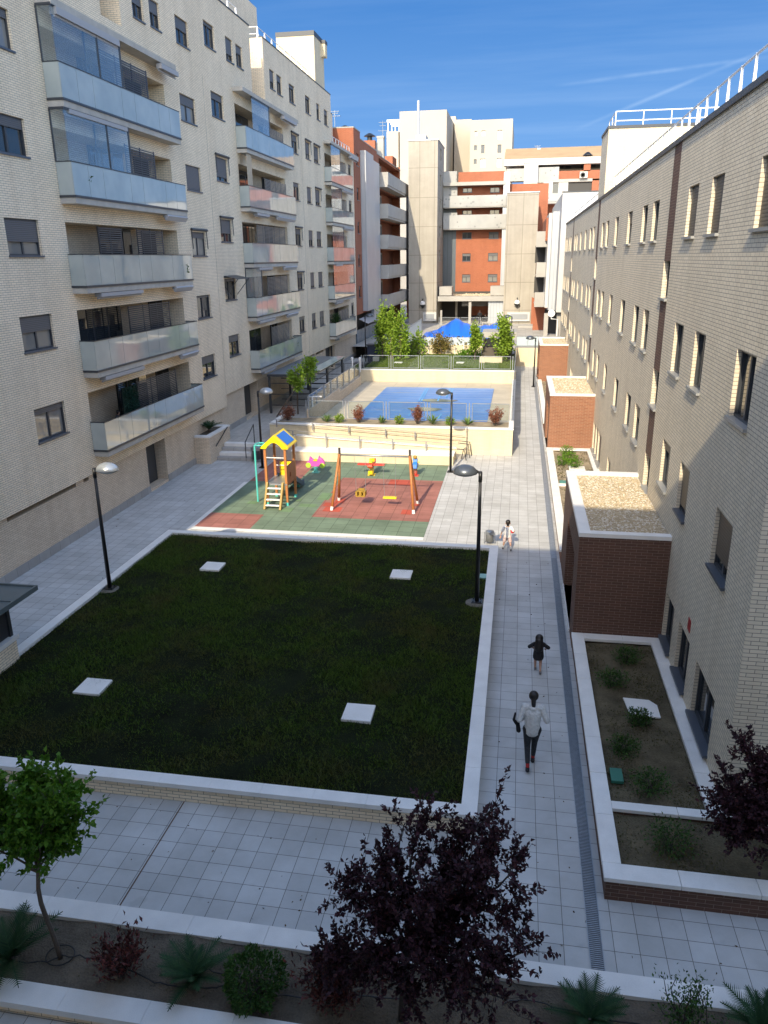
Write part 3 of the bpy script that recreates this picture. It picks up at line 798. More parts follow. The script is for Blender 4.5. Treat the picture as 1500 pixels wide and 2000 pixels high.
roof_rail(lb, [(XL-.25,65.2),(XL-.25,72.5)], 17.9, .85, 1.0, .1, rails=(1.,.1))
# stair and chimney tower on the roof
def tower(x0, y0, x1, y1, z0, z1, cap=.3):
    mb = MB(); mb.box(x0, y0, z0, x1, y1, z1-cap); tw = mb.build('roof_tower', MT['yellow_brick'], lb)
    mb = MB(); mb.box(x0-.03, y0-.03, z1-cap, x1+.03, y1+.03, z1); mb.build('cap', MT['dark_metal'], tw)
tower(-17.9, 60.3, XL-.03, 63.1, 21.2, 24.75)
tower(XL-.55, 62.3, XL+.28, 62.95, 23.55, 24.6, .22)
mb = MB(); mb.box(-20.5, 45.9, 21.2, -16.9, 53.0, 24.3); mb.build('roof_tower', MT['cream_brick'], lb)
# low sunlit parapet behind the railing
mb = MB(); mb.hexa([(-20,54.0,21.2),(XL-.7,54.0,21.2),(XL-.7,60.2,21.2),(-20,60.2,21.2),(-20,54.,21.6),(XL-.7,54.,21.6),(XL-.7,60.2,22.),(-20,60.2,22.)]); mb.build('roof_parapet', MT['yellow_brick'], lb)

# ================================================================== BUILDING BEHIND THE CAMERA (it throws the big shadow)
cb = thing('apartment_building', 'cream brick block the view is taken from, out of the picture', 'building', (-3, -6, 0))
mb = MB(); WC = Wall('y', -.55, 1)
hc = [(x, x+1.6, 1.2+2.9*k, 2.4+2.9*k) for k in range(5) for x in np.arange(-14, 24, 4.2)]
ZC = 16.62
WC.facade(mb, -26, 27, 0, ZC, hc, .16, 0)
mb.quad((-26,-.55,0),(-26,-12,0),(-26,-12,ZC),(-26,-.55,ZC)); mb.quad((27,-.55,0),(27,-12,0),(27,-12,ZC),(27,-.55,ZC)); mb.quad((-26,-12,0),(27,-12,0),(27,-12,ZC),(-26,-12,ZC)); mb.quad((-26,-12,ZC-.05),(27,-12,ZC-.05),(27,-.55,ZC-.05),(-26,-.55,ZC-.05))
mb.build('wall', MT['cream_brick'], cb)
for h in hc: WC.window(cb, *h, .15, .4, 2)
# ================================================================== GROUND AND TERRACES
mb = MB(); mb.quad((-900,-400,-.25),(900,-400,-.25),(900,1600,-.25),(-900,1600,-.25))
struct('ground', mb, rough_mat('city_ground', (.30,.28,.25), .25, .05, .9, 0, 2))
mb = MB(); mb.quad((-15.24,8.09,0),(14,8.09,0),(14,9.8,0),(-15.24,9.8,0)); mb.quad((-15.24,-.5,-.15),(14,-.5,-.15),(14,6.9,-.15),(-15.24,6.9,-.15)); mb.quad((-15.24,9.8,0),(XR,9.8,0),(XR,71.1,0),(-15.24,71.1,0))
struct('courtyard_paving', mb, MT['paving'])
mb = MB(); mb.box(-5.682, 8.45, .0, -5.66, 10.88, .004)
struct('paving_joint', mb, plain('rusty_joint', (.12,.07,.045), .8))
U = .62
# upper path on the left with its flight of steps
mb = MB(); mb.box(-15.24, 36.42, .002, -12.62, 37.69, U); mb.box(-15.24, 37.69, .002, -11.3, 71, U); mb.box(-12.62, 35.42, .002, -10.8, 37.69, U)
struct('upper_path', mb, MT['upper_paving'])
st = thing('stairs', 'short flight of pale stone steps beside the planter block', 'stairs', (-13.7, 35.6, 0))
for i in range(4):
    mb = MB(); mb.box(-14.465, 34.98+.36*i, .003, -12.63, 36.42, .155*(i+1)-.003 if i < 3 else .155*4-.003)
    mb.build('step', MT['coping'] if i % 2 else MT['plinth'], st)
def rail_thing(name, label, polylines, r=.022, mat='black_metal', cat='handrail'):
    t = thing(name, label, cat, polylines[0][0])
    for pl in polylines:
        mb = MB(); mb.tube(pl, r, 6); mb.build('bar', MT[mat], t)
    return t
rail_thing('handrail', 'black handrail standing on the right hand side of the steps', [[(-12.95,35.0,0),(-12.95,35.0,.95),(-12.95,36.35,1.55),(-12.95,36.35,.62)]], .025)
rail_thing('handrail', 'black handrail sloping along the side of the planter block', [[(-14.40,34.85,.75),(-14.40,36.5,1.35)],[(-14.466,35.1,.78),(-14.40,35.1,.84)],[(-14.466,36.2,1.18),(-14.40,36.2,1.24)]], .025)
t = thing('planter_block', 'tall brick planter block against the left building beside the steps', 'planter', (-14.8, 35.6, 0))
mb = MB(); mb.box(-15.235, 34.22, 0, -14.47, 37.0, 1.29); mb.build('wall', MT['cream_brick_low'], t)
mb = MB(); mb.box(-15.235,34.2,1.29,-14.45,34.5,1.37); mb.box(-15.235,36.75,1.29,-14.45,37.02,1.37); mb.box(-14.7,34.5,1.29,-14.45,36.75,1.37); mb.build('coping', MT['coping'], t)
mb = MB(); mb.quad((-15.23,34.5,1.3),(-14.7,34.5,1.3),(-14.7,36.75,1.3),(-15.23,36.75,1.3)); mb.build('soil', MT['soil'], t)
# ramp in front of the pool terrace
t = thing('access_ramp', 'sunlit cream ramp with low walls rising to the left in front of the pool terrace', 'ramp', (-7, 36.5, 0))
mb = MB(); mb.box(-10.79, 35.42, 0, -2.8, 35.62, .44); mb.box(-10.79, 35.62, 0, -2.8, 36.5, .42)
mb.build('front_wall', MT['yellow_brick'], t)
mb = MB(); mb.box(-10.79, 35.40, .44, -2.78, 35.66, .50); mb.box(-10.79, 35.66, .43, -2.78, 36.5, .46); mb.build('ledge', MT['coping'], t)
mb = MB(); mb.prism([(-10.79,0),(-2.75,0),(-2.75,.56),(-10.79,.98)], 'y', 36.5, 36.66); mb.build('parapet', MT['yellow_brick'], t)
mb = MB(); mb.hexa([(-10.79,36.48,.98),(-2.73,36.48,.56),(-2.73,36.69,.56),(-10.79,36.69,.98),(-10.79,36.48,1.04),(-2.73,36.48,.62),(-2.73,36.69,.62),(-10.79,36.69,1.04)]); mb.build('coping', MT['coping'], t)
mb = MB(); mb.prism([(-10.79,.003),(-2.3,.003),(-10.79,.615)], 'y', 36.67, 37.685); mb.build('sloping_floor', MT['upper_paving'], t)
mb = MB(); mb.box(-12.60, 35.41, .625, -10.8, 35.6, .70); mb.box(-10.98,35.6,.625,-10.8,36.6,1.02); mb.build('landing_kerb', MT['yellow_brick'], t)
def double_rail(label, p0, p1, posts, y, h, name='ramp_handrail', foot=None, bars=(.0, -.2)):
    t = thing(name, label, 'handrail', (p0[0], y, p0[1]))
    (xa, za), (xb, zb) = p0, p1
    for dz in bars:
        mb = MB(); mb.tube([(xa,y,za+dz),(xb,y,zb+dz)], .015, 6); mb.build('bar', MT['rail_metal'], t)
    for x in posts:
        z = za+(zb-za)*(x-xa)/(xb-xa); mb = MB(); mb.box(x-.03, y-.012, (foot if foot is not None else z-h), x+.03, y+.012, z); mb.build('post', MT['rail_metal'], t)
    return t
double_rail('lower dark double handrail standing on the ledge of the ramp wall', (-11.4,1.32), (-2.55,.83), [-10.9,-9.2,-7.5,-5.85,-4.2], 36.3, .5, foot=.46, bars=(0.,-.2))
double_rail('upper dark double handrail along the retaining wall above the ramp', (-12.5,1.62), (-2.4,.98), [-12.1,-10.2,-8.3,-6.4,-4.9], 37.5, .4, bars=(0.,-.2))
rail_thing('handrail_hoops', 'bent end hoops of the ramp handrails at the foot of the ramp', [[(-2.7,36.45,.55),(-2.35,36.45,.53),(-2.25,36.45,.0)],[(-2.7,36.95,.75),(-2.2,36.95,.7),(-2.1,36.95,0)],[(-2.7,37.4,.75),(-2.15,37.4,.7),(-2.05,37.4,0)],[(-2.5,36.7,.0),(-2.4,36.7,.5),(-2.3,37.1,.5),(-2.3,37.1,0)]], .02, 'dark_metal')
# pool terrace
ZP = .8
mb = MB(); mb.box(-11.0, 39.93, .002, -.2, 55.9, ZP); 
struct('pool_terrace', mb, MT['pool_paving'])
t = thing('pool_terrace_wall', 'cream retaining wall round the swimming pool terrace', 'wall', (-6, 37.8, 0))
mb = MB(); mb.box(-12.55, 37.69, 0, -.06, 37.9, .8); mb.box(-12.55, 37.70, .8, -.06, 37.9, 1.29)
mb.box(-.24, 37.9, 0, -.06, 56.2, 1.02); mb.box(-12.55, 37.9, .63, -12.35, 40.0, 1.29); mb.box(-.24,37.9,1.02,-.06,39.7,1.29)
mb.build('wall', MT['yellow_brick'], t)
mb = MB(); mb.box(-12.57,37.66,1.29,-.03,37.96,1.36); mb.box(-12.57,37.96,1.29,-12.3,40.0,1.36); mb.box(-.28,37.96,1.29,-.03,39.7,1.36); mb.box(-12.3,39.7,.8,-.03,39.95,1.2); mb.box(-.27,39.95,1.02,-.03,56.2,1.08)
mb.build('coping', MT['coping'], t)
mb = MB(); mb.quad((-12.35,37.9,1.26),(-.24,37.9,1.26),(-.24,39.7,1.26),(-12.35,39.7,1.26)); mb.build('soil', MT['dry_soil'], t)
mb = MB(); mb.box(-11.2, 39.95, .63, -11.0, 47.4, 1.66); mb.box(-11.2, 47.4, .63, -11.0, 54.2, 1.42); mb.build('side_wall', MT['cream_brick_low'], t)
mb = MB(); mb.box(-11.4, 55.9, .63, -.06, 56.1, 1.62); mb.build('rear_wall', MT['yellow_brick'], t)
mb = MB(); mb.box(-11.42, 55.87, 1.62, -.03, 56.15, 1.69); mb.build('rear_coping', MT['coping'], t)
# pool cover
def cover_mat():
    m, tt, b = nt_new('pool_cover_blue'); p = pos(tt)
    n = ramp(tt, noise(tt, p, .35, 5, .6), .35, .7)
    c = mixc(tt, n, (.07,.20,.52), (.11,.27,.62))
    mp = N(tt, 'ShaderNodeMapping'); mp.inputs['Scale'].default_value = (.25, 1.2, 1); tt.links.new(p, mp.inputs[0])
    n2 = ramp(tt, noise(tt, mp.outputs[0], .7, 5, .65), .58, .72)
    c = mixc(tt, math_(tt, 'MULTIPLY', n2, .55), c, (.28,.27,.24))
    w = N(tt, 'ShaderNodeTexWave', wave_type='BANDS', bands_direction='Y'); w.inputs['Scale'].default_value = .35; w.inputs['Distortion'].default_value = 1.; tt.links.new(p, w.inputs[0])
    tt.links.new(c, b.inputs['Base Color']); b.inputs['Roughness'].default_value = .38
    bump(tt, b, math_(tt, 'ADD', w.outputs[1], noise(tt, p, 1.5, 3)), .35, .05)
    return m
t = thing('pool_cover', 'blue tarpaulin cover stretched over the swimming pool', 'pool cover', (-5.2, 47, ZP))
mb = MB(); nx, ny = 24, 30
P = [[(-8.95+7.47*i/nx, 41.4+11.8*j/ny, ZP+.035-.03*math.sin(math.pi*i/nx)*math.sin(math.pi*j/ny)+.006*math.sin(i*2.1+j)) for i in range(nx+1)] for j in range(ny+1)]
for j in range(ny):
    for i in range(nx): mb.quad(P[j][i], P[j][i+1], P[j+1][i+1], P[j+1][i])
mb.build('sheet', cover_mat(), t, smooth=True)
pud = glassy('puddle', (.20,.24,.22), .1, 1.33)
for (px, py, rx, ry) in ((829,799.5,1.25,.42),(856,782.5,1.5,.34)):
    c = at(px, py, Z=ZP+.02)
    q = [(c.x+rx*.8*math.cos(a)*(1+.08*math.sin(5*a)), c.y+ry*1.5*math.sin(a)*(1+.08*math.cos(3*a)), ZP+.035) for a in np.linspace(0, 6.28, 40)[:-1]]
    mb = MB(); mb.poly(q); mb.build('puddle', pud, t)
strap = plain('light_blue_strap', (.12,.38,.72), .5)
for (a, b) in (((833,758),(818,783)),((837,758),(823,783)),((866,758),(855,783)),((885,758),(880,770)),((880,758),(872,775)),((862,808),(856,818)),((805,804),(798,812))):
    A = at(*a, Z=ZP+.045); B = at(*b, Z=ZP+.045); mb = MB(); mb.beam(A, B, .09, .006); mb.build('strap', strap, t)
# lawn behind the pool and its back wall, plaza beyond
mb = MB(); mb.box(-11.4, 56.1, .63, -.2, 66.3, 1.6)
gm = rough_mat('bright_turf', (.065,.10,.018), .55, 1.3, .9, .6, 45, bdist=.04)
o = struct('upper_lawn', mb, gm)
PZ = 1.66
mb = MB(); mb.quad((-40,71.1,PZ),(60,71.1,PZ),(60,190,PZ),(-40,190,PZ)); mb.quad((-11.4,66.3,PZ),(-.25,66.3,PZ),(-.25,71.1,PZ),(-11.4,71.1,PZ))
struct('plaza', mb, MT['plaza_paving'])
t = thing('garden_wall', 'cream wall behind the upper lawn with a frosted fence on top', 'wall', (-6, 66.3, 1.6))
mb = MB(); mb.box(-11.4, 66.2, 1.6, -2.9, 66.4, 2.38); mb.build('wall', MT['yellow_brick'], t)
mb = MB(); mb.box(-11.4, 66.27, 2.38, -2.9, 66.31, 3.0); mb.build('frosted_panel', plain('frosted_panel', (.45,.52,.58), .3), t)
for i in range(12):
    x = -11.2+8.2*i/11; mb = MB(); mb.box(x-.03, 66.1, 1.6, x+.03, 66.17, 2.5); mb.build('post', MT['coping'], t)
t = thing('end_wall', 'plain cream wall closing the right hand path with a glazed railing on top', 'wall', (1.5, 71.1, 0))
mb = MB(); mb.box(-.2, 71.1, 0, XR-.01, 71.4, PZ-.01); mb.build('wall', MT['yellow_brick'], t)
mb = MB(); mb.box(-.2, 71.12, PZ, XR, 71.32, PZ+.14); mb.build('coping', MT['grey_metal'], t)
mb = MB()
for i in range(4): mb.box(-.1+i*.97, 71.2, PZ+.18, .83+i*.97, 71.215, PZ+.95)
mb.build('glass_panel', plain('frosted_rail_glass', (.42,.5,.55), .15), t)
mb = MB(); mb.box(-.2, 71.17, PZ+.96, XR, 71.24, PZ+1.02)
for i in range(5): mb.box(-.15+i*.97, 71.17, PZ+.14, -.1+i*.97, 71.2, PZ+.96)
mb.build('frame', MT['galv'], t)

# ------------------------------------------------------------------ lawn planter in front
t = thing('lawn_planter', 'low cream brick wall with white coping enclosing the shaded lawn', 'planter', (-6, 11, 0))
LX0, LX1, LY0, LY1, LZ = -11.87, -.35, 10.80, 23.8, .42
mb = MB(); mb.box(LX0+.05, LY0+.07, 0, LX1-.06, LY0+.24, LZ-.09); mb.box(LX0+.05, LY1-.24, 0, LX1-.06, LY1-.06, LZ-.09); mb.box(LX0+.05, LY0+.24, 0, LX0+.22, LY1-.24, LZ-.09); mb.box(LX1-.24, LY0+.24, 0, LX1-.06, LY1-.24, LZ-.09)
mb.build('wall', MT['cream_brick'], t)
def coping_run(mb, x0, y0, x1, y1, z0, z1, along, L=1.0):
    a, b = (x0, x1) if along == 'x' else (y0, y1)
    n = max(1, round((b-a)/L))
    for i in range(n):
        p, q = a+(b-a)*i/n+.002, a+(b-a)*(i+1)/n-.002
        if along == 'x': mb.box(p, y0, z0, q, y1, z1+random.uniform(-.0015,.0015))
        else: mb.box(x0, p, z0, x1, q, z1+random.uniform(-.0015,.0015))
mb = MB()
coping_run(mb, LX0, LY0, LX1, LY0+.27, LZ-.09, LZ, 'x'); coping_run(mb, LX0, LY1-.27, LX1, LY1, LZ-.09, LZ, 'x')
coping_run(mb, LX0, LY0+.27, LX0+.27, LY1-.27, LZ-.09, LZ, 'y'); coping_run(mb, LX1-.28, LY0+.27, LX1, LY1-.27, LZ-.09, LZ, 'y')
mb.build('coping', MT['coping'], t)
SZ = .34
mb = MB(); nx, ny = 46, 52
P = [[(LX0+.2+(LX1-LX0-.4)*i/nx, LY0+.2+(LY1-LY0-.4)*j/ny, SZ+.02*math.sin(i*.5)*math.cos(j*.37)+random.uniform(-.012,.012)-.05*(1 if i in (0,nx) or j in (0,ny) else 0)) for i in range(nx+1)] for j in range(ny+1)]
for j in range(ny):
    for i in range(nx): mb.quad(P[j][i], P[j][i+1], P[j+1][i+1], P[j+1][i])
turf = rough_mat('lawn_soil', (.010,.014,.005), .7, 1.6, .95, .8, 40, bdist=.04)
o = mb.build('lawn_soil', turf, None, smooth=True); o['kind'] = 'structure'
slabs = [((-9.05,13.73),'front left'),((-2.96,13.6),'front right'),((-9.05,20.85),'rear left'),((-3.16,21.06),'rear right')]
lab = ['white slab in the lawn nearest the green tree at the left','white slab in the lawn nearest the purple tree','white slab at the back of the shaded lawn near the left lamp post','white slab at the back of the shaded lawn near the right lamp post']
for ((x,y),_), l in zip(slabs, lab):
    mb = MB(); mb.box(x-.31, y-.31, SZ-.05, x+.31, y+.31, SZ+.07)
    tag(mb.build('access_slab', MT['coping'], bevel=.01), l, 'slab', 'access slabs set in the front lawn')
for (px, py, l) in ((778,708,'thin white slab at the left of the sunlit upper lawn'),(899,708,'thin white slab at the right of the sunlit upper lawn')):
    c = at(px, py, Z=1.66); mb = MB(); mb.box(c.x-.3, c.y-.3, 1.58, c.x+.3, c.y+.3, 1.68); tag(mb.build('access_slab', MT['coping']), l, 'slab', 'access slabs set in the upper lawn')
mb = MB(); mb.box(-.83, 21.15, .30, -.62, 21.45, .385); tag(mb.build('valve_box', plain('pale_teal', (.22,.42,.38), .5)), 'pale green valve box in the lawn corner behind the right lamp post', 'valve box')

# ------------------------------------------------------------------ front planter strip
t = thing('front_planter', 'long planting bed with white kerbs along the bottom of the view', 'planter', (-2, 7.6, 0))
FZ = .10
mb = MB(); coping_run(mb, -15, 8.07, 8.5, 8.40, .003, FZ-.03+.0, 'x', 1.2); mb.build('coping', MT['coping'], t)
mb = MB(); coping_run(mb, -15, 6.64, 8.5, 6.97, .003, FZ, 'x', 1.2); mb.build('coping', MT['coping'], t)
mb = MB(); mb.box(-15, 6.70, -.2, 8.5, 6.90, .0); mb.build('wall', MT['cream_brick'], t)
mb = MB(); nx, ny = 120, 9
P = [[(-15+23.5*i/nx, 6.93+1.17*j/ny, .012+.03*math.sin(i*.9)*math.sin(j*1.3)+random.uniform(-.012,.02)) for i in range(nx+1)] for j in range(ny+1)]
for j in range(ny):
    for i in range(nx): mb.quad(P[j][i], P[j][i+1], P[j+1][i+1], P[j+1][i])
mb.build('soil', MT['soil'], t, smooth=True)
MT['hose'] = plain('irrigation_hose', (.015,.015,.016), .5)
hl = random.Random(2)
mb = MB()
def hose(px):
    pts = [at(x, y, Z=.06) for x, y in px]; q = []
    for a, b in zip(pts[:-1], pts[1:]):
        for i in range(4): q.append(a.lerp(b, i/4)+Vector((hl.uniform(-.02,.02), hl.uniform(-.02,.02), .008)))
    mb.tube(q+[pts[-1]], .009, 5, cap=False)
hose([(-30,1860),(40,1880),(90,1880),(120,1868),(155,1868),(200,1878),(250,1895),(300,1920),(345,1926)])
hose([(345,1926),(400,1931),(450,1925),(540,1945),(610,1950),(700,1948),(800,1950)])
hose([(410,1895),(445,1905),(455,1915),(430,1928),(400,1930)])
hose([(980,1960),(1020,1952),(1080,1968),(1180,1990),(1250,2000)])
ring = at(118, 1866, Z=.05)
mb.tube([(ring.x+.2*math.cos(a), ring.y+.17*math.sin(a), .055) for a in np.linspace(0,6.28,24)], .009, 5)
tag(mb.build('irrigation_hose', MT['hose']), 'thin black irrigation hose looping over the soil of the front bed', 'hose')

# ------------------------------------------------------------------ playground floor
def rubber(name, col):
    return paving(name, col, tw=.5, th=.5, phase=(-3.0, 25.35), joint=sc(col,.55), ms=.012, var=.10, fine=60, rough=.9, stain=.3)
PX0, PX1, PY0, PY1 = -11.6, -3.0, 25.35, 35.39
mb = MB(); mb.quad((PX0,PY0,.004),(PX1,PY0,.004),(PX1,PY1,.004),(PX0,PY1,.004)); struct('playground_floor', mb, rubber('green_rubber', (.205,.285,.195)))
mb = MB()
for a, b, c, d in ((-11.6,25.35,-9.45,27.05),(-11.6,31.6,-9.4,35.39),(-7.55,27.05,-3.0,32.65)): mb.quad((a,b,.008),(c,b,.008),(c,d,.008),(a,d,.008))
struct('playground_floor_red', mb, rubber('red_rubber', (.42,.175,.14)))
mb = MB()
for a, b, c, d in ((-7.3,27.75,-6.6,28.35),(-7.1,28.9,-6.7,29.5),(-7.45,28.4,-6.9,28.9),(-4.2,27.8,-3.8,28.4),(-5.35,31.75,-4.2,32.6),(-3.95,28.9,-3.6,29.2)): mb.quad((a,b,.012),(c,b,.012),(c,d,.012),(a,d,.012))
struct('playground_floor_patch', mb, rubber('new_red_rubber', (.55,.10,.06)))
mb = MB()
for a, b, c, d in ((-9.0,27.5,-8.5,28.),(-8.4,28.2,-7.7,28.6),(-7.9,29.2,-7.4,30.2),(-10.6,28.3,-10.2,28.7),(-8.75,28.9,-8.5,29.2)): mb.quad((a,b,.0125),(c,b,.0125),(c,d,.0125),(a,d,.0125))
struct('playground_floor_patch', mb, rubber('new_green_rubber', (.20,.32,.16)))
mb = MB(); mb.box(-11.78, 25.0, .003, -11.6, 31.4, .015); mb.box(-11.6,25.1,.003,-3.0,25.35,.015); struct('playground_kerb_lit_strip', mb, MT['coping'])  # left strip is kerb; front strip paints sunlit paving in pale stone

# ------------------------------------------------------------------ fences
MT['mesh_panel'] = clear('tinted_fence_panel', (.80,.86,.84), .8, .05)
def fence(name, label, pts, z0, h, step, mat='galv', panel=None, mid=False, z1=None, pw=.05):
    t = thing(name, label, 'fence', (pts[0][0], pts[0][1], z0))
    bars = MB(); pan = MB()
    for (xa, ya), (xb, yb) in zip(pts[:-1], pts[1:]):
        L = math.hypot(xb-xa, yb-ya); n = max(1, round(L/step))
        for i in range(n+1):
            x, y = xa+(xb-xa)*i/n, ya+(yb-ya)*i/n
            p = MB(); p.box(x-pw/2, y-pw/2, z0, x+pw/2, y+pw/2, z0+h); p.build('post', MT[mat], t)
        for i in range(n):
            a = Vector((xa+(xb-xa)*(i+.07)/n, ya+(yb-ya)*(i+.07)/n, 0)); b = Vector((xa+(xb-xa)*(i+.93)/n, ya+(yb-ya)*(i+.93)/n, 0))
            for z in (z0+.1, z0+h-.03): bars.beam(a+Vector((0,0,z)), b+Vector((0,0,z)), .035, .035)
            for q in (a, b): bars.beam(q+Vector((0,0,z0+.1)), q+Vector((0,0,z0+h-.03)), .03, .03)
            if mid:
                k = int(L/n/.11)
                for j in range(1, k):
                    q = a.lerp(b, j/k); bars.beam(q+Vector((0,0,z0+.1)), q+Vector((0,0,z0+h-.03)), .014, .014)
            if panel:
                pan.quad(a+Vector((0,0,z0+.12)), b+Vector((0,0,z0+.12)), b+Vector((0,0,z0+h-.05)), a+Vector((0,0,z0+h-.05)))
    bars.build('rails', MT[mat], t)
    if panel: pan.build('panels', MT[panel], t)
    return t
fence('pool_fence', 'grey glazed fence along the front edge of the pool above the planted strip', [(-11.15,39.82),(-.15,39.82)], 1.2, 1.02, 2.2, panel='mesh_panel')
fence('pool_fence', 'galvanised fence running along the left side wall of the pool', [(-11.1,40.2),(-11.1,54.2)], 1.42, 1.0, 1.75, panel='mesh_panel')
fence('pool_fence', 'grey fence seen almost edge on along the right side of the pool terrace', [(-.15,40.2),(-.15,70.5)], 1.08, 1.15, 1.9, mid=True)
fence('lawn_fence', 'glazed fence on the rear pool wall in front of the sunlit lawn', [(-11.3,56.0),(-.3,56.0)], 1.69, 1.02, 2.2, panel='mesh_panel')
fence('path_fence', 'dark fence and gate across the upper path beyond the canopy', [(-13.9,56.),(-11.4,56.)], U, 1.5, 1.2, mat='dark_metal', mid=True)
# ================================================================== FAR BUILDINGS
def pb(mb, px0, py0, px1, py1, Y, depth, mi=0, zb=None):
    """box whose front (facing the courtyard) spans two surveyed corner points on plane Y"""
    a = at(px0, py0, Y=Y); b = at(px1, py1, Y=Y)
    mb.box(a.x, Y, zb if zb is not None else b.z, b.x, Y+depth, a.z, mi)
MT['metal_panel'] = None
def ribbed(name, c1, c2, pitch, axis=0, rough=.4, metal=.3):
    m, t, b = nt_new(name); uv, p = wall_uv(t)
    s = t.nodes.new('ShaderNodeSeparateXYZ'); t.links.new(uv, s.inputs[0])
    f = math_(t, 'FRACT', math_(t, 'DIVIDE', s.outputs[axis], pitch))
    k = math_(t, 'LESS_THAN', f, .12)
    n1 = ramp(t, noise(t, p, .5, 5), .3, .7)
    c = mixc(t, k, mixc(t, n1, sc(c1,.88), c1), c2); t.links.new(c, b.inputs['Base Color'])
    b.inputs['Roughness'].default_value = rough; b.inputs['Metallic'].default_value = metal
    return m
MT['metal_panel'] = ribbed('metal_cladding', (.46,.49,.52), (.30,.33,.36), .35)
MT['dark_cladding'] = ribbed('dark_cladding', (.10,.12,.135), (.06,.075,.085), .6)
MT['perforated'] = None
def perforated():
    m, t, b = nt_new('perforated_panel'); uv, p = wall_uv(t)
    v = N(t, 'ShaderNodeTexVoronoi'); v.inputs['Scale'].default_value = 1.7; t.links.new(uv, v.inputs['Vector'])
    k = ramp(t, v.outputs['Distance'], .17, .24); 
    n1 = ramp(t, noise(t, p, .6, 5), .3, .7)
    c = mixc(t, k, (.20,.21,.21), mixc(t, n1, (.28,.29,.285), (.36,.36,.35)))
    t.links.new(c, b.inputs['Base Color']); b.inputs['Roughness'].default_value = .55
    return m
MT['perforated'] = perforated()
MT['cast_concrete'] = rough_mat('pale_precast', (.35,.34,.315), .12, .8, .75, .05, 30)
MT['far_cream'] = rough_mat('cream_render', (.41,.375,.315), .06, .3, .85, 0, 20)
MT['roof_tile'] = rough_mat('tan_roof_tiles', (.36,.245,.135), .15, .5, .9, .1, 12)
YT = at(1014, 632, Z=PZ).y
# ---- red brick block continuing the left side
red = thing('apartment_building', 'red brick block beyond the cream one with grey metal bay and pale balconies', 'building', (-20, 86, 0))
WA = Wall('x', -15.1, 1)
wr = [(74.35,75.4,z,z+1.05) for z in (17.45,14.55,11.65,8.75,5.9)]
mb = MB()
WA.facade(mb, 73.3, 76.25, 4.35, 20.4, wr, .2); WA.facade(mb, 76.25, 84.9, 4.35, 19.85, [], .2)
lo = [(86,100.5,2.9+3.04*k+1.42,4.3+3.04*k+2.94,1.2) for k in range(5)]
WA.facade(mb, 84.9, 101, 4.35, 19.6, lo, 1.2)
mb.quad((-15.1,73.3,4.3),(-30,73.3,4.3),(-30,73.3,20.4),(-15.1,73.3,20.4)); mb.quad((-30,73.3,4),(-30,101,4),(-30,101,20),(-30,73.3,20))
mb.quad((-15.1,101,0),(-30,101,0),(-30,101,20),(-15.1,101,20)); mb.quad((-15.1,73.3,4.35),(-15.1,101,4.35),(-16.2,101,4.35),(-16.2,73.3,4.35))
mb.quad((-15.1,76.25,19.85),(-15.1,76.25,20.4),(-18,76.25,20.4),(-18,76.25,19.85))
for k in range(5): mb.box(-16.3, 92.3, 2.9+3.04*k+1.4, -16.0, 100.6, 4.3+3.04*k+2.95)
mb.box(-18, 85.6, 19.6, -15.4, 86.3, 21.0); mb.box(-19, 97.8, 19.6, -15.5, 100.8, 20.9)
mb.build('wall', MT['orange_brick'], red)
mb = MB(); mb.box(-30,73.28,20.4,-15.07,76.27,20.5); mb.box(-30,76.27,19.85,-15.07,84.9,19.93); mb.box(-30,84.9,19.6,-15.05,101,19.68); mb.build('roof_coping', MT['cast_concrete'], red)
mb = MB(); mb.box(-15.098, 76.12, 4.55, -14.58, 80.1, 18.9); mb.build('metal_bay', MT['metal_panel'], red)
mb = MB(); mb.box(-15.098, 80.3, 3.2, -14.75, 84.4, 18.6); mb.build('metal_bay', MT['metal_panel'], red)
for q in wr: WA.window(red, *q, .18, .3, 1)
for k in range(5):
    z0 = 4.3+3.04*k; mb = MB()
    mb.box(-15.097, 84.9, z0, -14.02, 100.2, z0+.2); mb.box(-14.06, 84.9, z0+.2, -13.94, 100.2, z0+1.42); mb.box(-15.097, 84.9, z0+.2, -14.06, 85.02, z0+1.42); mb.box(-15.097,100.08,z0+.2,-14.06,100.2,z0+1.42)
    bc = mb.build('balcony', MT['cast_concrete'], red)
    mb = MB(); mb.box(-16.28, 86.1, z0+.2, -15.9, 92.2, z0+2.7); mb.build('door_panel', MT['cast_concrete'], bc)
    mb = MB(); mb.box(-15.95, 87.5, z0+.2, -15.85, 88.5, z0+2.5); mb.box(-15.95,90.5,z0+.2,-15.85,91.8,z0+2.5); mb.build('door', MT['frame'], bc)
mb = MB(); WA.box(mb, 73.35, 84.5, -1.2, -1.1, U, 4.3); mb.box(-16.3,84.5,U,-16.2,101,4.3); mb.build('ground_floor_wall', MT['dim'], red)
mb = MB()
for i in range(5): mb.box(-15.3, 73.4+i*2.1, 1.6, -15.2, 75.4+i*2.1, 2.9)
mb.build('glass_railing', plain('dull_glass', (.13,.17,.20), .1), red)
mb = MB(); mb.hexa([(-15.1,74,3.9),(-14.2,74,3.5),(-14.2,79.5,3.5),(-15.1,79.5,3.9),(-15.1,74,3.95),(-14.2,74,3.55),(-14.2,79.5,3.55),(-15.1,79.5,3.95)]); mb.build('awning', MT['awning_grey'], red)
def vent(mb, x, y, z, r=.3, h=.7):
    mb.lathe([(r*.55,0),(r*.55,h*.6),(r*1.3,h*.62),(r*1.2,h*.7),(r*.4,h*.95),(.02,h)], (x,y,z), 10)
mb = MB(); vent(mb, -16.6, 76.8, 20.35, .45, .8); mb.build('roof_vent', MT['black_metal'], red)
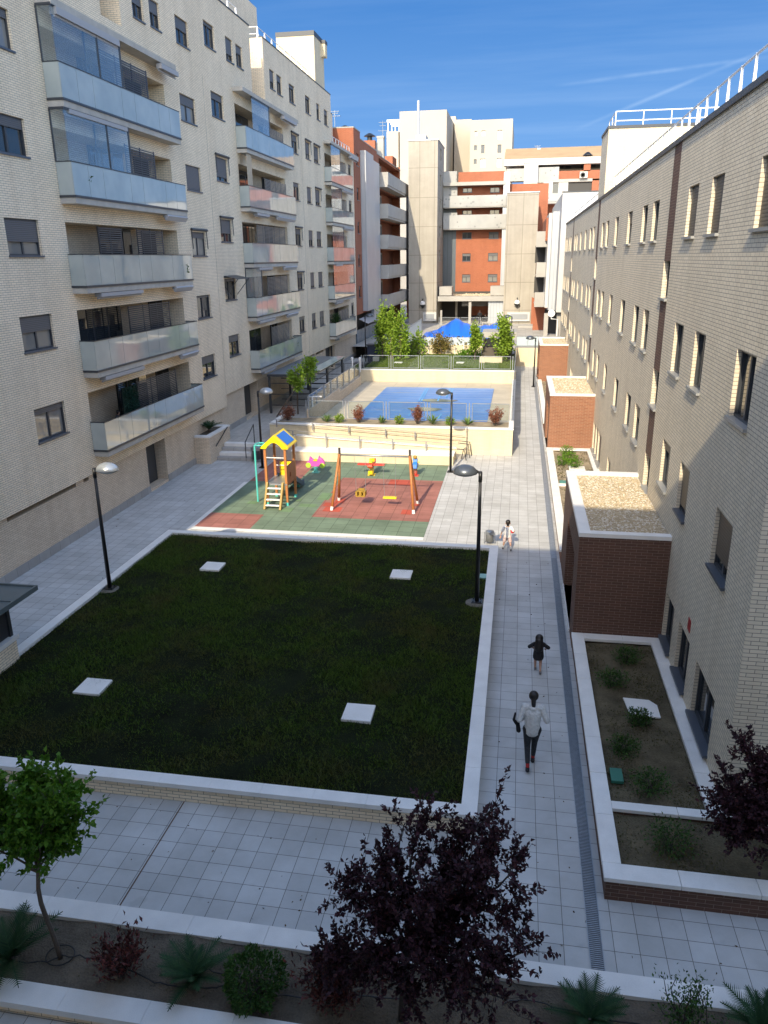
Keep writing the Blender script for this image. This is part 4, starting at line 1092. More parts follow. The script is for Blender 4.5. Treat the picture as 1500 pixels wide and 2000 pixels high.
mb = MB(); mb.box(-17.2, 88.5, 19.6, -15.9, 90.0, 21.3); c_ = mb.build('chimney', MT['cast_concrete'], red)
mb = MB(); vent(mb, -16.6, 89.2, 21.3, .5, .9); mb.build('cowl', MT['black_metal'], c_)
mb = MB(); mb.box(-16.2, 91.5, 19.6, -15.5, 92.3, 22.0); mb.box(-16.25, 91.45, 22.0, -15.45, 92.35, 22.2); mb.build('chimney', MT['cast_concrete'], red)
# ---- concrete stair towers
def ctower(name, label, x0, x1, y0, y1, zt, slits, right):
    t = thing(name, label, 'tower', ((x0+x1)/2, y0, 0))
    mb = MB(); w = Wall('x', x1, 1)
    w.facade(mb, y0, y1, 0, zt, slits, .25)
    mb.quad((x0,y0,0),(x1,y0,0),(x1,y0,zt),(x0,y0,zt)); mb.quad((x0,y0,0),(x0,y1,0),(x0,y1,zt),(x0,y0,zt)); mb.quad((x0,y1,0),(x1,y1,0),(x1,y1,zt),(x0,y1,zt))
    mb.quad((x0,y0,zt-.1),(x1,y0,zt-.1),(x1,y1,zt-.1),(x0,y1,zt-.1))
    mb.build('shaft', MT['concrete'], t)
    mb = MB(); mb.box(x0-.08,y0-.08,zt,x1+.08,y0+.3,zt+.12); mb.box(x0-.08,y1-.3,zt,x1+.08,y1+.08,zt+.12); mb.box(x1-.3,y0+.3,zt,x1+.08,y1-.3,zt+.12); mb.box(x0-.08,y0+.3,zt,x0+.3,y1-.3,zt+.12); mb.build('coping', MT['galv'], t)
    for s in slits:
        mb = MB(); mb.box(x1-.24, s[0]+.01, s[2]+.01, x1-.2, s[1]-.01, s[3]-.01); mb.build('window', MT['pane'], t)
    return t
sl = [(100.5,102.0,zz_,zz_+1.3) for zz_ in (20.6,17.7,14.8,11.9,9.0)]
lt = ctower('concrete_tower', 'tall raw concrete stair tower on the left with a thin steel flue', -13.59, -10.13, YT, 105.4, 22.4, sl, True)
mb = MB(); a = at(817, 266, Y=101); mb.tube([(a.x,101,22.3),(a.x,101,at(830,196,Y=101).z)], .17, 10); fl = mb.build('flue', plain('bright_steel', (.55,.56,.57), .3, .8), lt)
mb = MB(); mb.box(-12.9, 99, 22.3, -11.7, 101.5, 23.2); ho = mb.build('roof_hatch', MT['white_paint'], lt)
rt = ctower('concrete_tower', 'lower raw concrete tower to the right of the orange brick block', -1.95, 1.72, YT, 104, 16.5, [], False)
for tw, px in ((lt, 826), (rt, 1010)):
    p_ = at(px, 593 if tw is lt else 591, Y=YT-.02); mb = MB()
    mb.sphere((p_.x, YT-.35, p_.z), .32, 10, 8, sc=(1,1,1.1)); lm = mb.build('wall_lamp', plain('lamp_globe', (.75,.75,.73), .2), tw)
    mb = MB(); mb.box(p_.x-.06, YT-.3, p_.z+.25, p_.x+.06, YT-.003, p_.z+.6); mb.lathe([(.02,-.55),(.2,-.35),(.36,-.2),(.36,-.12)], (p_.x,YT-.35,p_.z), 10); mb.build('bracket', MT['black_metal'], lm)
# ---- orange brick block between the towers
mid = thing('apartment_building', 'orange brick block with perforated balcony bands between the two concrete towers', 'building', (-5, 107, 0))
YM = 105.6; YB = 104.2
mb = MB(); WM = Wall('y', YM, -1)
def U_(px, py): return at(px, py, Y=YM)
def holes_px(l):
    r = []
    for (x0,y0,x1,y1) in l: a = U_(x0,y0); b = U_(x1,y1); r.append((a.x,b.x,b.z,a.z))
    return r
mw = holes_px([(904,367.5,922,375.5),(957.5,366,975.5,375.5),(903,411,921.5,419),(956.5,410,975,418.5),(903,454,921,466.5),(955,453,973.5,466),(903,495,919,510),(953.5,494,972,509.5),(902.5,536,918.5,551),(953,535.5,971,550.5)])
g = U_(893,336); h = U_(990,572)
WM.facade(mb, g.x, h.x, h.z, U_(893,362).z, mw, .18)
mb.box(-15, YM, U_(866,572).z, g.x, YM+.3, U_(866,375).z, 1)
mb.box(-15, YM+.3, PZ, 3, YM+10, U_(893,362).z, 0)
mb.build('wall', [MT['orange_brick'], MT['dark_cladding']], mid)
for i, q in enumerate(mw): WM.window(mid, *q, .16, .35 if i > 4 else .0, 2, pane='pane_light' if i in (7,9,5,8) else 'pane')
def band(px0, py0, px1, py1, Y, d, mat, name):
    mb = MB(); pb(mb, px0, py0, px1, py1, Y, d); return mb.build(name, MT[mat], mid)
band(866, 335, 892, 356, YB+.5, .3, 'perforated', 'parapet_panel'); band(895.5, 336.5, 985, 356, YB, .4, 'orange_brick', 'parapet_panel'); band(866, 356.5, 988, 360, YB-.2, 2., 'cast_concrete', 'slab')
band(866, 360.5, 893, 382, YB+.5, .2, 'perforated', 'screen'); 
band(866, 383, 989, 402, YB-.3, .15, 'perforated', 'balcony_front'); band(866, 402.3, 989, 404, YB-.25, 1.7, 'cast_concrete', 'slab')
band(866, 416, 893, 420, YB+.5, .2, 'perforated', 'screen'); band(866, 420.5, 988, 445, YB-.3, .15, 'perforated', 'balcony_front'); band(866, 445.3, 988, 447, YB-.25, 1.7, 'cast_concrete', 'slab')
band(984.5, 336, 988, 572, YB-.1, 1.5, 'metal_panel', 'edge_panel')
# ground floor: beam, columns, railing
band(855, 579, 987, 588, YT+.3, 1.0, 'cast_concrete', 'beam')
a = at(855,579,Y=YT+1.3); b = at(987,579,Y=YT+1.3)
mb = MB(); mb.quad((a.x,YT+1.3,a.z+.02),(b.x,YT+1.3,a.z+.02),(b.x,YM,a.z+.05),(a.x,YM,a.z+.05)); pebble_mesh(mb, a.x+3, YT+1.5, b.x-.4, YM-.2, a.z+.04, 500, .12); mb.build('gravel_roof', MT['gravel'], mid)
band(857.5, 560, 882, 577, YT+1.4, 2.5, 'cast_concrete', 'terrace_wall'); band(958, 559, 984, 577, YT+1.4, 2.5, 'cast_concrete', 'terrace_wall')
for q in ((915.5,588.2,919.5,635,YT+.5,.4),(889.5,588.2,893,625,YT+5,.4),(860,606,863,640,YT-1.,.3)):
    mb = MB(); pb(mb, *q, zb=PZ); mb.build('column', MT['cast_concrete'], mid)
band(954, 588.2, 985, 640, YT+.7, .1, 'metal_panel', 'door_panel')
mb = MB(); mb.box(-10.1, YT+7, PZ, -1.9, YT+7.2, 5.2); mb.build('lobby_wall', MT['dim'], mid)
mb = MB(); pb(mb, 919, 598.5, 955, 616, YT+6.8, .15); mb.build('lobby_panel', MT['orange_brick'], mid)
mb = MB(); pb(mb, 902, 588.3, 955, 598, YT+6.8, .15); mb.build('lobby_window', MT['pane_light'], mid)
# ---- cream tower block far behind
cr = thing('apartment_building', 'tall pale cream apartment tower rising behind the concrete towers', 'building', (-13, 140, 0))
Y2 = 140.
mb = MB()
pb(mb, 755, 257, 779, 420, Y2+.3, 20, zb=0); pb(mb, 780.5, 218, 870, 420, Y2, 18, zb=0); pb(mb, 870, 228, 887, 420, Y2+16, 12, zb=0); pb(mb, 888, 234, 917, 420, Y2+13, 14, zb=0)
mb.build('wall', MT['far_cream'], cr)
WF = Wall('y', Y2+4, -1); a = at(919, 235, Y=Y2+4); b = at(995, 420, Y=Y2+4)
fw_ = []
for (x0,y0,x1,y1) in ((927,256,932.5,265),(940.5,255,948,265),(972,254,980.5,272.5),(926,284,931.5,293),(940,283,946,299.5),(972,282.5,979,298.5),(925.5,311,931,320),(938,310,947.5,327),(970.5,309,979.5,326.5),(924,337,931,350)):
    p, q = at(x0,y0,Y=Y2+4), at(x1,y1,Y=Y2+4); fw_.append((p.x,q.x,q.z,p.z))
mb = MB(); WF.facade(mb, a.x, b.x, 0, a.z, fw_, .3); mb.quad((b.x,Y2+4,0),(b.x,Y2+24,0),(b.x,Y2+24,a.z),(b.x,Y2+4,a.z)); mb.quad((a.x,Y2+4,0),(a.x,Y2+24,0),(a.x,Y2+24,a.z),(a.x,Y2+4,a.z)); mb.quad((a.x,Y2+4,a.z-.2),(b.x,Y2+4,a.z-.2),(b.x,Y2+24,a.z-.2),(a.x,Y2+24,a.z-.2))
mb.build('wall', MT['far_cream'], cr)
MT['white_blind'] = plain('white_blind', (.8,.79,.76), .6)
for i, q in enumerate(fw_):
    mb = MB(); WF.box(mb, q[0]+.01, q[1]-.01, -.28, -.25, q[2]+.01, q[3]-.01); mb.build('window', MT['white_blind'] if i in (2,7,8,0,1) else MT['pane'], cr)
mb = MB(); pb(mb, 755.5, 234, 781, 238, Y2+1, .3)
for i in range(4): x = at(757+i*7,234,Y=Y2+1).x; mb.box(x,Y2+1.01,at(757,257,Y=Y2).z,x+.15,Y2+1.2,at(757,238,Y=Y2).z)
for i in range(3): y = Y2+2+i*2; a = at(757,234,Y=Y2+1); b = at(781,234,Y=Y2+1); mb.box(a.x, y, a.z-.3, b.x, y+.3, a.z-.02)
mb.build('pergola', MT['white_metal'], cr)
mb = MB(); mb.box(at(755,334,Y=130).x, 128, 0, at(802,334,Y=130).x, 131, at(755,334,Y=130).z); mb.build('lower_block', MT['cast_concrete'], cr)
# ---- block at the far right with the tan tiled roof
bk = thing('apartment_building', 'long far block with tan tiled roof, white panels and orange brick', 'building', (6, 125, 0))
Y3 = 125.
def bb(name, mat, *boxes, parent=bk):
    mb = MB()
    for (x0,y0,x1,y1,dy,dp) in boxes: pb(mb, x0,y0,x1,y1,Y3+dy,dp)
    return mb.build(name, MT[mat] if isinstance(mat, str) else mat, parent)
bb('wall', 'orange_brick', (990,376,1240,640,2,10), (1092,334,1240,350,-1,.4), (1157,349,1240,373,-1,.6))
bb('wall', 'far_cream', (990,311,1240,335,3,9), (1048,351.5,1108,373.5,-.8,1))
a = at(985,311,Y=Y3-1); b = at(1245,311,Y=Y3-1); c0 = at(985,297,Y=Y3+5).z
mb = MB(); mb.prism([(Y3-1,a.z),(Y3+13,a.z),(Y3+6,a.z+2.2)], 'x', a.x, b.x); mb.build('roof', MT['roof_tile'], bk)
bb('eaves', 'white_paint', (985,311.3,1245,316,-1.2,1.5)); bb('painted_upper_shade', MT['dim'], (1050,318,1240,326,2.8,.1))  # dark strip under the eaves paints their shade on the wall
bb('white_shaft', 'white_paint', (1024.5,318,1049,373.5,-2,3))
bb('shaft_cap', 'grey_metal', (1024,312,1049.5,317.5,-2.1,3.2)); bb('balcony_front', 'perforated', (990,330,1023,350.5,-1,.15), (1049.5,327,1091,350.5,-1,.15), (990,361,1023,373.5,-1,.1), (1050,378,1096,394,-1.5,.15))
bb('slab', 'cast_concrete', (990,351,1024,353.5,-1.1,2), (1049.5,351.2,1157,354,-1.1,2), (1050,394.5,1096,397,-1.5,2))
bb('window', 'pane', (1051,361,1061.5,377,-.9,.05), (1078.5,359.5,1091,377,-.9,.05), (994,318,1005,327,2.7,.1), (1018,318,1023,327,2.7,.1), (1092,321,1100,328.5,2.7,.1), (1105,320.5,1115,328.5,2.7,.1), (1135,320,1141,328,2.7,.1), (1154,319.5,1163,327,2.7,.1))
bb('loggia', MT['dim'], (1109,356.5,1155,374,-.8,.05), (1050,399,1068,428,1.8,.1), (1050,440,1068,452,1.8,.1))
bb('white_pier', 'white_paint', (1055,410,1067,428,1.2,.3), (1091.5,353,1108,390,-1,.5), (1062,356,1078,391,-1.2,.3))
bb('balcony_front', 'cast_concrete', (1048,430,1066,433,-1.,.15))
mb = MB(); p_ = at(1140, 341, Y=Y3-1.5); mb.box(p_.x-.55, Y3-1.6, p_.z-.45, p_.x+.55, Y3-1.02, p_.z+.4); ac = mb.build('air_conditioner', MT['white_paint'], bk)
mb = MB(); 
for r0, r1 in ((.30,.36),(.16,.2)):
    mb.lathe([(r0,0),(r1,0),(r1,.02),(r0,.02)], (0,0,0), 14)
mb.v = [(p_.x-.12+x, Y3-1.62-z, p_.z-.05+y) for x,y,z in mb.v]; mb.build('fan_grille', MT['black_metal'], ac)
mb = MB(); pb(mb, 1141, 318, 1153, 334, Y3-1, 1); ch = mb.build('chimney', MT['orange_brick'], bk)
q = at(1147, 317, Y=Y3-.5); mb = MB(); vent(mb, q.x, Y3-.5, q.z, .55, 1.4); mb.build('cowl', MT['black_metal'], ch)
for px, py in ((1037,300),(1052.5,296),(1082,298),(1171,295)):
    mb = MB(); pb(mb, px-3, py-4, px+3, py+6, Y3+5, 1.0); pb(mb, px-3.3, py-7, px+3.3, py-3.95, Y3+4.95, 1.1, 1); mb.build('chimney', [MT['far_cream'], MT['grey_metal']], bk)
# ---- white building just beyond the grey brick one
wb = thing('apartment_building', 'white rendered block with metal bays just beyond the grey brick building', 'building', (6, 80, 0))
YW = 76.
mb = MB(); pb(mb, 1099.5, 376, 1170, 610, YW, 26); mb.build('wall', MT['white_paint'], wb)
a = at(1099.5,376,Y=YW); mb = MB(); mb.box(a.x-.06, YW-.05, a.z, a.x+6, YW+.3, a.z+.1); mb.build('coping', MT['dark_metal'], wb)
mb = MB(); pb(mb, 1080.5, 413, 1097, 606, YW+4, 6); mb.build('metal_bay', MT['metal_panel'], wb)
mb = MB(); pb(mb, 1073, 416, 1080, 601, YW+5.5, 16); mb.build('fin_wall', MT['white_paint'], wb)
mb = MB(); pb(mb, 1067.5, 425, 1074, 470, YW+7.5, 14); mb.build('upper_wall', MT['orange_brick'], wb)
for (x0, y0, x1, y1) in ((1048.5,452,1071,482),(1048,512.5,1071,541),(1044.5,571,1067.5,599.5)):
    mb = MB(); pb(mb, x0, y0, x1, y1, YW+8, .12); pb(mb, x0, y1-2, x1, y1, YW+8.13, 8); bc = mb.build('balcony', MT['cast_concrete'], wb)
for (x0, y0, x1, y1) in ((1046,480,1073,513),(1044,540,1070,572)):
    mb = MB(); pb(mb, x0, y0, x1, y1, YW+13, .1); mb.build('loggia', MT['dim'], wb)
mb = MB(); pb(mb, 1042,600,1064,652,YW+13,.2, zb=PZ); mb.build('entrance_wall', MT['orange_brick'], wb)
mb = MB(); pb(mb, 1063, 612, 1069, 655, YW+6, .5, zb=PZ); mb.build('column', MT['cast_concrete'], wb)
mb = MB(); pb(mb, 1088, 612, 1095, 655, YW+.6, .5, zb=PZ); mb.build('column', MT['cast_concrete'], wb)
mb = MB(); pb(mb, 1064, 604, 1100, 655, YW+9, .2, zb=PZ); mb.build('dark_entrance', MT['dim'], wb)
tag(struct('x', MB(), MT['black']) if False else wb, wb['label'], 'building')
# orange wall strip and planter boxes at the foot of the right tower
mb = MB(); a = at(1036, 640, Y=YT-.4); mb.prism([(a.x, PZ), (a.x+1.0, PZ), (a.x+.45, 4.6), (a.x, 4.8)], 'y', YT-.5, YT-.2)
tag(mb.build('brick_buttress', MT['orange_brick']), 'narrow orange brick wall strip at the foot of the lower concrete tower', 'wall')
mb = MB(); pb(mb, 1012, 636, 1043, 655, YT-6, 1.2, zb=PZ); tag(mb.build('bench', MT['cast_concrete']), 'pale concrete bench block on the plaza by the lower tower', 'bench')
mb = MB(); mb.box(at(990,630,Y=YT-.2).x, YT-.25, PZ+.3, at(1034,630,Y=YT-.2).x, YT-.01, PZ+1.35)
t = tag(mb.build('vent_panel', MT['white_paint']), 'white framed ventilation grille at the foot of the lower concrete tower', 'grille')
mb = MB(); mb.box(at(996,630,Y=YT-.2).x, YT-.27, PZ+.5, at(1030,630,Y=YT-.2).x, YT-.251, PZ+1.15); q = mb.build('louvre', MT['grey_metal'], None); q.parent = t
mb = MB(); mb.box(at(826,630,Y=YT-.2).x, YT-.25, PZ+.3, at(852,630,Y=YT-.2).x, YT-.01, PZ+1.35)
t = tag(mb.build('vent_panel', MT['white_paint']), 'white framed ventilation grille at the foot of the tall concrete tower', 'grille')
mb = MB(); mb.box(at(829,630,Y=YT-.2).x, YT-.27, PZ+.5, at(848,630,Y=YT-.2).x, YT-.251, PZ+1.15); q = mb.build('louvre', MT['grey_metal'], None); q.parent = t
# round mirror sign on the plaza
p_ = at(1077, 612, Y=YW-1); t = thing('traffic_mirror', 'round mirror on a bracket at the corner below the white building', 'mirror', (p_.x, YW-1, PZ))
mb = MB(); mb.lathe([(.0,0),(.3,0),(.33,.03),(0,.05)], (0,0,0), 16); mb.v = [(p_.x+x, YW-1-z, p_.z+y) for x,y,z in mb.v]; mb.build('disc', MT['white_metal'], t)
mb = MB(); mb.tube([(p_.x,YW-.95,p_.z),(p_.x,YW-.95,p_.z-.5),(p_.x+.6,YW-.95,p_.z-.55),(p_.x+.6,YW-.95,PZ)], .04, 6); mb.build('bracket', MT['white_metal'], t)
# antennas on the skyline
def antenna(px, py0, py1, Y, label):
    a = at(px, py0, Y=Y); b = at(px, py1, Y=Y); t = thing('antenna', label, 'antenna', (b.x, Y, b.z))
    mb = MB(); mb.tube([(b.x,Y,b.z),(b.x,Y,a.z)], .035, 5); L = (a.z-b.z)
    for k, wd in ((.95,.9),(.85,.7),(.7,1.1)):
        mb.tube([(b.x-wd/2,Y,b.z+L*k),(b.x+wd/2,Y,b.z+L*k)], .025, 5)
        for j in range(4): x = b.x-wd/2+wd*j/3; mb.tube([(x,Y-.25,b.z+L*k),(x,Y+.25,b.z+L*k)], .015, 4)
    mb.build('mast', MT['galv'], t)
antenna(654, 216, 252, 78, 'lattice television antenna on the red brick roof beside the cream block')
antenna(1049, 284, 303, Y3+6, 'small television antenna on the tan tiled roof')
antenna(748, 236, 300, 104, 'thin tall mast rising between the red block and the cream tower')
for px, py in ((790,218),(845,214)):
    p_ = at(px, py, Y=Y2+2); mb = MB(); mb.hexa([(p_.x-.7,Y2+2,p_.z-.2),(p_.x+.7,Y2+2,p_.z-.8),(p_.x+.7,Y2+3,p_.z-.8),(p_.x-.7,Y2+3,p_.z-.2),(p_.x-.7,Y2+2,p_.z-.1),(p_.x+.7,Y2+2,p_.z-.7),(p_.x+.7,Y2+3,p_.z-.7),(p_.x-.7,Y2+3,p_.z-.1)])
    mb.build('solar_panel', MT['grey_metal'], cr)
# ================================================================== VEGETATION
def mesh_np(name, V, F, mat, parent=None, smooth=False):
    """V: (n,3) world coords, F: (m,k) indices"""
    off = np.zeros(3); p = parent
    while p is not None: off += np.array(p.location); p = p.parent
    V = np.asarray(V, dtype=np.float32)-off.astype(np.float32); F = np.asarray(F, dtype=np.int32)
    me = bpy.data.meshes.new(name); k = F.shape[1]
    me.vertices.add(len(V)); me.vertices.foreach_set('co', V.ravel())
    me.loops.add(F.size); me.loops.foreach_set('vertex_index', F.ravel())
    me.polygons.add(len(F)); me.polygons.foreach_set('loop_start', np.arange(0, F.size, k, dtype=np.int32))
    me.update(calc_edges=True); me.validate()
    me.materials.append(mat)
    o = bpy.data.objects.new(name, me); COL.objects.link(o)
    if parent is not None: o.parent = parent
    return o
def unit(a): return a/np.maximum(1e-9, np.linalg.norm(a, axis=-1, keepdims=True))
def leaves(name, C, D, L, W, mat, parent, jitter=.6, fold=.25):
    """kite shaped folded leaves; C centres, D preferred directions"""
    n = len(C); C = np.asarray(C); D = unit(np.asarray(D)+rng.normal(0, jitter, (n, 3)))
    Nn = unit(np.cross(D, rng.normal(0, 1, (n, 3)))+np.array([0, 0, .35])); S = unit(np.cross(D, Nn)); Nn = np.cross(S, D)
    l = (L*rng.uniform(.65, 1.25, (n, 1))); w = l*(W/L)*rng.uniform(.8, 1.2, (n, 1))
    m = C+D*l*.45
    V = np.stack([C, m+S*w/2+Nn*w*fold, C+D*l-Nn*l*.12, m-S*w/2+Nn*w*fold], 1).reshape(-1, 3)
    return mesh_np(name, V, np.arange(4*n).reshape(-1, 4), mat, parent)
MT['bark'] = rough_mat('bark', (.11,.085,.065), .3, 9, .9, .6, 60)
MT['dark_bark'] = rough_mat('dark_bark', (.055,.045,.04), .3, 9, .9, .6, 60)
MT['plum_leaf'] = leafmat('plum_leaf', (.026,.012,.017), (.080,.030,.040), .13, .5)
MT['green_leaf'] = leafmat('green_leaf', (.05,.14,.012), (.14,.27,.03), .3, .4)
MT['bright_leaf'] = leafmat('bright_leaf', (.14,.25,.02), (.30,.42,.06), .3, .45)
MT['conifer_leaf'] = leafmat('conifer_leaf', (.12,.21,.02), (.28,.40,.05), .2, .5)
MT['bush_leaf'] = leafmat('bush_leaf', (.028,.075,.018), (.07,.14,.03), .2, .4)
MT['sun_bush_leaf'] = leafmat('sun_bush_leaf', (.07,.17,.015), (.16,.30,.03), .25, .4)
MT['red_leaf'] = leafmat('photinia_leaf', (.05,.02,.02), (.17,.05,.045), .15, .4)
MT['rust_leaf'] = leafmat('rust_leaf', (.16,.05,.03), (.34,.15,.10), .2, .5)
MT['cycad_leaf'] = leafmat('cycad_leaf', (.015,.05,.022), (.035,.085,.03), .15, .6)
MT['agave_leaf'] = leafmat('agave_leaf', (.09,.17,.05), (.18,.26,.08), .15, .4)
MT['dry_vine'] = leafmat('dry_vine_leaf', (.12,.12,.03), (.28,.20,.07), .2, .6)
def limb(mb, a, b, r0, r1, bend=.12, n=7, seed=None):
    a, b = np.array(a, float), np.array(b, float); L = np.linalg.norm(b-a)
    k = rng.normal(0, bend*L, 3)*np.array([1,1,.4]); k2 = rng.normal(0, bend*.4*L, 3)
    P = []
    for i in range(n):
        t = i/(n-1); P.append(a+(b-a)*t+k*math.sin(math.pi*t)+k2*math.sin(2*math.pi*t))
    mb.tube(P, [r0+(r1-r0)*i/(n-1) for i in range(n)], 6)
    return np.array(P)
def twig_cloud(mb, P, r, length, n, up=.3, start=.25, outw=None):
    """twigs leaving a limb; returns leaf positions and directions"""
    C, D = [], []
    for _ in range(n):
        t = rng.uniform(start, 1)**.8; f = t*(len(P)-1); i = min(int(f), len(P)-2); p = P[i]+(P[i+1]-P[i])*(f-i)
        ax = unit(P[i+1]-P[i]); d = unit(ax*.8+rng.normal(0, .75, 3)+np.array([0,0,up])); L = length*rng.uniform(.4, 1.2)
        q = p+d*L+rng.normal(0, .08*L, 3)
        mb.tube([p, (p+q)/2+rng.normal(0,.05*L,3), q], [r, r*.7, r*.35], 4, cap=False)
        m = max(3, int(L*75))
        for j in range(m):
            s = rng.uniform(.15, 1.05); C.append(p+(q-p)*s+rng.normal(0, .012, 3)); D.append(d*.7+rng.normal(0,.5,3))
    return C, D
def tree(name, label, base, trunk_top, r0, targets, leafm, L, W, twigs, tw_len, bark='bark', fork_spread=.0, group=None, cat='tree', up=.3, dens=1.):
    base = np.array(base, float); top = np.array(trunk_top, float)
    t = thing(name, label, cat, tuple(base), group)
    mb = MB(); P = limb(mb, base-np.array([0,0,.05]), top, r0, r0*.75, .03, 8); mb.build('trunk', MT[bark], t, smooth=True)
    lm = MB(); C, D = [], []
    for (tx, nt) in targets:
        s = P[rng.integers(max(1, len(P)-2), len(P))]
        q = limb(lm, s, tx, r0*.5, r0*.12, .10, 8)
        c, d = twig_cloud(lm, q, r0*.09, tw_len, int(nt*dens), up)
        C += c; D += d
    lm.build('limbs', MT[bark], t, smooth=True)
    leaves('crown', C, D, L, W, leafm, t)
    return t, len(C)
# ---- the purple plum in front
def A_(px, py, Y): return np.array(at(px, py, Y=Y))
bx = np.array(at(785, 1985, Z=.05))
tg = [(A_(972,1568,7.9),34),(A_(955,1648,7.7),30),(A_(900,1628,8.1),26),(A_(835,1603,7.9),22),(A_(790,1608,8.0),12),(A_(1000,1688,7.5),22),(A_(860,1708,7.6),34),(A_(760,1690,7.6),24),(A_(705,1718,7.9),18),(A_(680,1745,7.5),22),
      (A_(930,1720,7.2),34),(A_(850,1760,7.0),34),(A_(760,1790,7.2),30),(A_(650,1850,7.3),26),(A_(615,1880,7.2),16),(A_(1045,1840,7.3),16),(A_(990,1800,7.1),26),(A_(1000,1890,6.9),22),(A_(930,1850,6.8),34),(A_(830,1870,6.8),34),(A_(740,1880,6.9),26),(A_(900,1950,6.7),26),(A_(800,1960,6.8),22),(A_(980,1950,6.8),14),(A_(700,1900,7.2),14)]
tr, nl = tree('purple_leaf_tree', 'large purple leaved plum tree in the front bed, nearest the viewer', bx, bx+np.array([.05,.05,1.15]), .055, tg, MT['plum_leaf'], .07, .04, 0, .42, 'dark_bark', dens=1.6)
# ---- second plum at the right edge
b2 = np.array(at(1510, 1690, Z=.35)); 
tg = [(A_(1450,1459,10.6),24),(A_(1420,1514,10.5),20),(A_(1400,1544,10.6),12),(A_(1480,1484,10.8),24),(A_(1510,1514,10.4),26),(A_(1400,1560,10.3),20),(A_(1450,1560,10.2),30),(A_(1500,1580,10.1),30),(A_(1550,1534,10.4),22),(A_(1560,1600,10.2),22),(A_(1410,1600,10.2),14),(A_(1440,1640,10.0),16),(A_(1500,1660,9.9),18)]
tree('purple_leaf_tree', 'dark purple leaved tree at the right edge standing in the brick planter', b2, b2+np.array([0,0,.8]), .045, tg, MT['plum_leaf'], .068, .04, 0, .36, 'dark_bark', dens=2.2)
# ---- green tree at the left
b3 = np.array(at(118, 1868, Z=.05)); t3 = np.array(at(78, 1668, Y=7.35))
tg = [(A_(x,y+(22 if y<1560 else 0),Y),n) for x,y,Y,n in ((115,1500,7.4,16),(60,1505,7.3,20),(-10,1520,7.4,20),(145,1530,7.5,16),(150,1585,7.2,16),(110,1560,7.0,22),(40,1570,7.0,22),(-30,1590,7.1,18),(130,1620,7.3,16),(70,1620,7.6,16),(10,1620,7.2,14),(60,1640,7.1,12),(90,1530,7.9,18),(20,1560,7.8,16),(-60,1540,7.4,12),(130,1560,7.8,16))]
tree('green_tree', 'young green tree with a thin leaning trunk in the front bed at the left edge', b3, t3, .035, tg, MT['green_leaf'], .08, .05, 0, .33, 'bark', dens=2.3)
# ---- shrubs
def bush(name, label, c, rx, h, mat, L, W, n, group=None, stems=9, cat='shrub', fill=.75, bark='dark_bark', ball=False):
    c = np.array(c, float); t = thing(name, label, cat, tuple(c), group)
    mb = MB(); tips = []
    for i in range(stems):
        a = rng.uniform(0, 6.28); rr = rx*math.sqrt(rng.uniform(0,1))*.85; q = c+np.array([rr*math.cos(a), rr*math.sin(a), h*rng.uniform(.55,1.)*(1-.35*(rr/rx)**2)])
        limb(mb, c+np.array([rng.normal(0,.03),rng.normal(0,.03),0]), q, .012, .004, .1, 5); tips.append(q)
    mb.build('stems', MT[bark], t)
    tips = np.array(tips)
    if ball:
        v = unit(rng.normal(0,1,(n,3))); r_ = rng.uniform(fill,1.02,(n,1))*(1+.12*np.sin(v[:,:1]*7+v[:,1:2]*5))
        C = c+np.array([0,0,h*.5])+v*r_*np.array([rx,rx,h*.5]); D = v+np.array([0,0,.4])
        C[:,2] = np.maximum(C[:,2], c[2]+.02)
    else:
        k = rng.integers(0, stems, n); s = rng.uniform(.3, 1.05, (n,1))
        base = c+np.array([0,0,.05]); C = base+(tips[k]-base)*s+rng.normal(0, rx*.16, (n,3)); D = (tips[k]-base)+rng.normal(0,.2,(n,3)); D = unit(D)+np.array([0,0,.2])
        C[:,2] = np.maximum(C[:,2], c[2]+.02)
    leaves('foliage', C, D, L, W, MT[mat], t)
    return t
bush('photinia_shrub', 'reddish photinia shrub between two cycads in the front bed', at(240,1905,Z=.05), .42, .75, 'red_leaf', .085, .03, 900, stems=22)
bush('photinia_shrub', 'dark bronze shrub at the foot of the purple tree in the front bed', at(650,1960,Z=.05), .55, .7, 'red_leaf', .085, .03, 1500, stems=26)
bush('round_bush', 'rounded glossy green bush in the front bed between the cycad and the purple tree', at(497,1950,Z=.03), .40, .66, 'bush_leaf', .06, .028, 2600, ball=True, fill=.7)
bush('leggy_shrub', 'loose upright green shrub at the bottom right leaning over the white kerb', at(1340,2010,Z=.05), .5, .75, 'bush_leaf', .05, .025, 900, stems=16)
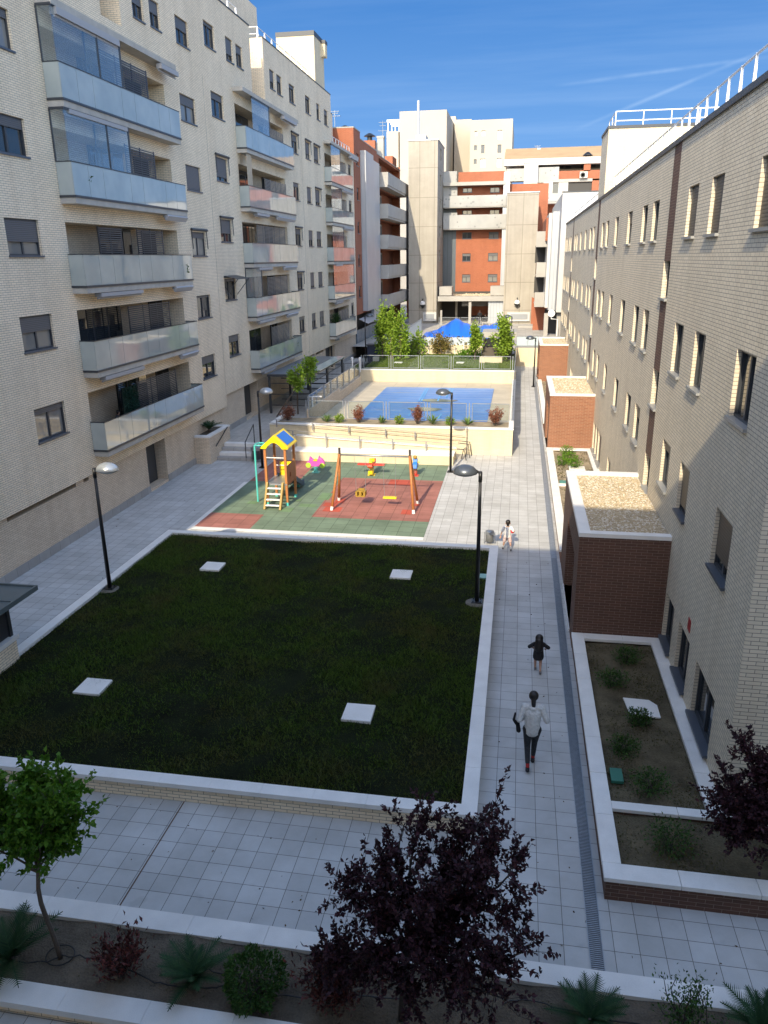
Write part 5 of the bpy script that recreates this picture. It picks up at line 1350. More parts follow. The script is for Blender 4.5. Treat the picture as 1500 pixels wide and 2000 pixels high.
def cycad(name, label, c, L=.65, n=18, group=None, mat='cycad_leaf', tilt=1.):
    c = np.array(c, float); t = thing(name, label, 'cycad', tuple(c), group)
    mb = MB(); mb.lathe([(.07,0),(.09,.05),(.08,.12),(.03,.16)], tuple(c), 10); mb.build('stem', MT['bark'], t)
    V = []; R_ = MB()
    for i in range(n):
        a = 6.28*i/n+rng.uniform(-.15,.15); el = rng.uniform(.45, 1.25)*tilt; l = L*rng.uniform(.8,1.1)
        d = np.array([math.cos(a)*math.cos(el), math.sin(a)*math.cos(el), math.sin(el)]); side = np.array([-math.sin(a), math.cos(a), 0]); m = 13
        P = [c+np.array([0,0,.12])+d*l*s+np.array([math.cos(a),math.sin(a),0])*l*.18*s*s-np.array([0,0,1])*l*.30*s*s for s in np.linspace(0,1,m)]
        R_.tube(P[::3], .006, 4, cap=False)
        for j in range(1, m):
            s = j/(m-1); w = l*.26*math.sin(math.pi*min(1,.12+.88*s))**.7
            ax = unit(P[j]-P[j-1])
            for sg in (-1, 1):
                for q in (0., .5):
                    p0 = P[j]+(P[j-1]-P[j])*q; tip = p0+(side*sg*.85+ax*.65)*w*rng.uniform(.85,1.1)+np.array([0,0,.12*w]); wv = ax*.012
                    V += [p0-wv, p0+wv, tip]
    R_.build('rachis', MT['bush_leaf'] if False else MT['cycad_leaf'], t)
    V = np.array(V); mesh_np('fronds', V, np.arange(len(V)).reshape(-1,3), MT[mat], t)
    return t
cycad('cycad', 'dark green cycad in the left corner of the front bed beside the thin trunk', at(25,1885,Z=.03), .75, 22)
cycad('cycad', 'dark cycad between the reddish shrub and the round green bush', at(378,1925,Z=.03), .62, 20)
cycad('cycad', 'cycad in the front bed below the end of the drain channel', at(1150,2010,Z=.03), .6, 20)
cycad('cycad', 'cycad cut off by the bottom right corner of the view', at(1485,2030,Z=.03), .6, 20)
cycad('cycad', 'cycad growing in the tall planter block beside the steps', (-14.97,35.5,1.3), .75, 20)
# little bushes in the brick planters
nb = ['small bush in the near brick planter right under the porch wall','small bush second from the porch in the near brick planter','small bush in front of the pale cover slab','small bush between the cover slab and the green valve box','rounded bush beside the green valve box near the planter divider','low bush in the front bed of the brick planter beyond the divider']
for (x,y,s),l in zip(((2.82,16.68,.34),(2.38,15.57,.34),(2.74,14.15,.28),(2.33,13.1,.3),(2.63,12.0,.38),(2.74,10.6,.42)), nb):
    bush('small_bush', l, (x,y,.33), s, s*1.15, 'bush_leaf', .05, .024, 800, ball=True, fill=.35, group='bushes in the near brick planter')
nb = ['bright bush nearest the second porch in the sunlit planter','bright bush beside the white slab in the sunlit planter','bright bush at the path side of the sunlit planter','bright bush behind the white slab near the divider of the sunlit planter']
for (px,py,s),l in zip(((1106,890,.36),(1113,903,.36),(1097,908,.3),(1122,915,.34)), nb):
    bush('small_bush', l, at(px,py,Z=.33), s, s*1.4, 'sun_bush_leaf', .07, .035, 420, ball=True, fill=.3, group='bushes in the sunlit planter')
# pool edge planting
pl = [(700,826,.38,.85,'rust_leaf','photinia_shrub','rust red shrub at the left of the pool fence'),(815,828,.33,.95,'rust_leaf','photinia_shrub','rust red shrub in the middle of the strip in front of the pool'),(967,831,.45,.95,'rust_leaf','photinia_shrub','rust red shrub at the right end of the strip in front of the pool'),(567,818,.42,.8,'rust_leaf','photinia_shrub','shaded rust coloured shrub at the left end of the planted strip')]
for px,py,r,h,m,nm,l in pl:
    b_ = at(px,py,Z=1.28); bush(nm, l, (b_.x, 38.8, 1.27), r, h, m, .085, .035, 1100, group='rust red shrubs along the pool strip', stems=24)
for px,l in ((663,'bright green tuft in the pool strip between the first rust shrub and the corner'),(782,'bright green tuft left of the middle rust shrub'),(881,'bright green tuft beside the lamp post in the pool strip')):
    b_ = at(px,824,Z=1.28); bush('green_tuft', l, (b_.x, 38.7, 1.27), .25, .42, 'bright_leaf', .11, .035, 320, ball=True, fill=.3, group='green tufts along the pool strip')
def agave(label, c, L, n, group):
    c = np.array(c); t = thing('agave', label, 'agave', tuple(c), group); V = []
    for i in range(n):
        a = rng.uniform(0,6.28); el = rng.uniform(.35,1.35); l = L*rng.uniform(.8,1.1); d = np.array([math.cos(a)*math.cos(el),math.sin(a)*math.cos(el),math.sin(el)]); s = np.array([-math.sin(a),math.cos(a),0])*.03
        p1 = c+d*l*.55; p2 = c+d*l-np.array([0,0,.12*l]); V += [c-s*.6, p1-s, p2, p1+s, ]
    mesh_np('leaves', np.array(V), np.arange(len(V)).reshape(-1,4), MT['agave_leaf'], t); return t
for px,L,l in ((637,.55,'spiky plant at the left corner of the pool strip'),(746,.5,'spiky plant between the first and middle rust shrubs'),(847,.75,'large spiky plant just right of the middle rust shrub'),(915,.55,'spiky plant left of the right hand rust shrub')):
    b_ = at(px,825,Z=1.28); agave(l, (b_.x,38.75,1.27), L, 34, 'spiky plants along the pool strip')
# trees by the canopy
def ball_tree(name, label, base, crown, rr, mat, L, n, r0=.05, group=None, col=False, bark='bark', trunk_bend=.03):
    base = np.array(base,float); crown = np.array(crown,float); t = thing(name, label, 'tree', tuple(base), group)
    mb = MB(); limb(mb, base, crown, r0, r0*.5, trunk_bend, 7)
    for _ in range(14):
        v = unit(rng.normal(0,1,3))*np.array(rr)*.8; limb(mb, crown+v*rng.uniform(-.1,.15), crown+v, r0*.3, r0*.08, .1, 4)
    mb.build('trunk', MT[bark], t)
    # clumps give the uneven outline
    k = 30; cl = unit(rng.normal(0,1,(k,3)))*rng.uniform(.35,.95,(k,1))
    if col: cl[:,:2] *= np.sqrt(np.clip(.62-.55*cl[:,2:3],.08,1.1))
    i = rng.integers(0,k,n); v = cl[i]+rng.normal(0,.17,(n,3))
    C = crown+v*np.array(rr); D = v+np.array([0,0,.3])
    leaves('crown', C, D, L, L*.6, MT[mat], t); return t
ball_tree('young_tree', 'bright young tree with a twisted trunk in front of the canopy', at(582,808,Z=1.28), at(580,738,Y=38.9), (.38,.38,.62), 'bright_leaf', .14, 900, .05)
ball_tree('young_tree', 'bright green tree behind the twisted one, its crown above the canopy roof', (at(600,775,Z=U).x, 43, U), at(604,722,Y=43), (.42,.42,.72), 'bright_leaf', .14, 1000, .05)
ct = [((728,605,766,692),63,'conifer_leaf','dark columnar tree at the left end of the upper lawn',2600),((757,603,775,660),62.5,'bright_leaf','sunlit columnar tree just right of the dark one',1000),((764,606,798,704),62.,'bright_leaf','bright columnar tree beside the frosted ramp rail',2200),((913,633,943,692),62.5,'conifer_leaf','columnar tree left of the dark garden pavilion',1500),((962,622,1001,694),61.5,'conifer_leaf','tallest columnar tree standing in front of the dark pavilion',2400)]
for (x0,y0,x1,y1),Y,m,l,n in ct:
    a = A_(x0,y0,Y); b = A_(x1,y1,Y); c = (a+b)/2; c[1] = Y
    ball_tree('columnar_tree', l, (c[0],Y,1.6), c, ((b[0]-a[0])/2*1.05,(b[0]-a[0])/2,(a[2]-b[2])/2*1.08), m, .2, n, .07, 'columnar trees on the upper lawn', col=True)
for (x0,y0,x1,y1),Y,l,n in (((800,648,832,700),65.6,'climbing plant on the garden wall nearest the bright trees',500),((840,650,880,700),65.7,'rusty green climber in the middle of the garden wall',700),((790,655,812,700),65.2,'dark climber behind the bright columnar tree',300)):
    a = A_(x0,y0,Y); b = A_(x1,y1,Y); c = (a+b)/2; c[1] = Y
    ball_tree('climbing_plant', l, (c[0],Y,1.6), c, ((b[0]-a[0])/2,.25,(a[2]-b[2])/2), 'dry_vine' if 'rusty' in l else 'conifer_leaf', .2, n, .05, 'climbers on the garden wall', col=False)
t = thing('hedge', 'ragged browning vine hedge along the top of the garden wall under the blue tarpaulin', 'hedge', (-6, 66.6, 2.4))
n = 3200; x = rng.uniform(-9.2,-.6,n); C = np.stack([x, 66.7+rng.normal(0,.25,n), 2.45+.15*np.sin(x*2.2)+rng.normal(0,.16,n)],1)
leaves('foliage', C, np.tile([0,-.3,.5],(n,1)), .2, .12, MT['dry_vine'], t)
mb = MB()
for i in range(10): limb(mb, (-9+i*.9,66.7,1.6), (-9+i*.9+rng.normal(0,.2),66.7,3.1), .03, .015, .05, 5)
mb.build('stems', MT['bark'], t)
b_ = at(915,700,Z=1.6); bush('low_bush', 'low bright bush on the upper lawn beside the columnar tree', (b_.x,63.5,1.6), 1.0, .7, 'sun_bush_leaf', .16, .08, 900, ball=True, fill=.3)
mb = MB()   # a few fallen leaves on the paving
lv = []
for _ in range(240):
    x, y = random.choice(((random.uniform(-7,3.6),random.uniform(8.5,10.7)),(random.uniform(-.2,1.3),random.uniform(9,24)),(random.uniform(-15,-12),random.uniform(12,34)),(random.gauss(-1.,1.2),random.gauss(9.2,.5))))
    if 8.45 < y and (y < 10.7 or x > -.25 or x < -11.95): lv.append((x, y, .008))
lv = np.array(lv); tag(leaves('fallen_leaves', lv, rng.normal(0,1,(len(lv),3))*np.array([1,1,.05]), .045, .025, leafmat('litter_leaf', (.05,.03,.02), (.16,.11,.05), 0, .9), None, jitter=.05, fold=.05), 'scattered fallen leaves on the paving', 'leaves', kind='stuff')
# ---- grass
def grass(name, label, x0, x1, y0, y1, z, n, h, wdt, mat, dens=None):
    x = rng.uniform(x0,x1,n); y = rng.uniform(y0,y1,n)
    f = .5+.5*np.sin(x*1.7+np.sin(y*1.3)*1.5)*np.sin(y*1.9+np.cos(x*.9)*1.7); g = .5+.5*np.sin(x*5.1+y*2.3)*np.sin(y*6.3-x*1.9)
    f = np.clip(f+.35*np.sin(x*.63+1.3*np.sin(y*.8))*np.cos(y*.57-x*.3), 0, 1); keep = rng.uniform(0,1,n) < .30+.6*f+.2*g; x, y, f, g = x[keep], y[keep], f[keep], g[keep]; n = len(x)
    hh = h*(.45+.6*f+.4*g)*rng.uniform(.6,1.3,n); a = rng.uniform(0,6.28,n); lean = rng.normal(0,.6,(n,2))*hh[:,None]
    dx, dy = np.cos(a)*wdt, np.sin(a)*wdt; zz_ = np.full(n, z)
    V = np.stack([np.stack([x-dx,y-dy,zz_],1), np.stack([x+dx,y+dy,zz_],1), np.stack([x+lean[:,0],y+lean[:,1],z+hh],1)],1).reshape(-1,3)
    o = mesh_np(name, V, np.arange(3*n).reshape(-1,3), mat); return tag(o, label, 'grass', kind='stuff')
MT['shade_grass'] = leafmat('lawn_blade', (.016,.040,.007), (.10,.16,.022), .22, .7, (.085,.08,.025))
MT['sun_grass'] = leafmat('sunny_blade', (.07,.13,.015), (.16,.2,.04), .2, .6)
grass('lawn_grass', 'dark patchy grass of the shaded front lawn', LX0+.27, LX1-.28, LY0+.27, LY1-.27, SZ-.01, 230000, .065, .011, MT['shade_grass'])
grass('upper_lawn_grass', 'sunlit grass of the upper lawn behind the pool', -11.3, -.3, 56.3, 66.1, 1.59, 50000, .09, .03, MT['sun_grass'])
MT['weed'] = leafmat('weed_leaf', (.05,.06,.018), (.13,.11,.045), .1, .8)
def weeds(label, rects, n, L=.05):
    C = []
    for (x0,y0,x1,y1,z) in rects:
        k = int(n*(x1-x0)*(y1-y0)); x = rng.uniform(x0,x1,k); y = rng.uniform(y0,y1,k); f = np.sin(x*3.1+y*1.1)*np.sin(y*2.3-x); kk = f > rng.uniform(-.6,.9,k)
        C.append(np.stack([x[kk],y[kk],np.full(kk.sum(),z)],1))
    C = np.concatenate(C); o = leaves('dry_weeds', C, np.tile([0,0,.6],(len(C),1)), L, L*.35, MT['weed'], None, jitter=.8); return tag(o, label, 'weeds', kind='stuff')
weeds('sparse dry weeds over the soil of the near brick planter', [(1.93,11.55,3.5,17.5,.32),(1.93,10.1,6,11.3,.32)], 900, .045)
weeds('dry yellowing weeds in the sunlit planter', [(1.93,23.8,3.6,37.4,.32)], 160, .08)
weeds('dry weeds in the farther narrow planter', [(1.93,44,3.5,60,.32)], 60, .1)
weeds('sparse litter and weeds on the soil of the front bed', [(-8,7.0,5,8.05,.03)], 45, .035)
# ================================================================== STREET FURNITURE AND PLAYGROUND
MT['lamp_head'] = plain('lamp_hood', (.10,.115,.135), .3, .4)
MT['lamp_lens'] = plain('lamp_lens', (.55,.58,.6), .25)
def lamp(label, x, y, z, h, dirx, base='soil', hood=None, k=1.):
    t = thing('street_lamp', label, 'street lamp', (x, y, z), 'black dome headed lamp posts in the courtyard')
    mb = MB(); mb.tube([(x,y,z),(x,y,z+h*.5),(x,y,z+h)], [.062,.052,.040], 10); mb.tube([(x,y,z+h-.28),(x,y,z+h-.02)], .052, 10); mb.build('pole', MT['black_metal'], t, smooth=True)
    mb = MB(); mb.box(x-.15,y-.15,z,x+.15,y+.15,z+.02)
    for sx in (-.1,.1):
        for sy in (-.1,.1): mb.lathe([(.018,.02),(.018,.05),(.008,.055)], (x+sx,y+sy,z), 6)
    mb.build('base_plate', MT['black_metal'], t)
    mb = MB(); mb.tube([(x,y,z+h-.06),(x+dirx*.13,y,z+h+.02)], .035, 8); mb.build('arm', MT['black_metal'], t)
    cx = x+dirx*.40; zz_ = z+h-.02
    prof = [(.30,-.05),(.305,-.02),(.28,.06),(.21,.13),(.11,.175),(.0,.19)]
    mb = MB(); mb.lathe([(r,q) for r,q in prof], (cx,y,zz_), 24, sx=1.05, sy=.85); hd = mb.build('hood', hood or MT['lamp_head'], t, smooth=True)
    mb = MB(); mb.lathe([(.0,-.13),(.12,-.12),(.22,-.085),(.285,-.052)], (cx,y,zz_), 24, sx=1.05, sy=.85); mb.build('lens', MT['lamp_lens'], hd, smooth=True)
    return t
silver = plain('pale_lamp_hood', (.45,.48,.5), .25, .5)
lamp('nearest lamp post, standing in the right corner of the shaded lawn', -.82, 19.5, .37, 3.72, -1)
lamp('lamp post with a pale hood at the left edge of the shaded lawn', -11.44, 18.9, .37, 3.62, 1, hood=silver)
lamp('lamp post at the right corner of the playground before the pool wall', -2.82, 34.23, .01, 3.68, -1)
lamp('lamp post behind the climbing tower at the left corner of the playground', -11.76, 33.9, .0, 3.66, 1, hood=silver)
p_ = at(655,662,Y=64); lamp('lamp post in the shade near the far end of the left building', p_.x-.35, 64., U, p_.z-U, 1, hood=silver)
p_ = at(1072,735,Z=0.); lamp('lamp post in front of the farthest brick porch', 1.3, 59.5, .0, 3.65, -1)
p_ = at(1000,618,Y=73); lamp('lamp post on the plaza behind the tallest columnar tree', p_.x+.0, 73, PZ, p_.z-PZ, -1)
p_ = at(713,625,Y=66); lamp('plain lamp post in the shade left of the columnar trees', p_.x, 66., U, 4.2, 1)
mb = MB()   # worn concrete footings of the two lawn lamps
for x, y in ((-.82,19.45),(-11.44,18.85)):
    f = MB(); f.lathe([(.30,-.05),(.29,.02),(.24,.035),(.0,.035)], (x,y,.335), 14, sx=1.1); tag(f.build('lamp_footing', rough_mat('wet_mortar', (.13,.12,.10), .3, 8, .9, .6, 40), smooth=False), 'rough round footing at the foot of the nearest lamp post' if x > -5 else 'rough round footing at the foot of the left lawn lamp post', 'footing')
# litter bins
def bin_(label, x, y, z, s=1., mat='galv'):
    t = thing('litter_bin', label, 'litter bin', (x, y, z))
    mb = MB(); mb.lathe([(.13*s,.10*s),(.15*s,.12*s),(.155*s,.50*s),(.15*s,.505*s),(.14*s,.49*s),(.135*s,.14*s),(.0,.13*s)], (x,y,z), 20); mb.build('bucket', MT[mat], t, smooth=True)
    mb = MB(); mb.lathe([(.157*s,.40*s),(.16*s,.41*s),(.16*s,.5*s),(.157*s,.51*s)], (x,y,z), 20); mb.build('band', MT['grey_metal'], t, smooth=True)
    mb = MB()
    for sx in (-1,1): mb.tube([(x+sx*.19*s,y,z),(x+sx*.19*s,y,z+.47*s)], .016*s, 6); mb.tube([(x+sx*.19*s,y,z+.4*s),(x+sx*.15*s,y,z+.4*s)], .012*s, 6)
    mb.build('stand', MT['grey_metal'], t)
    mb = MB(); mb.lathe([(.0,.45*s),(.135*s,.45*s)], (x,y,z), 16); mb.build('liner', MT['black'], t)
MT['dull_steel'] = rough_mat('dull_steel', (.17,.175,.18), .2, 12, .5, .1, 60, metal=.3)
bin_('round galvanised litter bin beside the lawn corner near the boy', -.68, 25.05, 0, .92, 'dull_steel')
bin_('dark litter bin beside the steps behind the climbing tower', -12.35, 34.9, 0, 1.5, 'dark_metal')

# kiosk with louvres at the left edge
MT['kiosk_roof'] = rough_mat('kiosk_roof_sheet', (.10,.125,.13), .15, 2, .35, 0, 40)
def kiosk(x0, y0, x1, y1, label):
    t = thing('garage_stair_kiosk', label, 'kiosk', (x1, y1, 0))
    mb = MB(); mb.box(x0,y0,.28,x1,y1,.86); mb.build('base_wall', MT['cream_brick'], t)
    mb = MB(); mb.box(x0-.02,y0-.02,0,x1+.015,y1+.015,.28); mb.build('plinth', plain('green_membrane', (.035,.06,.045), .7), t)
    mb = MB(); mb.box(x0-.03,y0-.03,.86,x1+.05,y1+.05,.97); mb.build('coping', MT['coping'], t)
    mb = MB()
    for x, y in ((x1-.08,y1-.08),(x1-.08,y0+.1),(x1-.08,(y0+y1)/2)): mb.box(x-.05,y-.05,.97,x+.05,y+.05,2.02)
    mb.build('posts', MT['dark_metal'], t)
    mb = MB(); z = 1.0
    while z < 1.9: mb.box(x1-.1,y0+.12,z,x1-.06,y1-.14,z+.018); z += .036
    mb.build('louvre', MT['screen'], t)
    mb = MB(); mb.quad((x1-.14,y0+.1,.97),(x1-.14,y1-.1,.97),(x1-.14,y1-.1,2.0),(x1-.14,y0+.1,2.0)); mb.build('inner_panel', MT['black'], t)
    mb = MB(); mb.box(x0-.2,y0-.2,2.02,x1+.55,y1+.35,2.1); mb.box(x0-.2,y1+.3,2.1,x1+.55,y1+.35,2.14); mb.box(x1+.5,y0-.2,2.1,x1+.55,y1+.3,2.14); mb.box(x0-.2,y1-.55,2.1,x1+.5,y1-.5,2.125); mb.build('roof', MT['kiosk_roof'], t)
    return t
kiosk(-14.3, 11.2, -11.55, 14.75, 'flat roofed kiosk with dark louvres and brick base at the left edge')
# canopy on the upper path
CX0, CX1, CY0, CY1, CZ = -15., -11.35, 43.8, 54.0, 2.95
t = thing('path_canopy', 'flat canopy on dark steel posts over the upper path beside the pool', 'canopy', ((CX0+CX1)/2, CY0, U))
a = at(535,735,Z=CZ); b = at(625,742,Z=CZ)
mb = MB(); mb.box(-14.6, 43.9, CZ-.12, -11.9, 52.8, CZ); mb.build('frame', MT['dark_metal'], t)
mb = MB(); mb.box(-14.55, 43.95, CZ+.004, -12.55, 52.7, CZ+.03); mb.build('roof_sheet', plain('dark_roof_sheet', (.13,.145,.16), .35), t)
mb = MB()
for i in range(4): mb.box(-12.52, 45.6+i*1.8, CZ+.004, -11.8, 47.36+i*1.8, CZ+.03)
mb.build('glass_roof', plain('greenish_glass', (.46,.53,.49), .1), t)
for x in (-14.5,-12.0):
    for y in (44.0,48.2,52.6):
        mb = MB(); mb.box(x-.06,y-.06,U,x+.06,y+.06,CZ-.12); mb.build('post', MT['dark_metal'], t)
mb = MB()
for y in (44.0,46.1,48.2,50.4,52.6):
    for z in (1.1,1.75,2.4): mb.box(-14.44,y-.02,z,-12.06,y+.02,z+.04)
for z in (1.1,1.75,2.4): mb.box(-12.02,44.06,z,-11.98,52.5,z+.04)
mb.build('cross_bars', MT['dark_metal'], t)
t = thing('white_pipework', 'white bent pipes inside the fence corner of the pool', 'pipes', at(615,800,Z=U))
mb = MB(); 
for px in (603,611): b_ = at(px,806,Y=40.9); c_ = at(px,775,Y=40.9); mb.tube([b_,(b_.x,40.9,c_.z),(c_.x+.5,40.9,c_.z+.02)], .045, 8)
mb.build('pipe', MT['white_metal'], t)
# dark bin shed and pavilion on the far side of the upper lawn
t = thing('garden_pavilion', 'dark ventilated pavilion with a pale flat roof at the right end of the upper lawn', 'pavilion', (-1.8, 63.6, 1.6))
x0 = at(943,690,Y=63.2).x; x1 = at(1000,690,Y=63.2).x
mb = MB(); mb.box(x0,63.2,1.6,x1,65.6,2.55); mb.build('wall', plain('dark_board', (.09,.075,.06), .6), t)
mb = MB(); mb.box(x0+.2,63.16,2.6,x1-.2,63.2,3.2); mb.build('louvre', MT['black_metal'], t)
mb = MB(); mb.box(x0-.1,63.0,3.3,x1+.3,66.0,3.75); mb.build('roof', MT['cast_concrete'], t)
mb = MB()
for x in (x0+.06,x1-.06): mb.box(x-.06,63.1,2.55,x+.06,63.22,3.3)
mb.build('post', MT['dark_metal'], t)
a = at(937,702,Y=60.6); b = at(980,722,Y=60.6); mb = MB(); mb.box(a.x,60.6,1.6,b.x,61.4,a.z+.15); tag(mb.build('low_wall', MT['yellow_brick']), 'low sunlit cream block in front of the dark pavilion', 'wall')
t = thing('equipment_box', 'dark blue equipment box in the shade left of the upper lawn', 'box', (-12.6, 63, U))
a = at(717,675,Y=64.5); b = at(743,700,Y=64.5); mb = MB(); mb.box(a.x,64.5,.6,b.x,65.4,a.z); mb.build('body', plain('navy_box', (.012,.02,.05), .4), t)
mb = MB(); mb.box(a.x-.1,64.4,a.z,b.x+.1,65.5,a.z+.08); mb.build('lid', MT['dark_metal'], t)
t = thing('storage_box', 'dark low storage box behind the pool fence in the shade', 'box', (-12.9, 57.5, U))
a = at(688,700,Y=57.5); b = at(712,720,Y=57.5); mb = MB(); mb.box(a.x,57.5,U,b.x,59,1.75); mb.build('body', MT['dark_metal'], t)
mb = MB(); mb.box(a.x-.05,57.45,1.75,b.x+.05,59.05,1.82); mb.build('lid', MT['frame'], t)
mb = MB(); a = at(735,697,Y=62); mb.box(-11.38,61.0,1.6,-10.9,61.4,1.95); tag(mb.build('low_wall', MT['cast_concrete']), 'low pale wall in the shade at the left edge of the upper lawn', 'wall')
for px, l in ((703,'white capped bollard left of the lawn fence corner'),(688,'white capped bollard nearer the canopy roof')):
    p_ = at(px,702,Y=55.2); mb = MB(); mb.lathe([(.05,-.9),(.05,0),(.09,.02),(.09,.12),(.02,.17)], (p_.x,55.2,p_.z), 10); tag(mb.build('bollard', MT['white_metal']), l, 'bollard')
# frosted ramp rail by the concrete tower
t = thing('ramp_railing', 'sloping frosted railing on the plaza ramp beside the bright columnar trees', 'railing', (-9.6, 70, PZ))
a = at(792,632,Y=72); b = at(812,622,Y=74)
mb = MB(); mb.hexa([(a.x,71.5,2.0),(a.x+.06,71.5,2.0),(b.x+.06,78,2.5),(b.x,78,2.5),(a.x,71.5,3.1),(a.x+.06,71.5,3.1),(b.x+.06,78,3.6),(b.x,78,3.6)]); mb.build('panel', plain('frosted_blue_panel', (.45,.55,.62), .2), t)
mb = MB(); mb.tube([(a.x+.03,71.4,3.15),(b.x+.03,78.1,3.65)], .04, 6); mb.build('handrail', MT['galv'], t)
# blue tarpaulin tent
t = thing('blue_tarpaulin', 'bright blue tarpaulin draped like a tent over the plaza edge', 'tarpaulin', (-5, 70, PZ))
def tz(u, v):
    x = -8.3+6.75*u
    ridge = [(0,2.95),(.18,3.35),(.40,4.3),(.52,3.85),(.70,3.55),(.85,3.7),(1.,4.05)]
    for (a,za),(b,zb) in zip(ridge[:-1], ridge[1:]):
        if a <= u <= b: zr = za+(zb-za)*((u-a)/(b-a))**1.1; break
    low = 2.78+.06*math.sin(u*14)
    z = low+(zr-low)*(math.sin(math.pi*min(v/1.3,1.))**.9 if v < .65 else 1-((v-.65)/.35)**1.5*.35)
    z += .05*math.sin(u*55+v*3)*(1-v*.5)*(v>.02) + .035*math.sin(u*23-v*5)
    return (x, 67.9+4.2*v, z)
mb = MB(); nu, nv = 70, 18
for j in range(nv):
    for i in range(nu):
        mb.quad(tz(i/nu,j/nv), tz((i+1)/nu,j/nv), tz((i+1)/nu,(j+1)/nv), tz(i/nu,(j+1)/nv))
mb.build('sheet', plain('blue_tarp', (.015,.13,.62), .35), t, smooth=True)
for u in (.4,.02,.99):
    x, y, z = tz(u,.65); mb = MB(); mb.tube([(x,y,PZ),(x,y,z)], .04, 6); mb.build('pole', MT['galv'], t)
# plaza railing in front of the lobby
fence('plaza_railing', 'thin railing on the plaza in front of the lobby opening', [(-9.3,93.),(-2.0,93.)], PZ, 1.1, 2.2, mid=True)

# ================================================================== PLAYGROUND
MT['play_wood'] = None
def wood(name, c):
    m, tt, b = nt_new(name); p = pos(tt); mp = N(tt,'ShaderNodeMapping'); mp.inputs['Scale'].default_value = (25,25,2); tt.links.new(p, mp.inputs[0])
    n = ramp(tt, noise(tt, mp.outputs[0], 1., 4), .3, .7); tt.links.new(mixc(tt, n, sc(c,.75), c), b.inputs['Base Color']); b.inputs['Roughness'].default_value = .5; return m
MT['play_wood'] = wood('orange_wood', (.50,.20,.065)); MT['ochre_wood'] = wood('ochre_wood', (.38,.24,.035)); MT['panel_wood'] = wood('brown_panel', (.30,.105,.05))
MT['turq'] = plain('turquoise_tube', (.10,.52,.48), .35); MT['yel'] = plain('yellow_plastic', (.85,.62,.01), .4); MT['blu'] = plain('blue_plastic', (.02,.17,.60), .4)
MT['pink'] = plain('pink_plastic', (.72,.10,.45), .4); MT['lime'] = plain('lime_plastic', (.40,.65,.06), .4); MT['redp'] = plain('red_plastic', (.65,.06,.03), .4); MT['navy'] = plain('navy_plastic', (.03,.06,.13), .35)
t = thing('climbing_tower', 'wooden climbing tower with a yellow and blue roof, ladder, slide and turquoise pole', 'climbing tower', (-9.2, 28.9, 0))
X0, X1, Y0, Y1, DK = -9.68, -8.86, 28.3, 29.5, .92
PT = 2.42
for x in (X0, X1):
    for y in (Y0, Y1):
        mb = MB(); mb.box(x-.045,y-.045,.14,x+.045,y+.045,PT); mb.build('post', MT['play_wood'], t)
        mb = MB(); mb.box(x-.05,y-.05,.0,x+.05,y+.05,.14); mb.build('post_shoe', MT['turq'], t)
mb = MB(); mb.box(X0-.03,Y0-.05,DK-.06,X1+.03,Y1+.05,DK); mb.build('deck', MT['galv'], t)
for name_, x in (('side_panel',X0+.0),('side_panel',X1)):
    if x == X1:
        mb = MB(); w_ = Wall('x', x+.047, 1); w_.facade(mb, Y0+.05, Y1-.05, DK-.1, 1.62, [(28.62,28.78,1.12,1.3)], .03); mb.box(x+.012,Y0+.05,DK-.1,x+.016,Y1-.05,1.62); mb.build(name_, MT['panel_wood'], t)
for z in (1.35,1.62):
    mb = MB(); mb.tube([(X0,Y0,z+.35),(X1,Y0,z+.35)] if z > 1.5 else [(X0,Y1,z),(X1,Y1,z)], .022, 6); mb.build('grab_bar', MT['white_metal'], t)
# roof: two gables with yellow frames and blue sheets
xm, zr, ze = (X0+X1)/2, 2.88, 2.40
for y in (Y0-.12, Y1+.04):
    mb = MB(); arc = [(X0+.08+ (X1-X0-.16)*i/10, ze-.02+.22*math.sin(math.pi*i/10)) for i in range(11)]
    mb.prism([(X0-.15,ze-.05),(X0+.08,ze-.05)]+arc[1:-1]+[(X1-.08,ze-.05),(X1+.15,ze-.05),(xm,zr)], 'y', y, y+.08); mb.build('gable', MT['yel'], t)
for sx in (-1, 1):
    e = xm+sx*((X1-X0)/2+.15); mb = MB()
    mb.hexa([(xm,Y0-.035,zr-.02),(xm,Y1+.035,zr-.02),(e,Y1+.035,ze-.04),(e,Y0-.035,ze-.04),(xm,Y0-.035,zr+.02),(xm,Y1+.035,zr+.02),(e,Y1+.035,ze+.0),(e,Y0-.035,ze+.0)])
    r_ = mb.build('roof_panel', MT['yel'], t)
    mb = MB(); a_ = lambda f: xm+(e-xm)*f; zf_ = lambda f: zr+(ze-zr)*f+.026
    mb.quad((a_(.12),Y0+.1,zf_(.12)),(a_(.12),Y1-.1,zf_(.12)),(a_(.88),Y1-.1,zf_(.88)),(a_(.88),Y0+.1,zf_(.88))); mb.build('blue_sheet', MT['blu'], r_)
# ladder
for x in (-9.62,-8.98):
    mb = MB(); mb.beam((x,27.68,.0),(x,28.22,DK+.05), .075, .15); mb.build('ladder_side', MT['ochre_wood'], t)
for i in range(4):
    f = (i+.8)/4.6; mb = MB(); mb.box(-9.58,27.62+.54*f-.05,DK*f,-9.02,27.62+.54*f+.07,DK*f+.035); mb.build('rung', MT['white_metal'], t)
# fireman's pole
mb = MB(); mb.tube([(-10.22,28.65,0),(-10.22,28.65,2.36)], .04, 8)
ring = [(-10.05+.2*math.cos(a), 28.85+.24*math.sin(a), 2.37) for a in np.linspace(0,6.28,20)]; mb.tube(ring, .032, 6); mb.tube([(-9.87,28.7,2.37),(-9.7,28.45,2.37)], .032, 6)
mb.build('fireman_pole', MT['turq'], t)
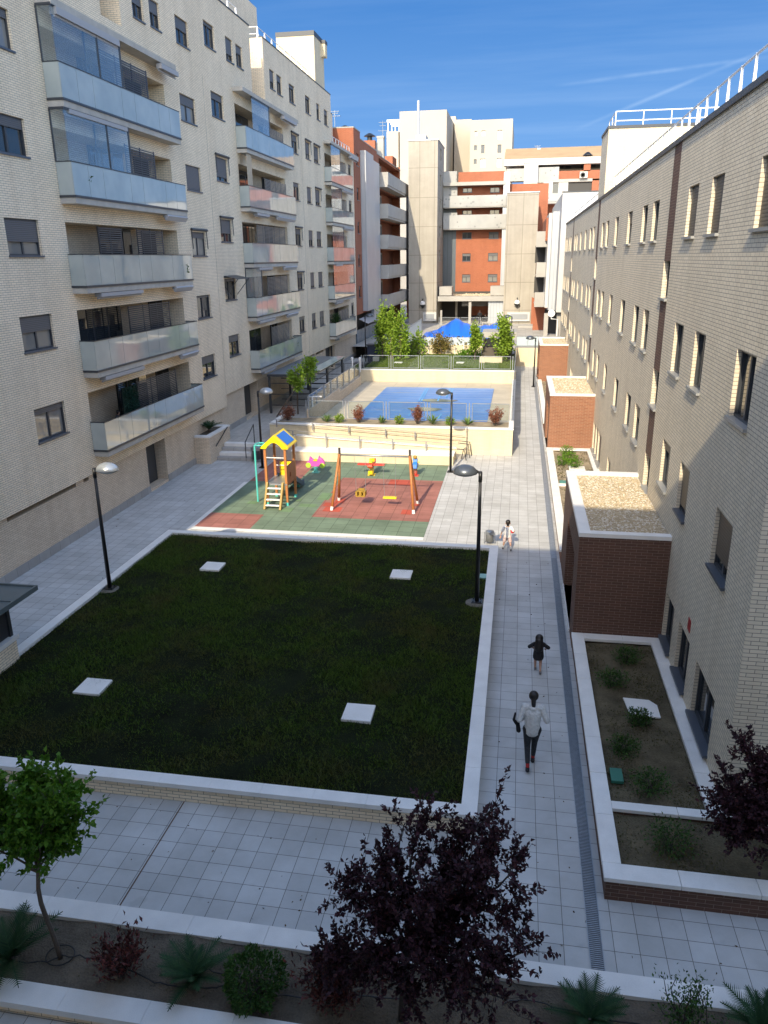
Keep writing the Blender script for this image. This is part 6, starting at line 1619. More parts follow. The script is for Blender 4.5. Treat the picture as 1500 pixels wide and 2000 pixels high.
# slide to the back right
mb = MB(); P = []
n = 9
for i in range(n+1):
    f = i/n; y = 29.4+1.75*f; z = DK*(1-f)**1.05*.95+.12*(f**2) if f < .9 else .16
    P.append((y, max(.14, DK-.02-(DK-.14)*min(1,f*1.12))))
for (ya,za),(yb,zb) in zip(P[:-1],P[1:]):
    mb.quad((-9.5,ya,za),(-9.0,ya,za),(-9.0,yb,zb),(-9.5,yb,zb))
    for x in (-9.53,-8.97): mb.hexa([(x-.03,ya,za-.06),(x+.03,ya,za-.06),(x+.03,yb,zb-.06),(x-.03,yb,zb-.06),(x-.03,ya,za+.16),(x+.03,ya,za+.16),(x+.03,yb,zb+.16),(x-.03,yb,zb+.16)])
mb.build('slide', MT['navy'], t)
mb = MB(); mb.box(-9.5,Y1+.046,DK,-9.0,Y1+.09,1.5); mb.build('slide_entry', MT['yel'], t)
mb = MB(); mb.box(-9.4,30.9,0,-9.1,31.0,.12); mb.build('slide_foot', MT['turq'], t)
# swing set
t = thing('swing_set', 'wooden swing frame with one flat seat and one baby seat on the red floor', 'swing', (-5.35, 28.6, 0))
ys = 28.6; ZT = 2.1
for x, s in ((-6.95,.22),(-3.72,-.22)):
    for dy in (-.62,.62):
        mb = MB(); mb.tube([(x,ys+dy,.14),(x+s,ys+dy*.06,ZT+.04)], [.055,.048], 8); mb.build('leg', MT['play_wood'], t, smooth=True)
        mb = MB(); mb.tube([(x-s*.07,ys+dy*1.05,0),(x,ys+dy,.15)], .06, 8); mb.build('leg_shoe', MT['white_metal'], t)
    mb = MB(); mb.box(x+s-.04,ys-.03,ZT-.02,x+s+.04,ys+.03,ZT+.28); mb.build('cap', MT['dark_bark'], t)
mb = MB(); mb.tube([(-6.8,ys,ZT),(-3.87,ys,ZT)], .035, 8); mb.build('top_bar', MT['galv'], t, smooth=True)
def swing(xa, xb, z, baby):
    mb = MB()
    if not baby: mb.box(xa-.05,ys-.1,z-.025,xb+.05,ys+.1,z+.025)
    else:
        mb.box(xa,ys-.16,z-.02,xb,ys+.16,z+.02); mb.box(xa-.02,ys-.17,z+.02,xa+.06,ys+.17,z+.2); mb.box(xb-.06,ys-.17,z+.02,xb+.02,ys+.17,z+.2); mb.box(xa+.06,ys+.11,z+.02,xb-.06,ys+.17,z+.26); mb.box((xa+xb)/2-.05,ys-.17,z+.02,(xa+xb)/2+.05,ys-.11,z+.24); mb.box(xa+.06,ys-.17,z+.2,(xa+xb)/2-.05,ys-.12,z+.25); mb.box((xa+xb)/2+.05,ys-.17,z+.2,xb-.06,ys-.12,z+.25)
    s = mb.build('baby_seat' if baby else 'seat', MT['yel'] if not baby else MT['ochre_wood'], t)
    for x, xt in ((xa,xa-.06),(xb,xb+.02)):
        mb = MB(); mb.tube([(x,ys,z+.03),(xt,ys,ZT-.03)], .008, 5); mb.build('chain', MT['galv'], s)
    return s
swing(-6.08,-5.72,.46,True); swing(-4.95,-4.52,.42,False)
# spring rockers
def spring(mb, x, y, h, r=.09):
    mb.tube([(x+r*math.cos(a), y+r*math.sin(a), .03+h*a/31.4) for a in np.linspace(0,31.4,60)], .016, 5, cap=False)
t = thing('spring_rocker', 'pink spring rocker shaped like an animal with lime green wheels', 'spring rocker', (-9.02,33.4,0))
x, y = -9.0, 33.4
mb = MB(); spring(mb, x, y, .27); mb.box(x-.17,y-.17,0,x+.17,y+.17,.03); mb.build('spring', MT['turq'], t)
mb = MB(); prof = [(-.42,.36),(-.40,.50),(-.30,.58),(-.26,.76),(-.18,.66),(-.06,.58),(.05,.58),(.14,.66),(.17,.80),(.22,.70),(.32,.66),(.42,.52),(.44,.38),(.3,.32),(.0,.30),(-.3,.31)]
mb.prism([(x+u,v) for u,v in prof], 'y', y-.1, y+.1); mb.build('body', MT['pink'], t, bevel=.02)
for dx in (-.33,.33):
    mb = MB(); mb.lathe([(.0,-.13),(.12,-.13),(.12,.13),(.0,.13)], (0,0,0), 16); mb.v = [(x+dx+a, y+c_, .36+b) for a,b,c_ in mb.v]; mb.build('wheel', MT['lime'], t)
mb = MB(); mb.box(x-.08,y-.14,.575,x+.1,y+.14,.61); mb.build('seat', MT['yel'], t)
t = thing('spring_rocker', 'red and yellow aeroplane shaped spring rocker behind the swing', 'spring rocker', (-6.35,33.3,0))
x, y = -6.35, 33.3
mb = MB(); spring(mb, x, y, .3); mb.box(x-.16,y-.16,0,x+.16,y+.16,.03); mb.build('spring', MT['yel'], t)
mb = MB(); mb.prism([(y-.45,.48),(y-.3,.38),(y+.3,.38),(y+.55,.46),(y+.55,.66),(y+.42,.56),(y-.2,.6),(y-.42,.58)], 'x', x-.11, x+.11); mb.build('body', MT['redp'], t, bevel=.02)
mb = MB(); mb.hexa([(x-.62,y-.22,.50),(x+.62,y-.22,.50),(x+.62,y+.05,.50),(x-.62,y+.05,.50),(x-.62,y-.22,.54),(x+.62,y-.22,.54),(x+.62,y+.05,.54),(x-.62,y+.05,.54)]); mb.build('wing', MT['redp'], t)
mb = MB(); mb.box(x-.12,y+.1,.60,x+.12,y+.15,.74); mb.box(x-.1,y-.36,.12,x+.1,y-.24,.26); mb.build('seat', MT['yel'], t)
mb = MB(); mb.lathe([(.09,.62),(.07,.72),(.03,.74)], (x,y-.15,0), 12); mb.build('windscreen', MT['lime'], t)
t = thing('spring_rocker', 'small blue and orange spring rocker at the right edge behind the swing leg', 'spring rocker', (-4.34,33.4,0))
x, y = -4.34, 33.4
mb = MB(); spring(mb, x, y, .3, .07); mb.box(x-.14,y-.14,0,x+.14,y+.14,.03); mb.build('spring', MT['redp'], t)
mb = MB(); mb.prism([(y-.35,.42),(y+.3,.36),(y+.38,.5),(y+.1,.52),(y,.8),(y-.1,.86),(y-.2,.7),(y-.3,.6)], 'x', x-.1, x+.1); mb.build('body', MT['blu'], t, bevel=.02)
mb = MB(); mb.tube([(x-.2,y-.08,.66),(x+.2,y-.08,.66)], .025, 6); mb.build('handle', MT['yel'], t)
mb = MB(); mb.sphere((x,y-.14,.9), .09, 10, 8); mb.build('head', MT['ochre_wood'], t)

# ================================================================== THINGS STANDING ON THE BALCONIES
def pot_plant(label, x, y, z, r, h, mat='bush_leaf', n=260):
    t = thing('potted_plant', label, 'potted plant', (x, y, z))
    mb = MB(); mb.lathe([(r*.55,0),(r*.8,r*1.1),(r*.85,r*1.15),(r*.7,r*1.1)], (x,y,z), 12); mb.build('pot', plain('clay_pot', (.30,.13,.07), .8), t)
    v = unit(rng.normal(0,1,(n,3)))*rng.uniform(.3,1.,(n,1)); C = np.array([x,y,z+r*1.15+h*.45])+v*np.array([r*1.3,r*1.3,h*.5])
    leaves('foliage', C, v+np.array([0,0,.5]), .12, .05, MT[mat], t)
fz = lambda k: 2.9+S1*k-.043
gz = lambda k: 3.48+S2*k-.043
pot_plant('potted plant at the far end of the middle near balcony', -14.75, 33.6, fz(2), .17, .75)
pot_plant('second potted plant at the far end of the middle near balcony', -14.78, 32.9, fz(2), .15, .7, 'sun_bush_leaf')
pot_plant('tall potted plant on the lowest balcony of the second tier', -14.8, 50.6, gz(0), .2, .9)
pot_plant('leafy dark plant filling the corner of the lowest far balcony', -15.2, 64.6, gz(0), .42, 1.3, 'bush_leaf', 700)
pot_plant('potted plant behind glass on the fourth near balcony', -14.8, 26.2, fz(3), .18, .8)
t = thing('washing_machine', 'white washing machine on the second balcony of the middle tier', 'washing machine', (-15.5, 45.0, gz(1)))
mb = MB(); mb.box(-15.8,44.7,gz(1),-15.25,45.3,gz(1)+.85); mb.build('body', MT['white_metal'], t, bevel=.01)
mb = MB(); mb.lathe([(0,0),(.16,0),(.2,.02),(.2,.03),(0,.03)], (0,0,0), 18); mb.v = [(-15.25+z_, 45.0+x_, gz(1)+.45+y_) for x_,y_,z_ in mb.v]; mb.build('door', MT['frame'], t)
def chair(label, x, y, z, mat, rot=0.):
    t = thing('plastic_chair', label, 'chair', (x, y, z))
    mb = MB(); mb.box(x-.22,y-.22,z+.42,x+.22,y+.22,z+.46); mb.build('seat', mat, t)
    mb = MB(); mb.box(x-.22,y+.19,z+.46,x+.22,y+.23,z+.88); mb.build('backrest', mat, t)
    for sx in (-.19,.19):
        for sy in (-.19,.19): mb = MB(); mb.box(x+sx-.02,y+sy-.02,z,x+sx+.02,y+sy+.02,z+.42); mb.build('leg', mat, t)
wp_ = plain('white_plastic', (.75,.75,.74), .4)
chair('white plastic chair on the lowest far balcony', -14.85, 68.0, gz(0), wp_)
chair('white plastic chair on the second near balcony', -15.35, 30.9, fz(1), wp_)
chair('brown chair on the lowest near balcony', -15.3, 31.8, fz(0), plain('brown_plastic', (.12,.07,.04), .5))
t = thing('curtain_drape', 'beige curtain hanging at the left end of a middle tier balcony', 'curtain', (-14.65, 43.0, gz(3)+1.))
mb = MB(); n = 24
P = [(-14.64+.03*math.sin(i*1.7), 42.75+.75*i/n) for i in range(n+1)]
for (xa,ya),(xb,yb) in zip(P[:-1],P[1:]): mb.quad((xa,ya,gz(3)+1.08),(xb,yb,gz(3)+1.08),(xb,yb,gz(4)-.26),(xa,ya,gz(4)-.26))
mb.build('cloth', plain('beige_cloth', (.40,.35,.28), .9), t, smooth=True)
t = thing('drying_rack', 'folding rack with washing on the lowest balcony of the middle tier', 'drying rack', (-15.3, 43.6, gz(0)))
mb = MB()
for yy in (43.2,44.2): mb.tube([(-15.5,yy,gz(0)),(-15.1,yy,gz(0)+.9)], .012, 5); mb.tube([(-15.1,yy,gz(0)),(-15.5,yy,gz(0)+.9)], .012, 5)
for xx in (-15.5,-15.3,-15.1): mb.tube([(xx,43.1,gz(0)+.9),(xx,44.3,gz(0)+.9)], .008, 4)
mb.build('frame', MT['white_metal'], t)
for i,(yy,c) in enumerate(((43.35,(.6,.6,.62)),(43.7,(.25,.3,.42)),(44.05,(.55,.42,.40)))):
    mb = MB(); mb.box(-15.13,yy-.13,gz(0)+.35,-15.11,yy+.13,gz(0)+.91); mb.build('garment', plain('washing', c, .9), t)
# ================================================================== PEOPLE
def skin_mesh(name, caps, mat, parent, voxel=.009, smooth=5, label=None):
    """one continuous surface grown over tapered limbs; caps: (p0, p1, r0, r1) or (p, None, (rx,ry,rz))"""
    mb = MB()
    for c in caps:
        if c[1] is None: mb.sphere(c[0], 1., 14, 10, sc=c[2])
        else:
            a, b, r0, r1 = Vector(c[0]), Vector(c[1]), c[2], c[3]
            n = 5; mb.tube([a.lerp(b, i/n) for i in range(n+1)], [r0+(r1-r0)*i/n for i in range(n+1)], 12)
            mb.sphere(a, r0, 12, 8); mb.sphere(b, r1, 12, 8)
    me = bpy.data.meshes.new('tmp'); me.from_pydata(mb.v, [], mb.f); o = bpy.data.objects.new('tmp', me); COL.objects.link(o)
    m = o.modifiers.new('r', 'REMESH'); m.mode = 'VOXEL'; m.voxel_size = voxel
    s = o.modifiers.new('s', 'SMOOTH'); s.factor = .5; s.iterations = smooth
    dg = bpy.context.evaluated_depsgraph_get(); dg.update()
    me2 = bpy.data.meshes.new_from_object(o.evaluated_get(dg)); bpy.data.objects.remove(o); bpy.data.meshes.remove(me)
    me2.materials.clear(); me2.materials.append(mat); me2.polygons.foreach_set('use_smooth', [True]*len(me2.polygons))
    off = Vector((0,0,0)); p = parent
    while p is not None: off += p.location; p = p.parent
    me2.transform(Matrix.Translation(-off)); me2.name = name
    r = bpy.data.objects.new(name, me2); COL.objects.link(r); r.parent = parent
    if label: r['label'] = label
    return r
MT['skin'] = rough_mat('skin', (.46,.27,.19), .06, 8, .5, 0, 60); MT['hair'] = rough_mat('dark_hair', (.012,.009,.008), .4, 30, .4, .4, 120)
def cloth(name, c): return rough_mat(name, c, .14, 7, .9, .9, 22, bdist=.03)
def hand(w, d, side, s):
    """palm, four unequal curled fingers and a thumb; w wrist, d pointing direction, side: thumb side vector"""
    w, d, side = Vector(w), Vector(d).normalized(), Vector(side).normalized(); side = (side-d*side.dot(d)).normalized(); n = d.cross(side)
    pc = w+d*.045*s; caps = [(w, pc+d*.035*s, .024*s, .030*s), (pc+side*.016*s, pc+side*.016*s+d*.04*s, .017*s, .015*s), (pc-side*.016*s, pc-side*.016*s+d*.035*s, .017*s, .014*s)]
    for k, (o_, L) in enumerate(((.030,.062),(.010,.072),(-.010,.068),(-.029,.052))):
        a = pc+d*.042*s+side*o_*s; b = a+d*L*.5*s+n*.008*s; c = b+(d*.75+n*.65)*L*.5*s
        caps += [(a,b,.0095*s,.009*s),(b,c,.009*s,.0075*s)]
    a = pc+side*.026*s-d*.012*s; b = a+(side*.8+d*.5)*.03*s; c = b+(d*.8+side*.25+n*.2)*.03*s
    caps += [(a,b,.012*s,.0105*s),(b,c,.0105*s,.009*s)]
    return caps
def limbcaps(J, r, names): return [(J[a], J[b], ra, rb) for (a, b, ra, rb) in names]
def head_caps(h, s, fwd=(0,1,0)):
    h = Vector(h); f = Vector(fwd).normalized(); sd = f.cross(Vector((0,0,1)))
    c = [(h+Vector((0,0,.02*s)), None, (.078*s,.092*s,.102*s)), (h+f*.035*s-Vector((0,0,.055*s)), None, (.056*s,.056*s,.058*s)), (h+f*.092*s-Vector((0,0,.012*s)), h+f*.102*s-Vector((0,0,.03*s)), .011*s, .014*s),
         (h+f*.083*s-Vector((0,0,.062*s))+sd*.016*s, h+f*.083*s-Vector((0,0,.062*s))-sd*.016*s, .010*s, .010*s), (h+f*.085*s+Vector((0,0,.02*s))+sd*.032*s, None, (.016*s,.010*s,.010*s)), (h+f*.085*s+Vector((0,0,.02*s))-sd*.032*s, None, (.016*s,.010*s,.010*s))]
    for q in (-1,1): c.append((h+sd*q*.08*s-Vector((0,0,.012*s)), None, (.012*s,.022*s,.032*s)))
    return c
def face_parts(root, h, s, fwd=(0,1,0)):
    h = Vector(h); f = Vector(fwd).normalized(); sd = f.cross(Vector((0,0,1)))
    for q in (-1, 1):
        mb = MB(); mb.sphere(h+f*.089*s+sd*q*.031*s+Vector((0,0,.012*s)), .011*s, 8, 6); mb.build('eye', MT['hair'], root)
def build_person(label, O, s, J, outfit, hair, voxel=.009, hs=1., fwd=(0,1,0)):
    """J: joints in metres (x right, y forward, z up) scaled by s, set down at O"""
    J = {k: Vector(O)+Vector(v)*s for k, v in J.items()}
    root = thing('person', label, 'person', O)
    k = s
    caps = [(J['pelvis'],J['waist'],.115*k,.105*k),(J['waist'],J['chest'],.105*k,.125*k),(J['chest'],J['neck'],.11*k,.055*k),(J['neck'],J['head'],.050*k,.052*k)]
    for q in ('l','r'):
        caps += [(J['chest']+Vector((0,0,.1*k)),J['sh'+q],.07*k,.055*k),(J['sh'+q],J['el'+q],.048*k,.038*k),(J['el'+q],J['wr'+q],.038*k,.024*k),
                 (J['pelvis'],J['hip'+q],.10*k,.095*k),(J['hip'+q],J['kn'+q],.082*k,.054*k),(J['kn'+q],J['an'+q],.055*k,.035*k),(J['an'+q],J['to'+q],.034*k,.022*k)]
        d = (J['wr'+q]-J['el'+q]).normalized(); side = Vector((1 if q == 'l' else -1, .2, .5))
        caps += hand(J['wr'+q], d, side, k)
    caps += head_caps(J['head'], k*hs, fwd)
    skin_mesh('body', caps, MT['skin'], root, voxel); face_parts(root, J['head'], k*hs, fwd)
    for nm, mat, f in outfit:
        skin_mesh(nm, f(J, k), mat, root, voxel)
    if hair: skin_mesh('hair', hair(J, k*hs), MT['hair'], root, voxel)
    return root, J
def V3(x, y, z): return Vector((x, y, z))
# woman walking away in a pale hooded top
JW = dict(pelvis=(.0,.10,.93),waist=(.0,.11,1.08),chest=(.0,.13,1.25),neck=(0,.15,1.44),head=(.0,.19,1.585),
          shl=(-.17,.13,1.39),ell=(-.26,.04,1.13),wrl=(-.17,.25,1.07),shr=(.17,.13,1.39),elr=(.27,.06,1.14),wrr=(.235,.30,1.10),
          hipl=(-.085,.10,.90),knl=(-.075,.16,.50),anl=(-.055,-.06,.135),tol=(-.055,.06,.03),hipr=(.085,.10,.90),knr=(.07,.30,.50),anr=(.055,.33,.09),tor=(.06,.47,.03))
def hoodie(J, k):
    c = [(J['pelvis']+V3(0,0,-.03*k),J['waist'],.155*k,.158*k),(J['waist'],J['chest'],.158*k,.165*k),(J['chest'],J['neck']-V3(0,0,.03*k),.15*k,.085*k)]
    for q in 'lr':
        c += [(J['chest']+V3(0,0,.1*k),J['sh'+q],.085*k,.066*k),(J['sh'+q],J['el'+q],.064*k,.056*k),(J['el'+q],J['el'+q].lerp(J['wr'+q],.85),.056*k,.046*k)]
    c += [(J['neck']+V3(-.09*k,-.03*k,-.01*k),J['neck']+V3(0,-.10*k,-.08*k),.045*k,.05*k),(J['neck']+V3(.09*k,-.03*k,-.01*k),J['neck']+V3(0,-.10*k,-.08*k),.045*k,.05*k),(J['neck']+V3(0,-.09*k,-.05*k),J['neck']+V3(0,-.12*k,-.14*k),.06*k,.04*k)]
    return c
def legs(r0, r1, r2, upto=.85, hip=True):
    def f(J, k):
        c = [(J['pelvis'],J['pelvis']-V3(0,0,.03*k),.128*k,.12*k)] if hip else []
        for q in 'lr':
            if hip: c.append((J['pelvis'],J['hip'+q],.115*k,.105*k))
            c += [(J['hip'+q],J['kn'+q],r0*k,r1*k),(J['kn'+q],J['kn'+q].lerp(J['an'+q],upto),r1*k,r2*k)]
        return c
    return f
def socks(h, r, qq='lr'):
    return lambda J, k: [c for q in qq for c in ((J['kn'+q].lerp(J['an'+q],h),J['an'+q],r*k,r*.92*k),)]
def shoes(J, k):
    c = []
    for q in 'lr':
        d = (J['to'+q]-J['an'+q]); d.z = 0; d.normalize(); he = J['an'+q]-d*.05*k; he.z = J['an'+q].z-.05*k
        c += [(he,J['to'+q]+d*.03*k,.042*k,.036*k),(J['an'+q]-V3(0,0,.03*k),he,.044*k,.042*k)]
    return c
def hair_tied(J, s):
    h = J['head']; return [(h+V3(0,-.022*s,.035*s), None, (.096*s,.098*s,.106*s)),(h+V3(0,-.09*s,-.02*s),h+V3(.0,-.125*s,-.09*s),.045*s,.045*s),(h+V3(0,-.125*s,-.09*s),h+V3(.01*s,-.12*s,-.22*s),.045*s,.026*s)]
wp = at(1030, 1508, Z=0); wp = V3(wp.x+.05, wp.y+.05, 0)
woman, Jw = build_person('woman walking away in pale hooded top, dark leggings and red socks', wp, .96, JW,
    [('hooded_top', cloth('pale_fleece', (.62,.62,.60)), hoodie), ('leggings', cloth('dark_leggings', (.028,.03,.034)), legs(.10,.066,.048,.80)), ('sock', cloth('red_socks', (.36,.025,.025)), socks(.72,.042,'l')), ('sock', cloth('red_socks', (.36,.025,.025)), socks(.72,.042,'r')), ('shoes', cloth('black_shoes', (.02,.02,.024)), shoes)], hair_tied)
bg_ = tag(skin_mesh('shoulder_bag', [(Jw['ell']+V3(-.08,.0,.14),Jw['ell']+V3(-.10,.02,-.02),.02,.028),(Jw['ell']+V3(-.10,.02,-.02),Jw['ell']+V3(-.05,.06,-.12),.03,.035),(Jw['ell']+V3(-.03,.10,-.12),Jw['ell']+V3(-.0,.10,-.30),.04,.045)], cloth('black_bag', (.012,.012,.015)), None, .01), 'black bag hanging from the walking woman\'s left arm', 'bag')
# little girl with long dark hair
JG = dict(pelvis=(.0,.04,.50),waist=(0,.05,.60),chest=(0,.06,.70),neck=(0,.06,.80),head=(0,.085,.905),
          shl=(-.105,.06,.775),ell=(-.235,.03,.70),wrl=(-.165,.15,.62),shr=(.105,.06,.775),elr=(.235,.03,.70),wrr=(.185,.15,.60),
          hipl=(-.06,.04,.47),knl=(-.065,.16,.27),anl=(-.06,.14,.075),tol=(-.06,.24,.03),hipr=(.06,.04,.47),knr=(.06,.06,.26),anr=(.06,-.08,.085),tor=(.06,.0,.02))
def thick(J, k, f=1.): return J
def dress(J, k):
    c = [(J['chest'],J['waist'],.115*k,.12*k),(J['waist'],J['pelvis']-V3(0,0,.05*k),.12*k,.135*k),(J['pelvis']-V3(.03*k,0,.05*k),J['pelvis']-V3(.05*k,0,.10*k),.10*k,.10*k),(J['pelvis']-V3(-.03*k,0,.05*k),J['pelvis']-V3(-.05*k,0,.10*k),.10*k,.10*k),(J['chest'],J['neck']-V3(0,0,.03*k),.10*k,.055*k)]
    for q in 'lr': c += [(J['chest']+V3(0,0,.05*k),J['sh'+q],.06*k,.052*k),(J['sh'+q],J['el'+q],.05*k,.046*k)]
    return c
def hair_long(J, s):
    h = J['head']; return [(h+V3(0,-.025*s,.03*s), None, (.10*s,.098*s,.108*s)),(h+V3(0,-.06*s,-.02*s),h+V3(0,-.095*s,-.20*s),.10*s,.115*s),(h+V3(0,-.095*s,-.20*s),h+V3(0,-.10*s,-.30*s),.09*s,.05*s)]
gp = at(1055, 1317, Z=0); gp = V3(gp.x-.06, gp.y+.08, 0)
def kid_person(label, O, s, J, outfit, hair, hs):
    return build_person(label, O, s, J, outfit, hair, .0075, hs)
# child limbs are thinner: rebuild with a smaller radius scale by scaling the skeleton up and the radii down
def build_child(label, O, size, J, outfit, hair, hs):
    r = .68; JJ = {k: tuple(x*size/r for x in v) for k, v in J.items()}
    return build_person(label, O, r, JJ, outfit, hair, .007, hs)
def cs(f, g=1.): return lambda J, k: [((c[0], c[1], c[2]*g, c[3]*g) if c[1] is not None else c) for c in f(J, k)]
build_child('small girl in a black dress with long dark hair running ahead of the woman', gp, .94, JG, [('dress', cloth('black_dress', (.012,.012,.014)), cs(dress, 1.42)), ('shoes', cloth('grey_shoes', (.16,.15,.15)), shoes)], hair_long, 1.40)
# boy with a red ball
JB = dict(pelvis=(.0,.03,.52),waist=(0,.03,.62),chest=(0,.04,.74),neck=(0,.04,.85),head=(0,.055,.965),
          shl=(-.115,.04,.82),ell=(-.185,.02,.67),wrl=(-.225,.0,.53),shr=(.115,.04,.82),elr=(.20,.0,.69),wrr=(.16,.13,.63),
          hipl=(-.06,.03,.49),knl=(-.10,.10,.28),anl=(-.135,.12,.08),tol=(-.14,.22,.03),hipr=(.06,.03,.49),knr=(.10,.05,.28),anr=(.13,-.09,.10),tor=(.135,.0,.03))
def tshirt(J, k):
    c = [(J['pelvis'],J['waist'],.145*k,.145*k),(J['waist'],J['chest'],.145*k,.15*k),(J['chest'],J['neck']-V3(0,0,.04*k),.135*k,.07*k)]
    for q in 'lr': c += [(J['chest']+V3(0,0,.06*k),J['sh'+q],.08*k,.072*k),(J['sh'+q],J['sh'+q].lerp(J['el'+q],.75),.07*k,.068*k)]
    return c
def shorts(J, k):
    c = []
    for q in 'lr': c += [(J['pelvis'],J['hip'+q],.125*k,.115*k),(J['hip'+q],J['hip'+q].lerp(J['kn'+q],.75),.112*k,.10*k)]
    return c
def hair_short(J, s):
    h = J['head']; return [(h+V3(0,-.018*s,.045*s), None, (.086*s,.09*s,.088*s)),(h+V3(0,-.05*s,0),h+V3(0,-.055*s,-.05*s),.06*s,.045*s)]
bp = at(990, 1076, Z=0); bp = V3(bp.x, bp.y+.02, 0)
boy, Jb = build_child('small boy in a white t-shirt walking with a red ball under his arm', bp, 1.0, JB, [('tshirt', cloth('white_tshirt', (.80,.80,.79)), tshirt), ('shorts', cloth('pale_pink_shorts', (.62,.47,.45)), shorts), ('sock', cloth('pale_socks', (.6,.6,.58)), socks(.65,.045,'l')), ('sock', cloth('pale_socks', (.6,.6,.58)), socks(.65,.045,'r')), ('shoes', cloth('grey_trainers', (.12,.12,.13)), shoes)], hair_short, 1.42)
mb = MB(); c = Jb['wrr']+V3(-.0,-.05,.05); mb.sphere(c, .075, 16, 12); tag(mb.build('ball', plain('red_ball', (.62,.02,.03), .4), smooth=True), 'red ball held under the boy\'s right arm', 'ball')
# distant people on the plaza and on the lowest balcony
def sitting(label, O, top, col, face=1, s=1.):
    J = dict(pelvis=(0,0,.50),waist=(0,.02,.66),chest=(0,.04,.84),neck=(0,.06,1.03),head=(0,.10,1.17),shl=(-.17,.05,.98),ell=(-.24,.10,.74),wrl=(-.14,.32,.68),shr=(.17,.05,.98),elr=(.24,.10,.74),wrr=(.14,.32,.68),
             hipl=(-.09,.02,.48),knl=(-.11,.44,.50),anl=(-.11,.46,.09),tol=(-.11,.58,.03),hipr=(.09,.02,.48),knr=(.11,.44,.50),anr=(.11,.46,.09),tor=(.11,.58,.03))
    ca, sa = math.cos(face), math.sin(face); J = {k: (x*ca-y*sa, x*sa+y*ca, z) for k, (x,y,z) in J.items()}
    top_ = lambda J, k: [(J['pelvis'],J['waist'],.15*k,.15*k),(J['waist'],J['chest'],.15*k,.155*k),(J['chest'],J['neck'],.14*k,.07*k)]+[c for q in 'lr' for c in ((J['chest'],J['sh'+q],.09*k,.07*k),(J['sh'+q],J['el'+q],.065*k,.058*k),(J['el'+q],J['wr'+q],.058*k,.045*k))]
    return build_person(label, O, s, J, [('jacket', cloth('dark_jacket', top), top_), ('trousers', cloth('trousers', col), legs(.10,.075,.06,.95)), ('shoes', cloth('black_shoes2', (.02,.02,.024)), shoes)], hair_short, .02, 1., (-sa, ca, 0))
YQ = YT-2.2
p_ = at(949, 630, Y=YQ); t = thing('bench', 'low bench under the seated person by the lobby', 'bench', (p_.x,YQ,PZ)); mb = MB(); mb.box(p_.x-.5,YQ-.2,PZ+.30,p_.x+.5,YQ+.2,PZ+.38); mb.build('seat', MT['cast_concrete'], t)
for sx in (-.4,.4): mb = MB(); mb.box(p_.x+sx-.05,YQ-.18,PZ,p_.x+sx+.05,YQ+.18,PZ+.30); mb.build('leg', MT['cast_concrete'], t)
sitting('dark clothed person seated in front of the far lobby', (p_.x,YQ,PZ), (.012,.012,.014), (.03,.03,.035), 1.3)
p_ = at(936.5, 630, Y=YQ)
JS = dict(JW); JS.update(wrl=(-.12,.3,1.2), anl=(-.08,.1,.09), tol=(-.08,.22,.03), knl=(-.08,.12,.5), anr=(.08,.1,.09), tor=(.08,.22,.03), knr=(.08,.12,.5))
JS = {k: (y, -x, z) if False else (x, y, z) for k, (x,y,z) in JS.items()}
build_person('dark clothed person standing in front of the far lobby', (p_.x,YQ,PZ), 1.0, JS, [('jacket', cloth('black_jacket', (.012,.012,.014)), hoodie), ('trousers', cloth('dark_trousers', (.03,.03,.035)), legs(.10,.07,.055,.95)), ('shoes', cloth('black_shoes3', (.02,.02,.02)), shoes)], hair_short, .02)
t = thing('stool', 'dark stool under the person on the lowest balcony', 'stool', (-15.45,27.6,2.86)); mb = MB(); mb.lathe([(.17,.27),(.17,.33)], (-15.45,27.6,2.83), 12); mb.build('seat', MT['frame'], t)
for a in (0.8,2.4,3.9,5.5): mb = MB(); mb.tube([(-15.45+.1*math.cos(a),27.6+.1*math.sin(a),3.1),(-15.45+.15*math.cos(a),27.6+.15*math.sin(a),2.86)], .014, 5); mb.build('leg', MT['frame'], t)
sitting('dark haired person sitting on the lowest left balcony', (-15.45,27.6,2.845), (.03,.032,.04), (.12,.11,.11), -1.2, .8)
# artificial hedge screen on the lowest balcony
t = thing('hedge_screen', 'artificial green hedge panel beside the louvres on the lowest balcony', 'hedge', (-15.08,28.6,2.9))
n = 900; C = np.stack([rng.uniform(-15.12,-15.02,n), rng.uniform(27.7,28.85,n), rng.uniform(3.6,4.7,n)],1); leaves('leaves', C, np.tile([1.,-.2,.2],(n,1)), .07, .045, leafmat('teal_leaf', (.012,.05,.035), (.03,.09,.06), .05), t)
mb = MB(); mb.box(-15.16,27.7,3.0,-15.13,28.85,4.7); mb.build('backing', plain('hedge_backing', (.01,.03,.02), .9), t)
# ================================================================== LIGHT, SKY
SUN_EL, SUN_AZ = R(33.), R(8.5)     # azimuth: the sun shines towards +Y, leaning to +X
w = bpy.data.worlds.new('World'); scene.world = w; w.use_nodes = True
t = w.node_tree; t.nodes.clear()
out = t.nodes.new('ShaderNodeOutputWorld'); bg = t.nodes.new('ShaderNodeBackground')
sky = t.nodes.new('ShaderNodeTexSky'); sky.sky_type = 'NISHITA'; sky.sun_disc = False
sky.sun_elevation = SUN_EL; sky.sun_rotation = math.pi + SUN_AZ
sky.altitude = 600; sky.air_density = 1.0; sky.dust_density = 2.0; sky.ozone_density = 1.0
tc = t.nodes.new('ShaderNodeTexCoord')
sep = t.nodes.new('ShaderNodeSeparateXYZ'); t.links.new(tc.outputs['Generated'], sep.inputs[0])
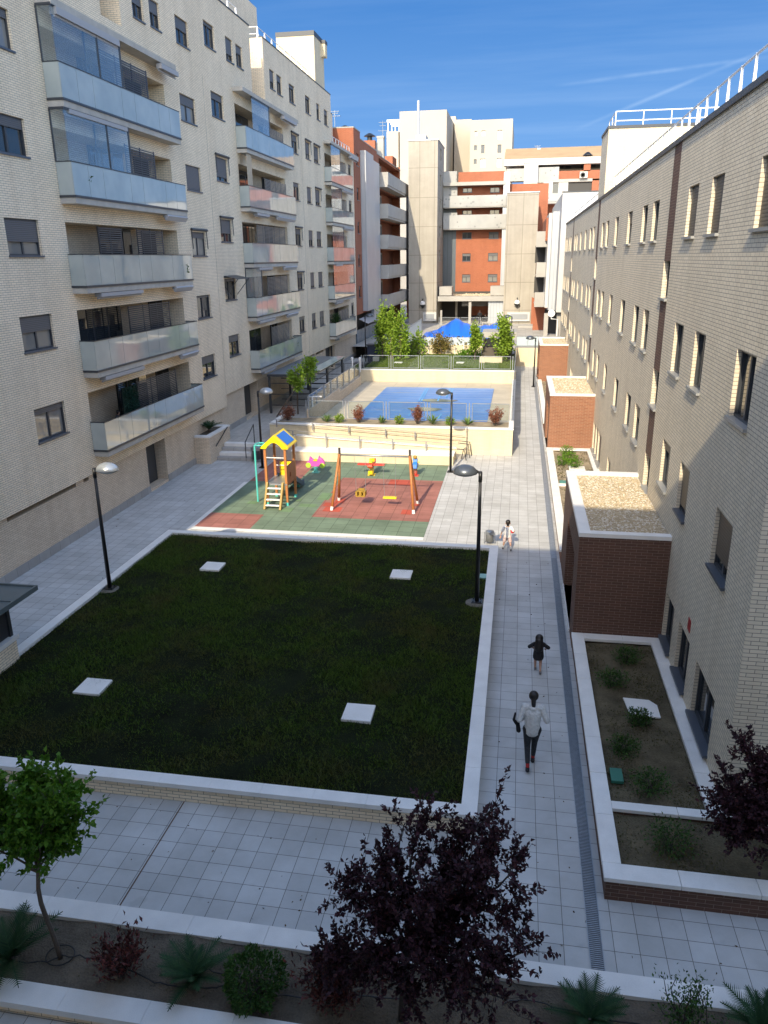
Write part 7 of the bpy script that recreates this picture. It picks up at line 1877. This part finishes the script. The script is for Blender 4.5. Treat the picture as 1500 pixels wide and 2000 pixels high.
# thin cirrus: stretched noise on a flat sheet high above
zc = math_(t, 'MAXIMUM', sep.outputs[2], .03)
cx = math_(t, 'DIVIDE', sep.outputs[0], zc); cy_ = math_(t, 'DIVIDE', sep.outputs[1], zc)
cb = t.nodes.new('ShaderNodeCombineXYZ'); t.links.new(math_(t,'MULTIPLY',cx,.16), cb.inputs[0]); t.links.new(math_(t,'MULTIPLY',cy_,.55), cb.inputs[1])
n1 = noise(t, cb.outputs[0], 1.2, 6, .6)
m1 = ramp(t, n1, .46, .85)
cl = math_(t, 'MULTIPLY', m1, .20)
def trail(pa, pb, w0, amt):
    a = (at(*pa, Y=100.)-Vector((0,0,CAM_H))).normalized(); b = (at(*pb, Y=100.)-Vector((0,0,CAM_H))).normalized()
    n = a.cross(b).normalized(); mid = (a+b).normalized()
    d = N(t, 'ShaderNodeVectorMath', operation='DOT_PRODUCT'); t.links.new(tc.outputs['Generated'], d.inputs[0]); d.inputs[1].default_value = n
    e = N(t, 'ShaderNodeVectorMath', operation='DOT_PRODUCT'); t.links.new(tc.outputs['Generated'], e.inputs[0]); e.inputs[1].default_value = mid
    k = math_(t, 'SUBTRACT', 1., math_(t, 'MULTIPLY', math_(t, 'ABSOLUTE', d.outputs['Value']), 1./w0)); k = math_(t, 'MAXIMUM', k, 0.)
    lim = ramp(t, e.outputs['Value'], math.cos(a.angle(b)*.62), math.cos(a.angle(b)*.2))
    nn = ramp(t, noise(t, tc.outputs['Generated'], 30, 3), .2, .6)
    return math_(t, 'MULTIPLY', math_(t, 'MULTIPLY', k, lim), math_(t, 'MULTIPLY', nn, amt))
cl = math_(t, 'ADD', cl, trail((1120,163),(1490,112), .0028, .17))
cl = math_(t, 'ADD', cl, trail((1160,238),(1560,70), .0030, .19))
cl = math_(t, 'MINIMUM', cl, .9)
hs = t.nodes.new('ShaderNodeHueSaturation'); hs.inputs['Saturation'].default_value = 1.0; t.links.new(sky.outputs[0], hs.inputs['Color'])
# low band set by hand to deep blue; brighter sky above fills the shade
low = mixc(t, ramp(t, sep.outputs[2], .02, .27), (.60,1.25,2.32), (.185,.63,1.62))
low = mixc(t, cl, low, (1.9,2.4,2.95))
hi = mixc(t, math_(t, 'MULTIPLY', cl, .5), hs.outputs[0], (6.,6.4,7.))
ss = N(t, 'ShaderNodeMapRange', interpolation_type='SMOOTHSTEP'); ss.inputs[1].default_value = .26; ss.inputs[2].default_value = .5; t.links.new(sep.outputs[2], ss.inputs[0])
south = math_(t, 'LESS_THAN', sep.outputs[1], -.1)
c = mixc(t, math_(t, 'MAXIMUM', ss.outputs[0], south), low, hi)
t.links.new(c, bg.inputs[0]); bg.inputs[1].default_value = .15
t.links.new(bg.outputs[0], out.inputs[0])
ld = bpy.data.lights.new('sun', 'SUN'); ld.energy = 2.2; ld.angle = R(.5); ld.color = (1., .855, .62)
so = bpy.data.objects.new('sun', ld); COL.objects.link(so)
d = Vector((math.sin(SUN_AZ)*math.cos(SUN_EL), math.cos(SUN_AZ)*math.cos(SUN_EL), -math.sin(SUN_EL)))
so.rotation_euler = d.to_track_quat('-Z', 'Y').to_euler(); so.location = (0, -30, 60)
vs = scene.view_settings; vs.view_transform = 'Standard'; vs.look = 'None'; vs.gamma = 1; vs.use_curve_mapping = False; vs.exposure = 1.5
scene.cycles.max_bounces = 8
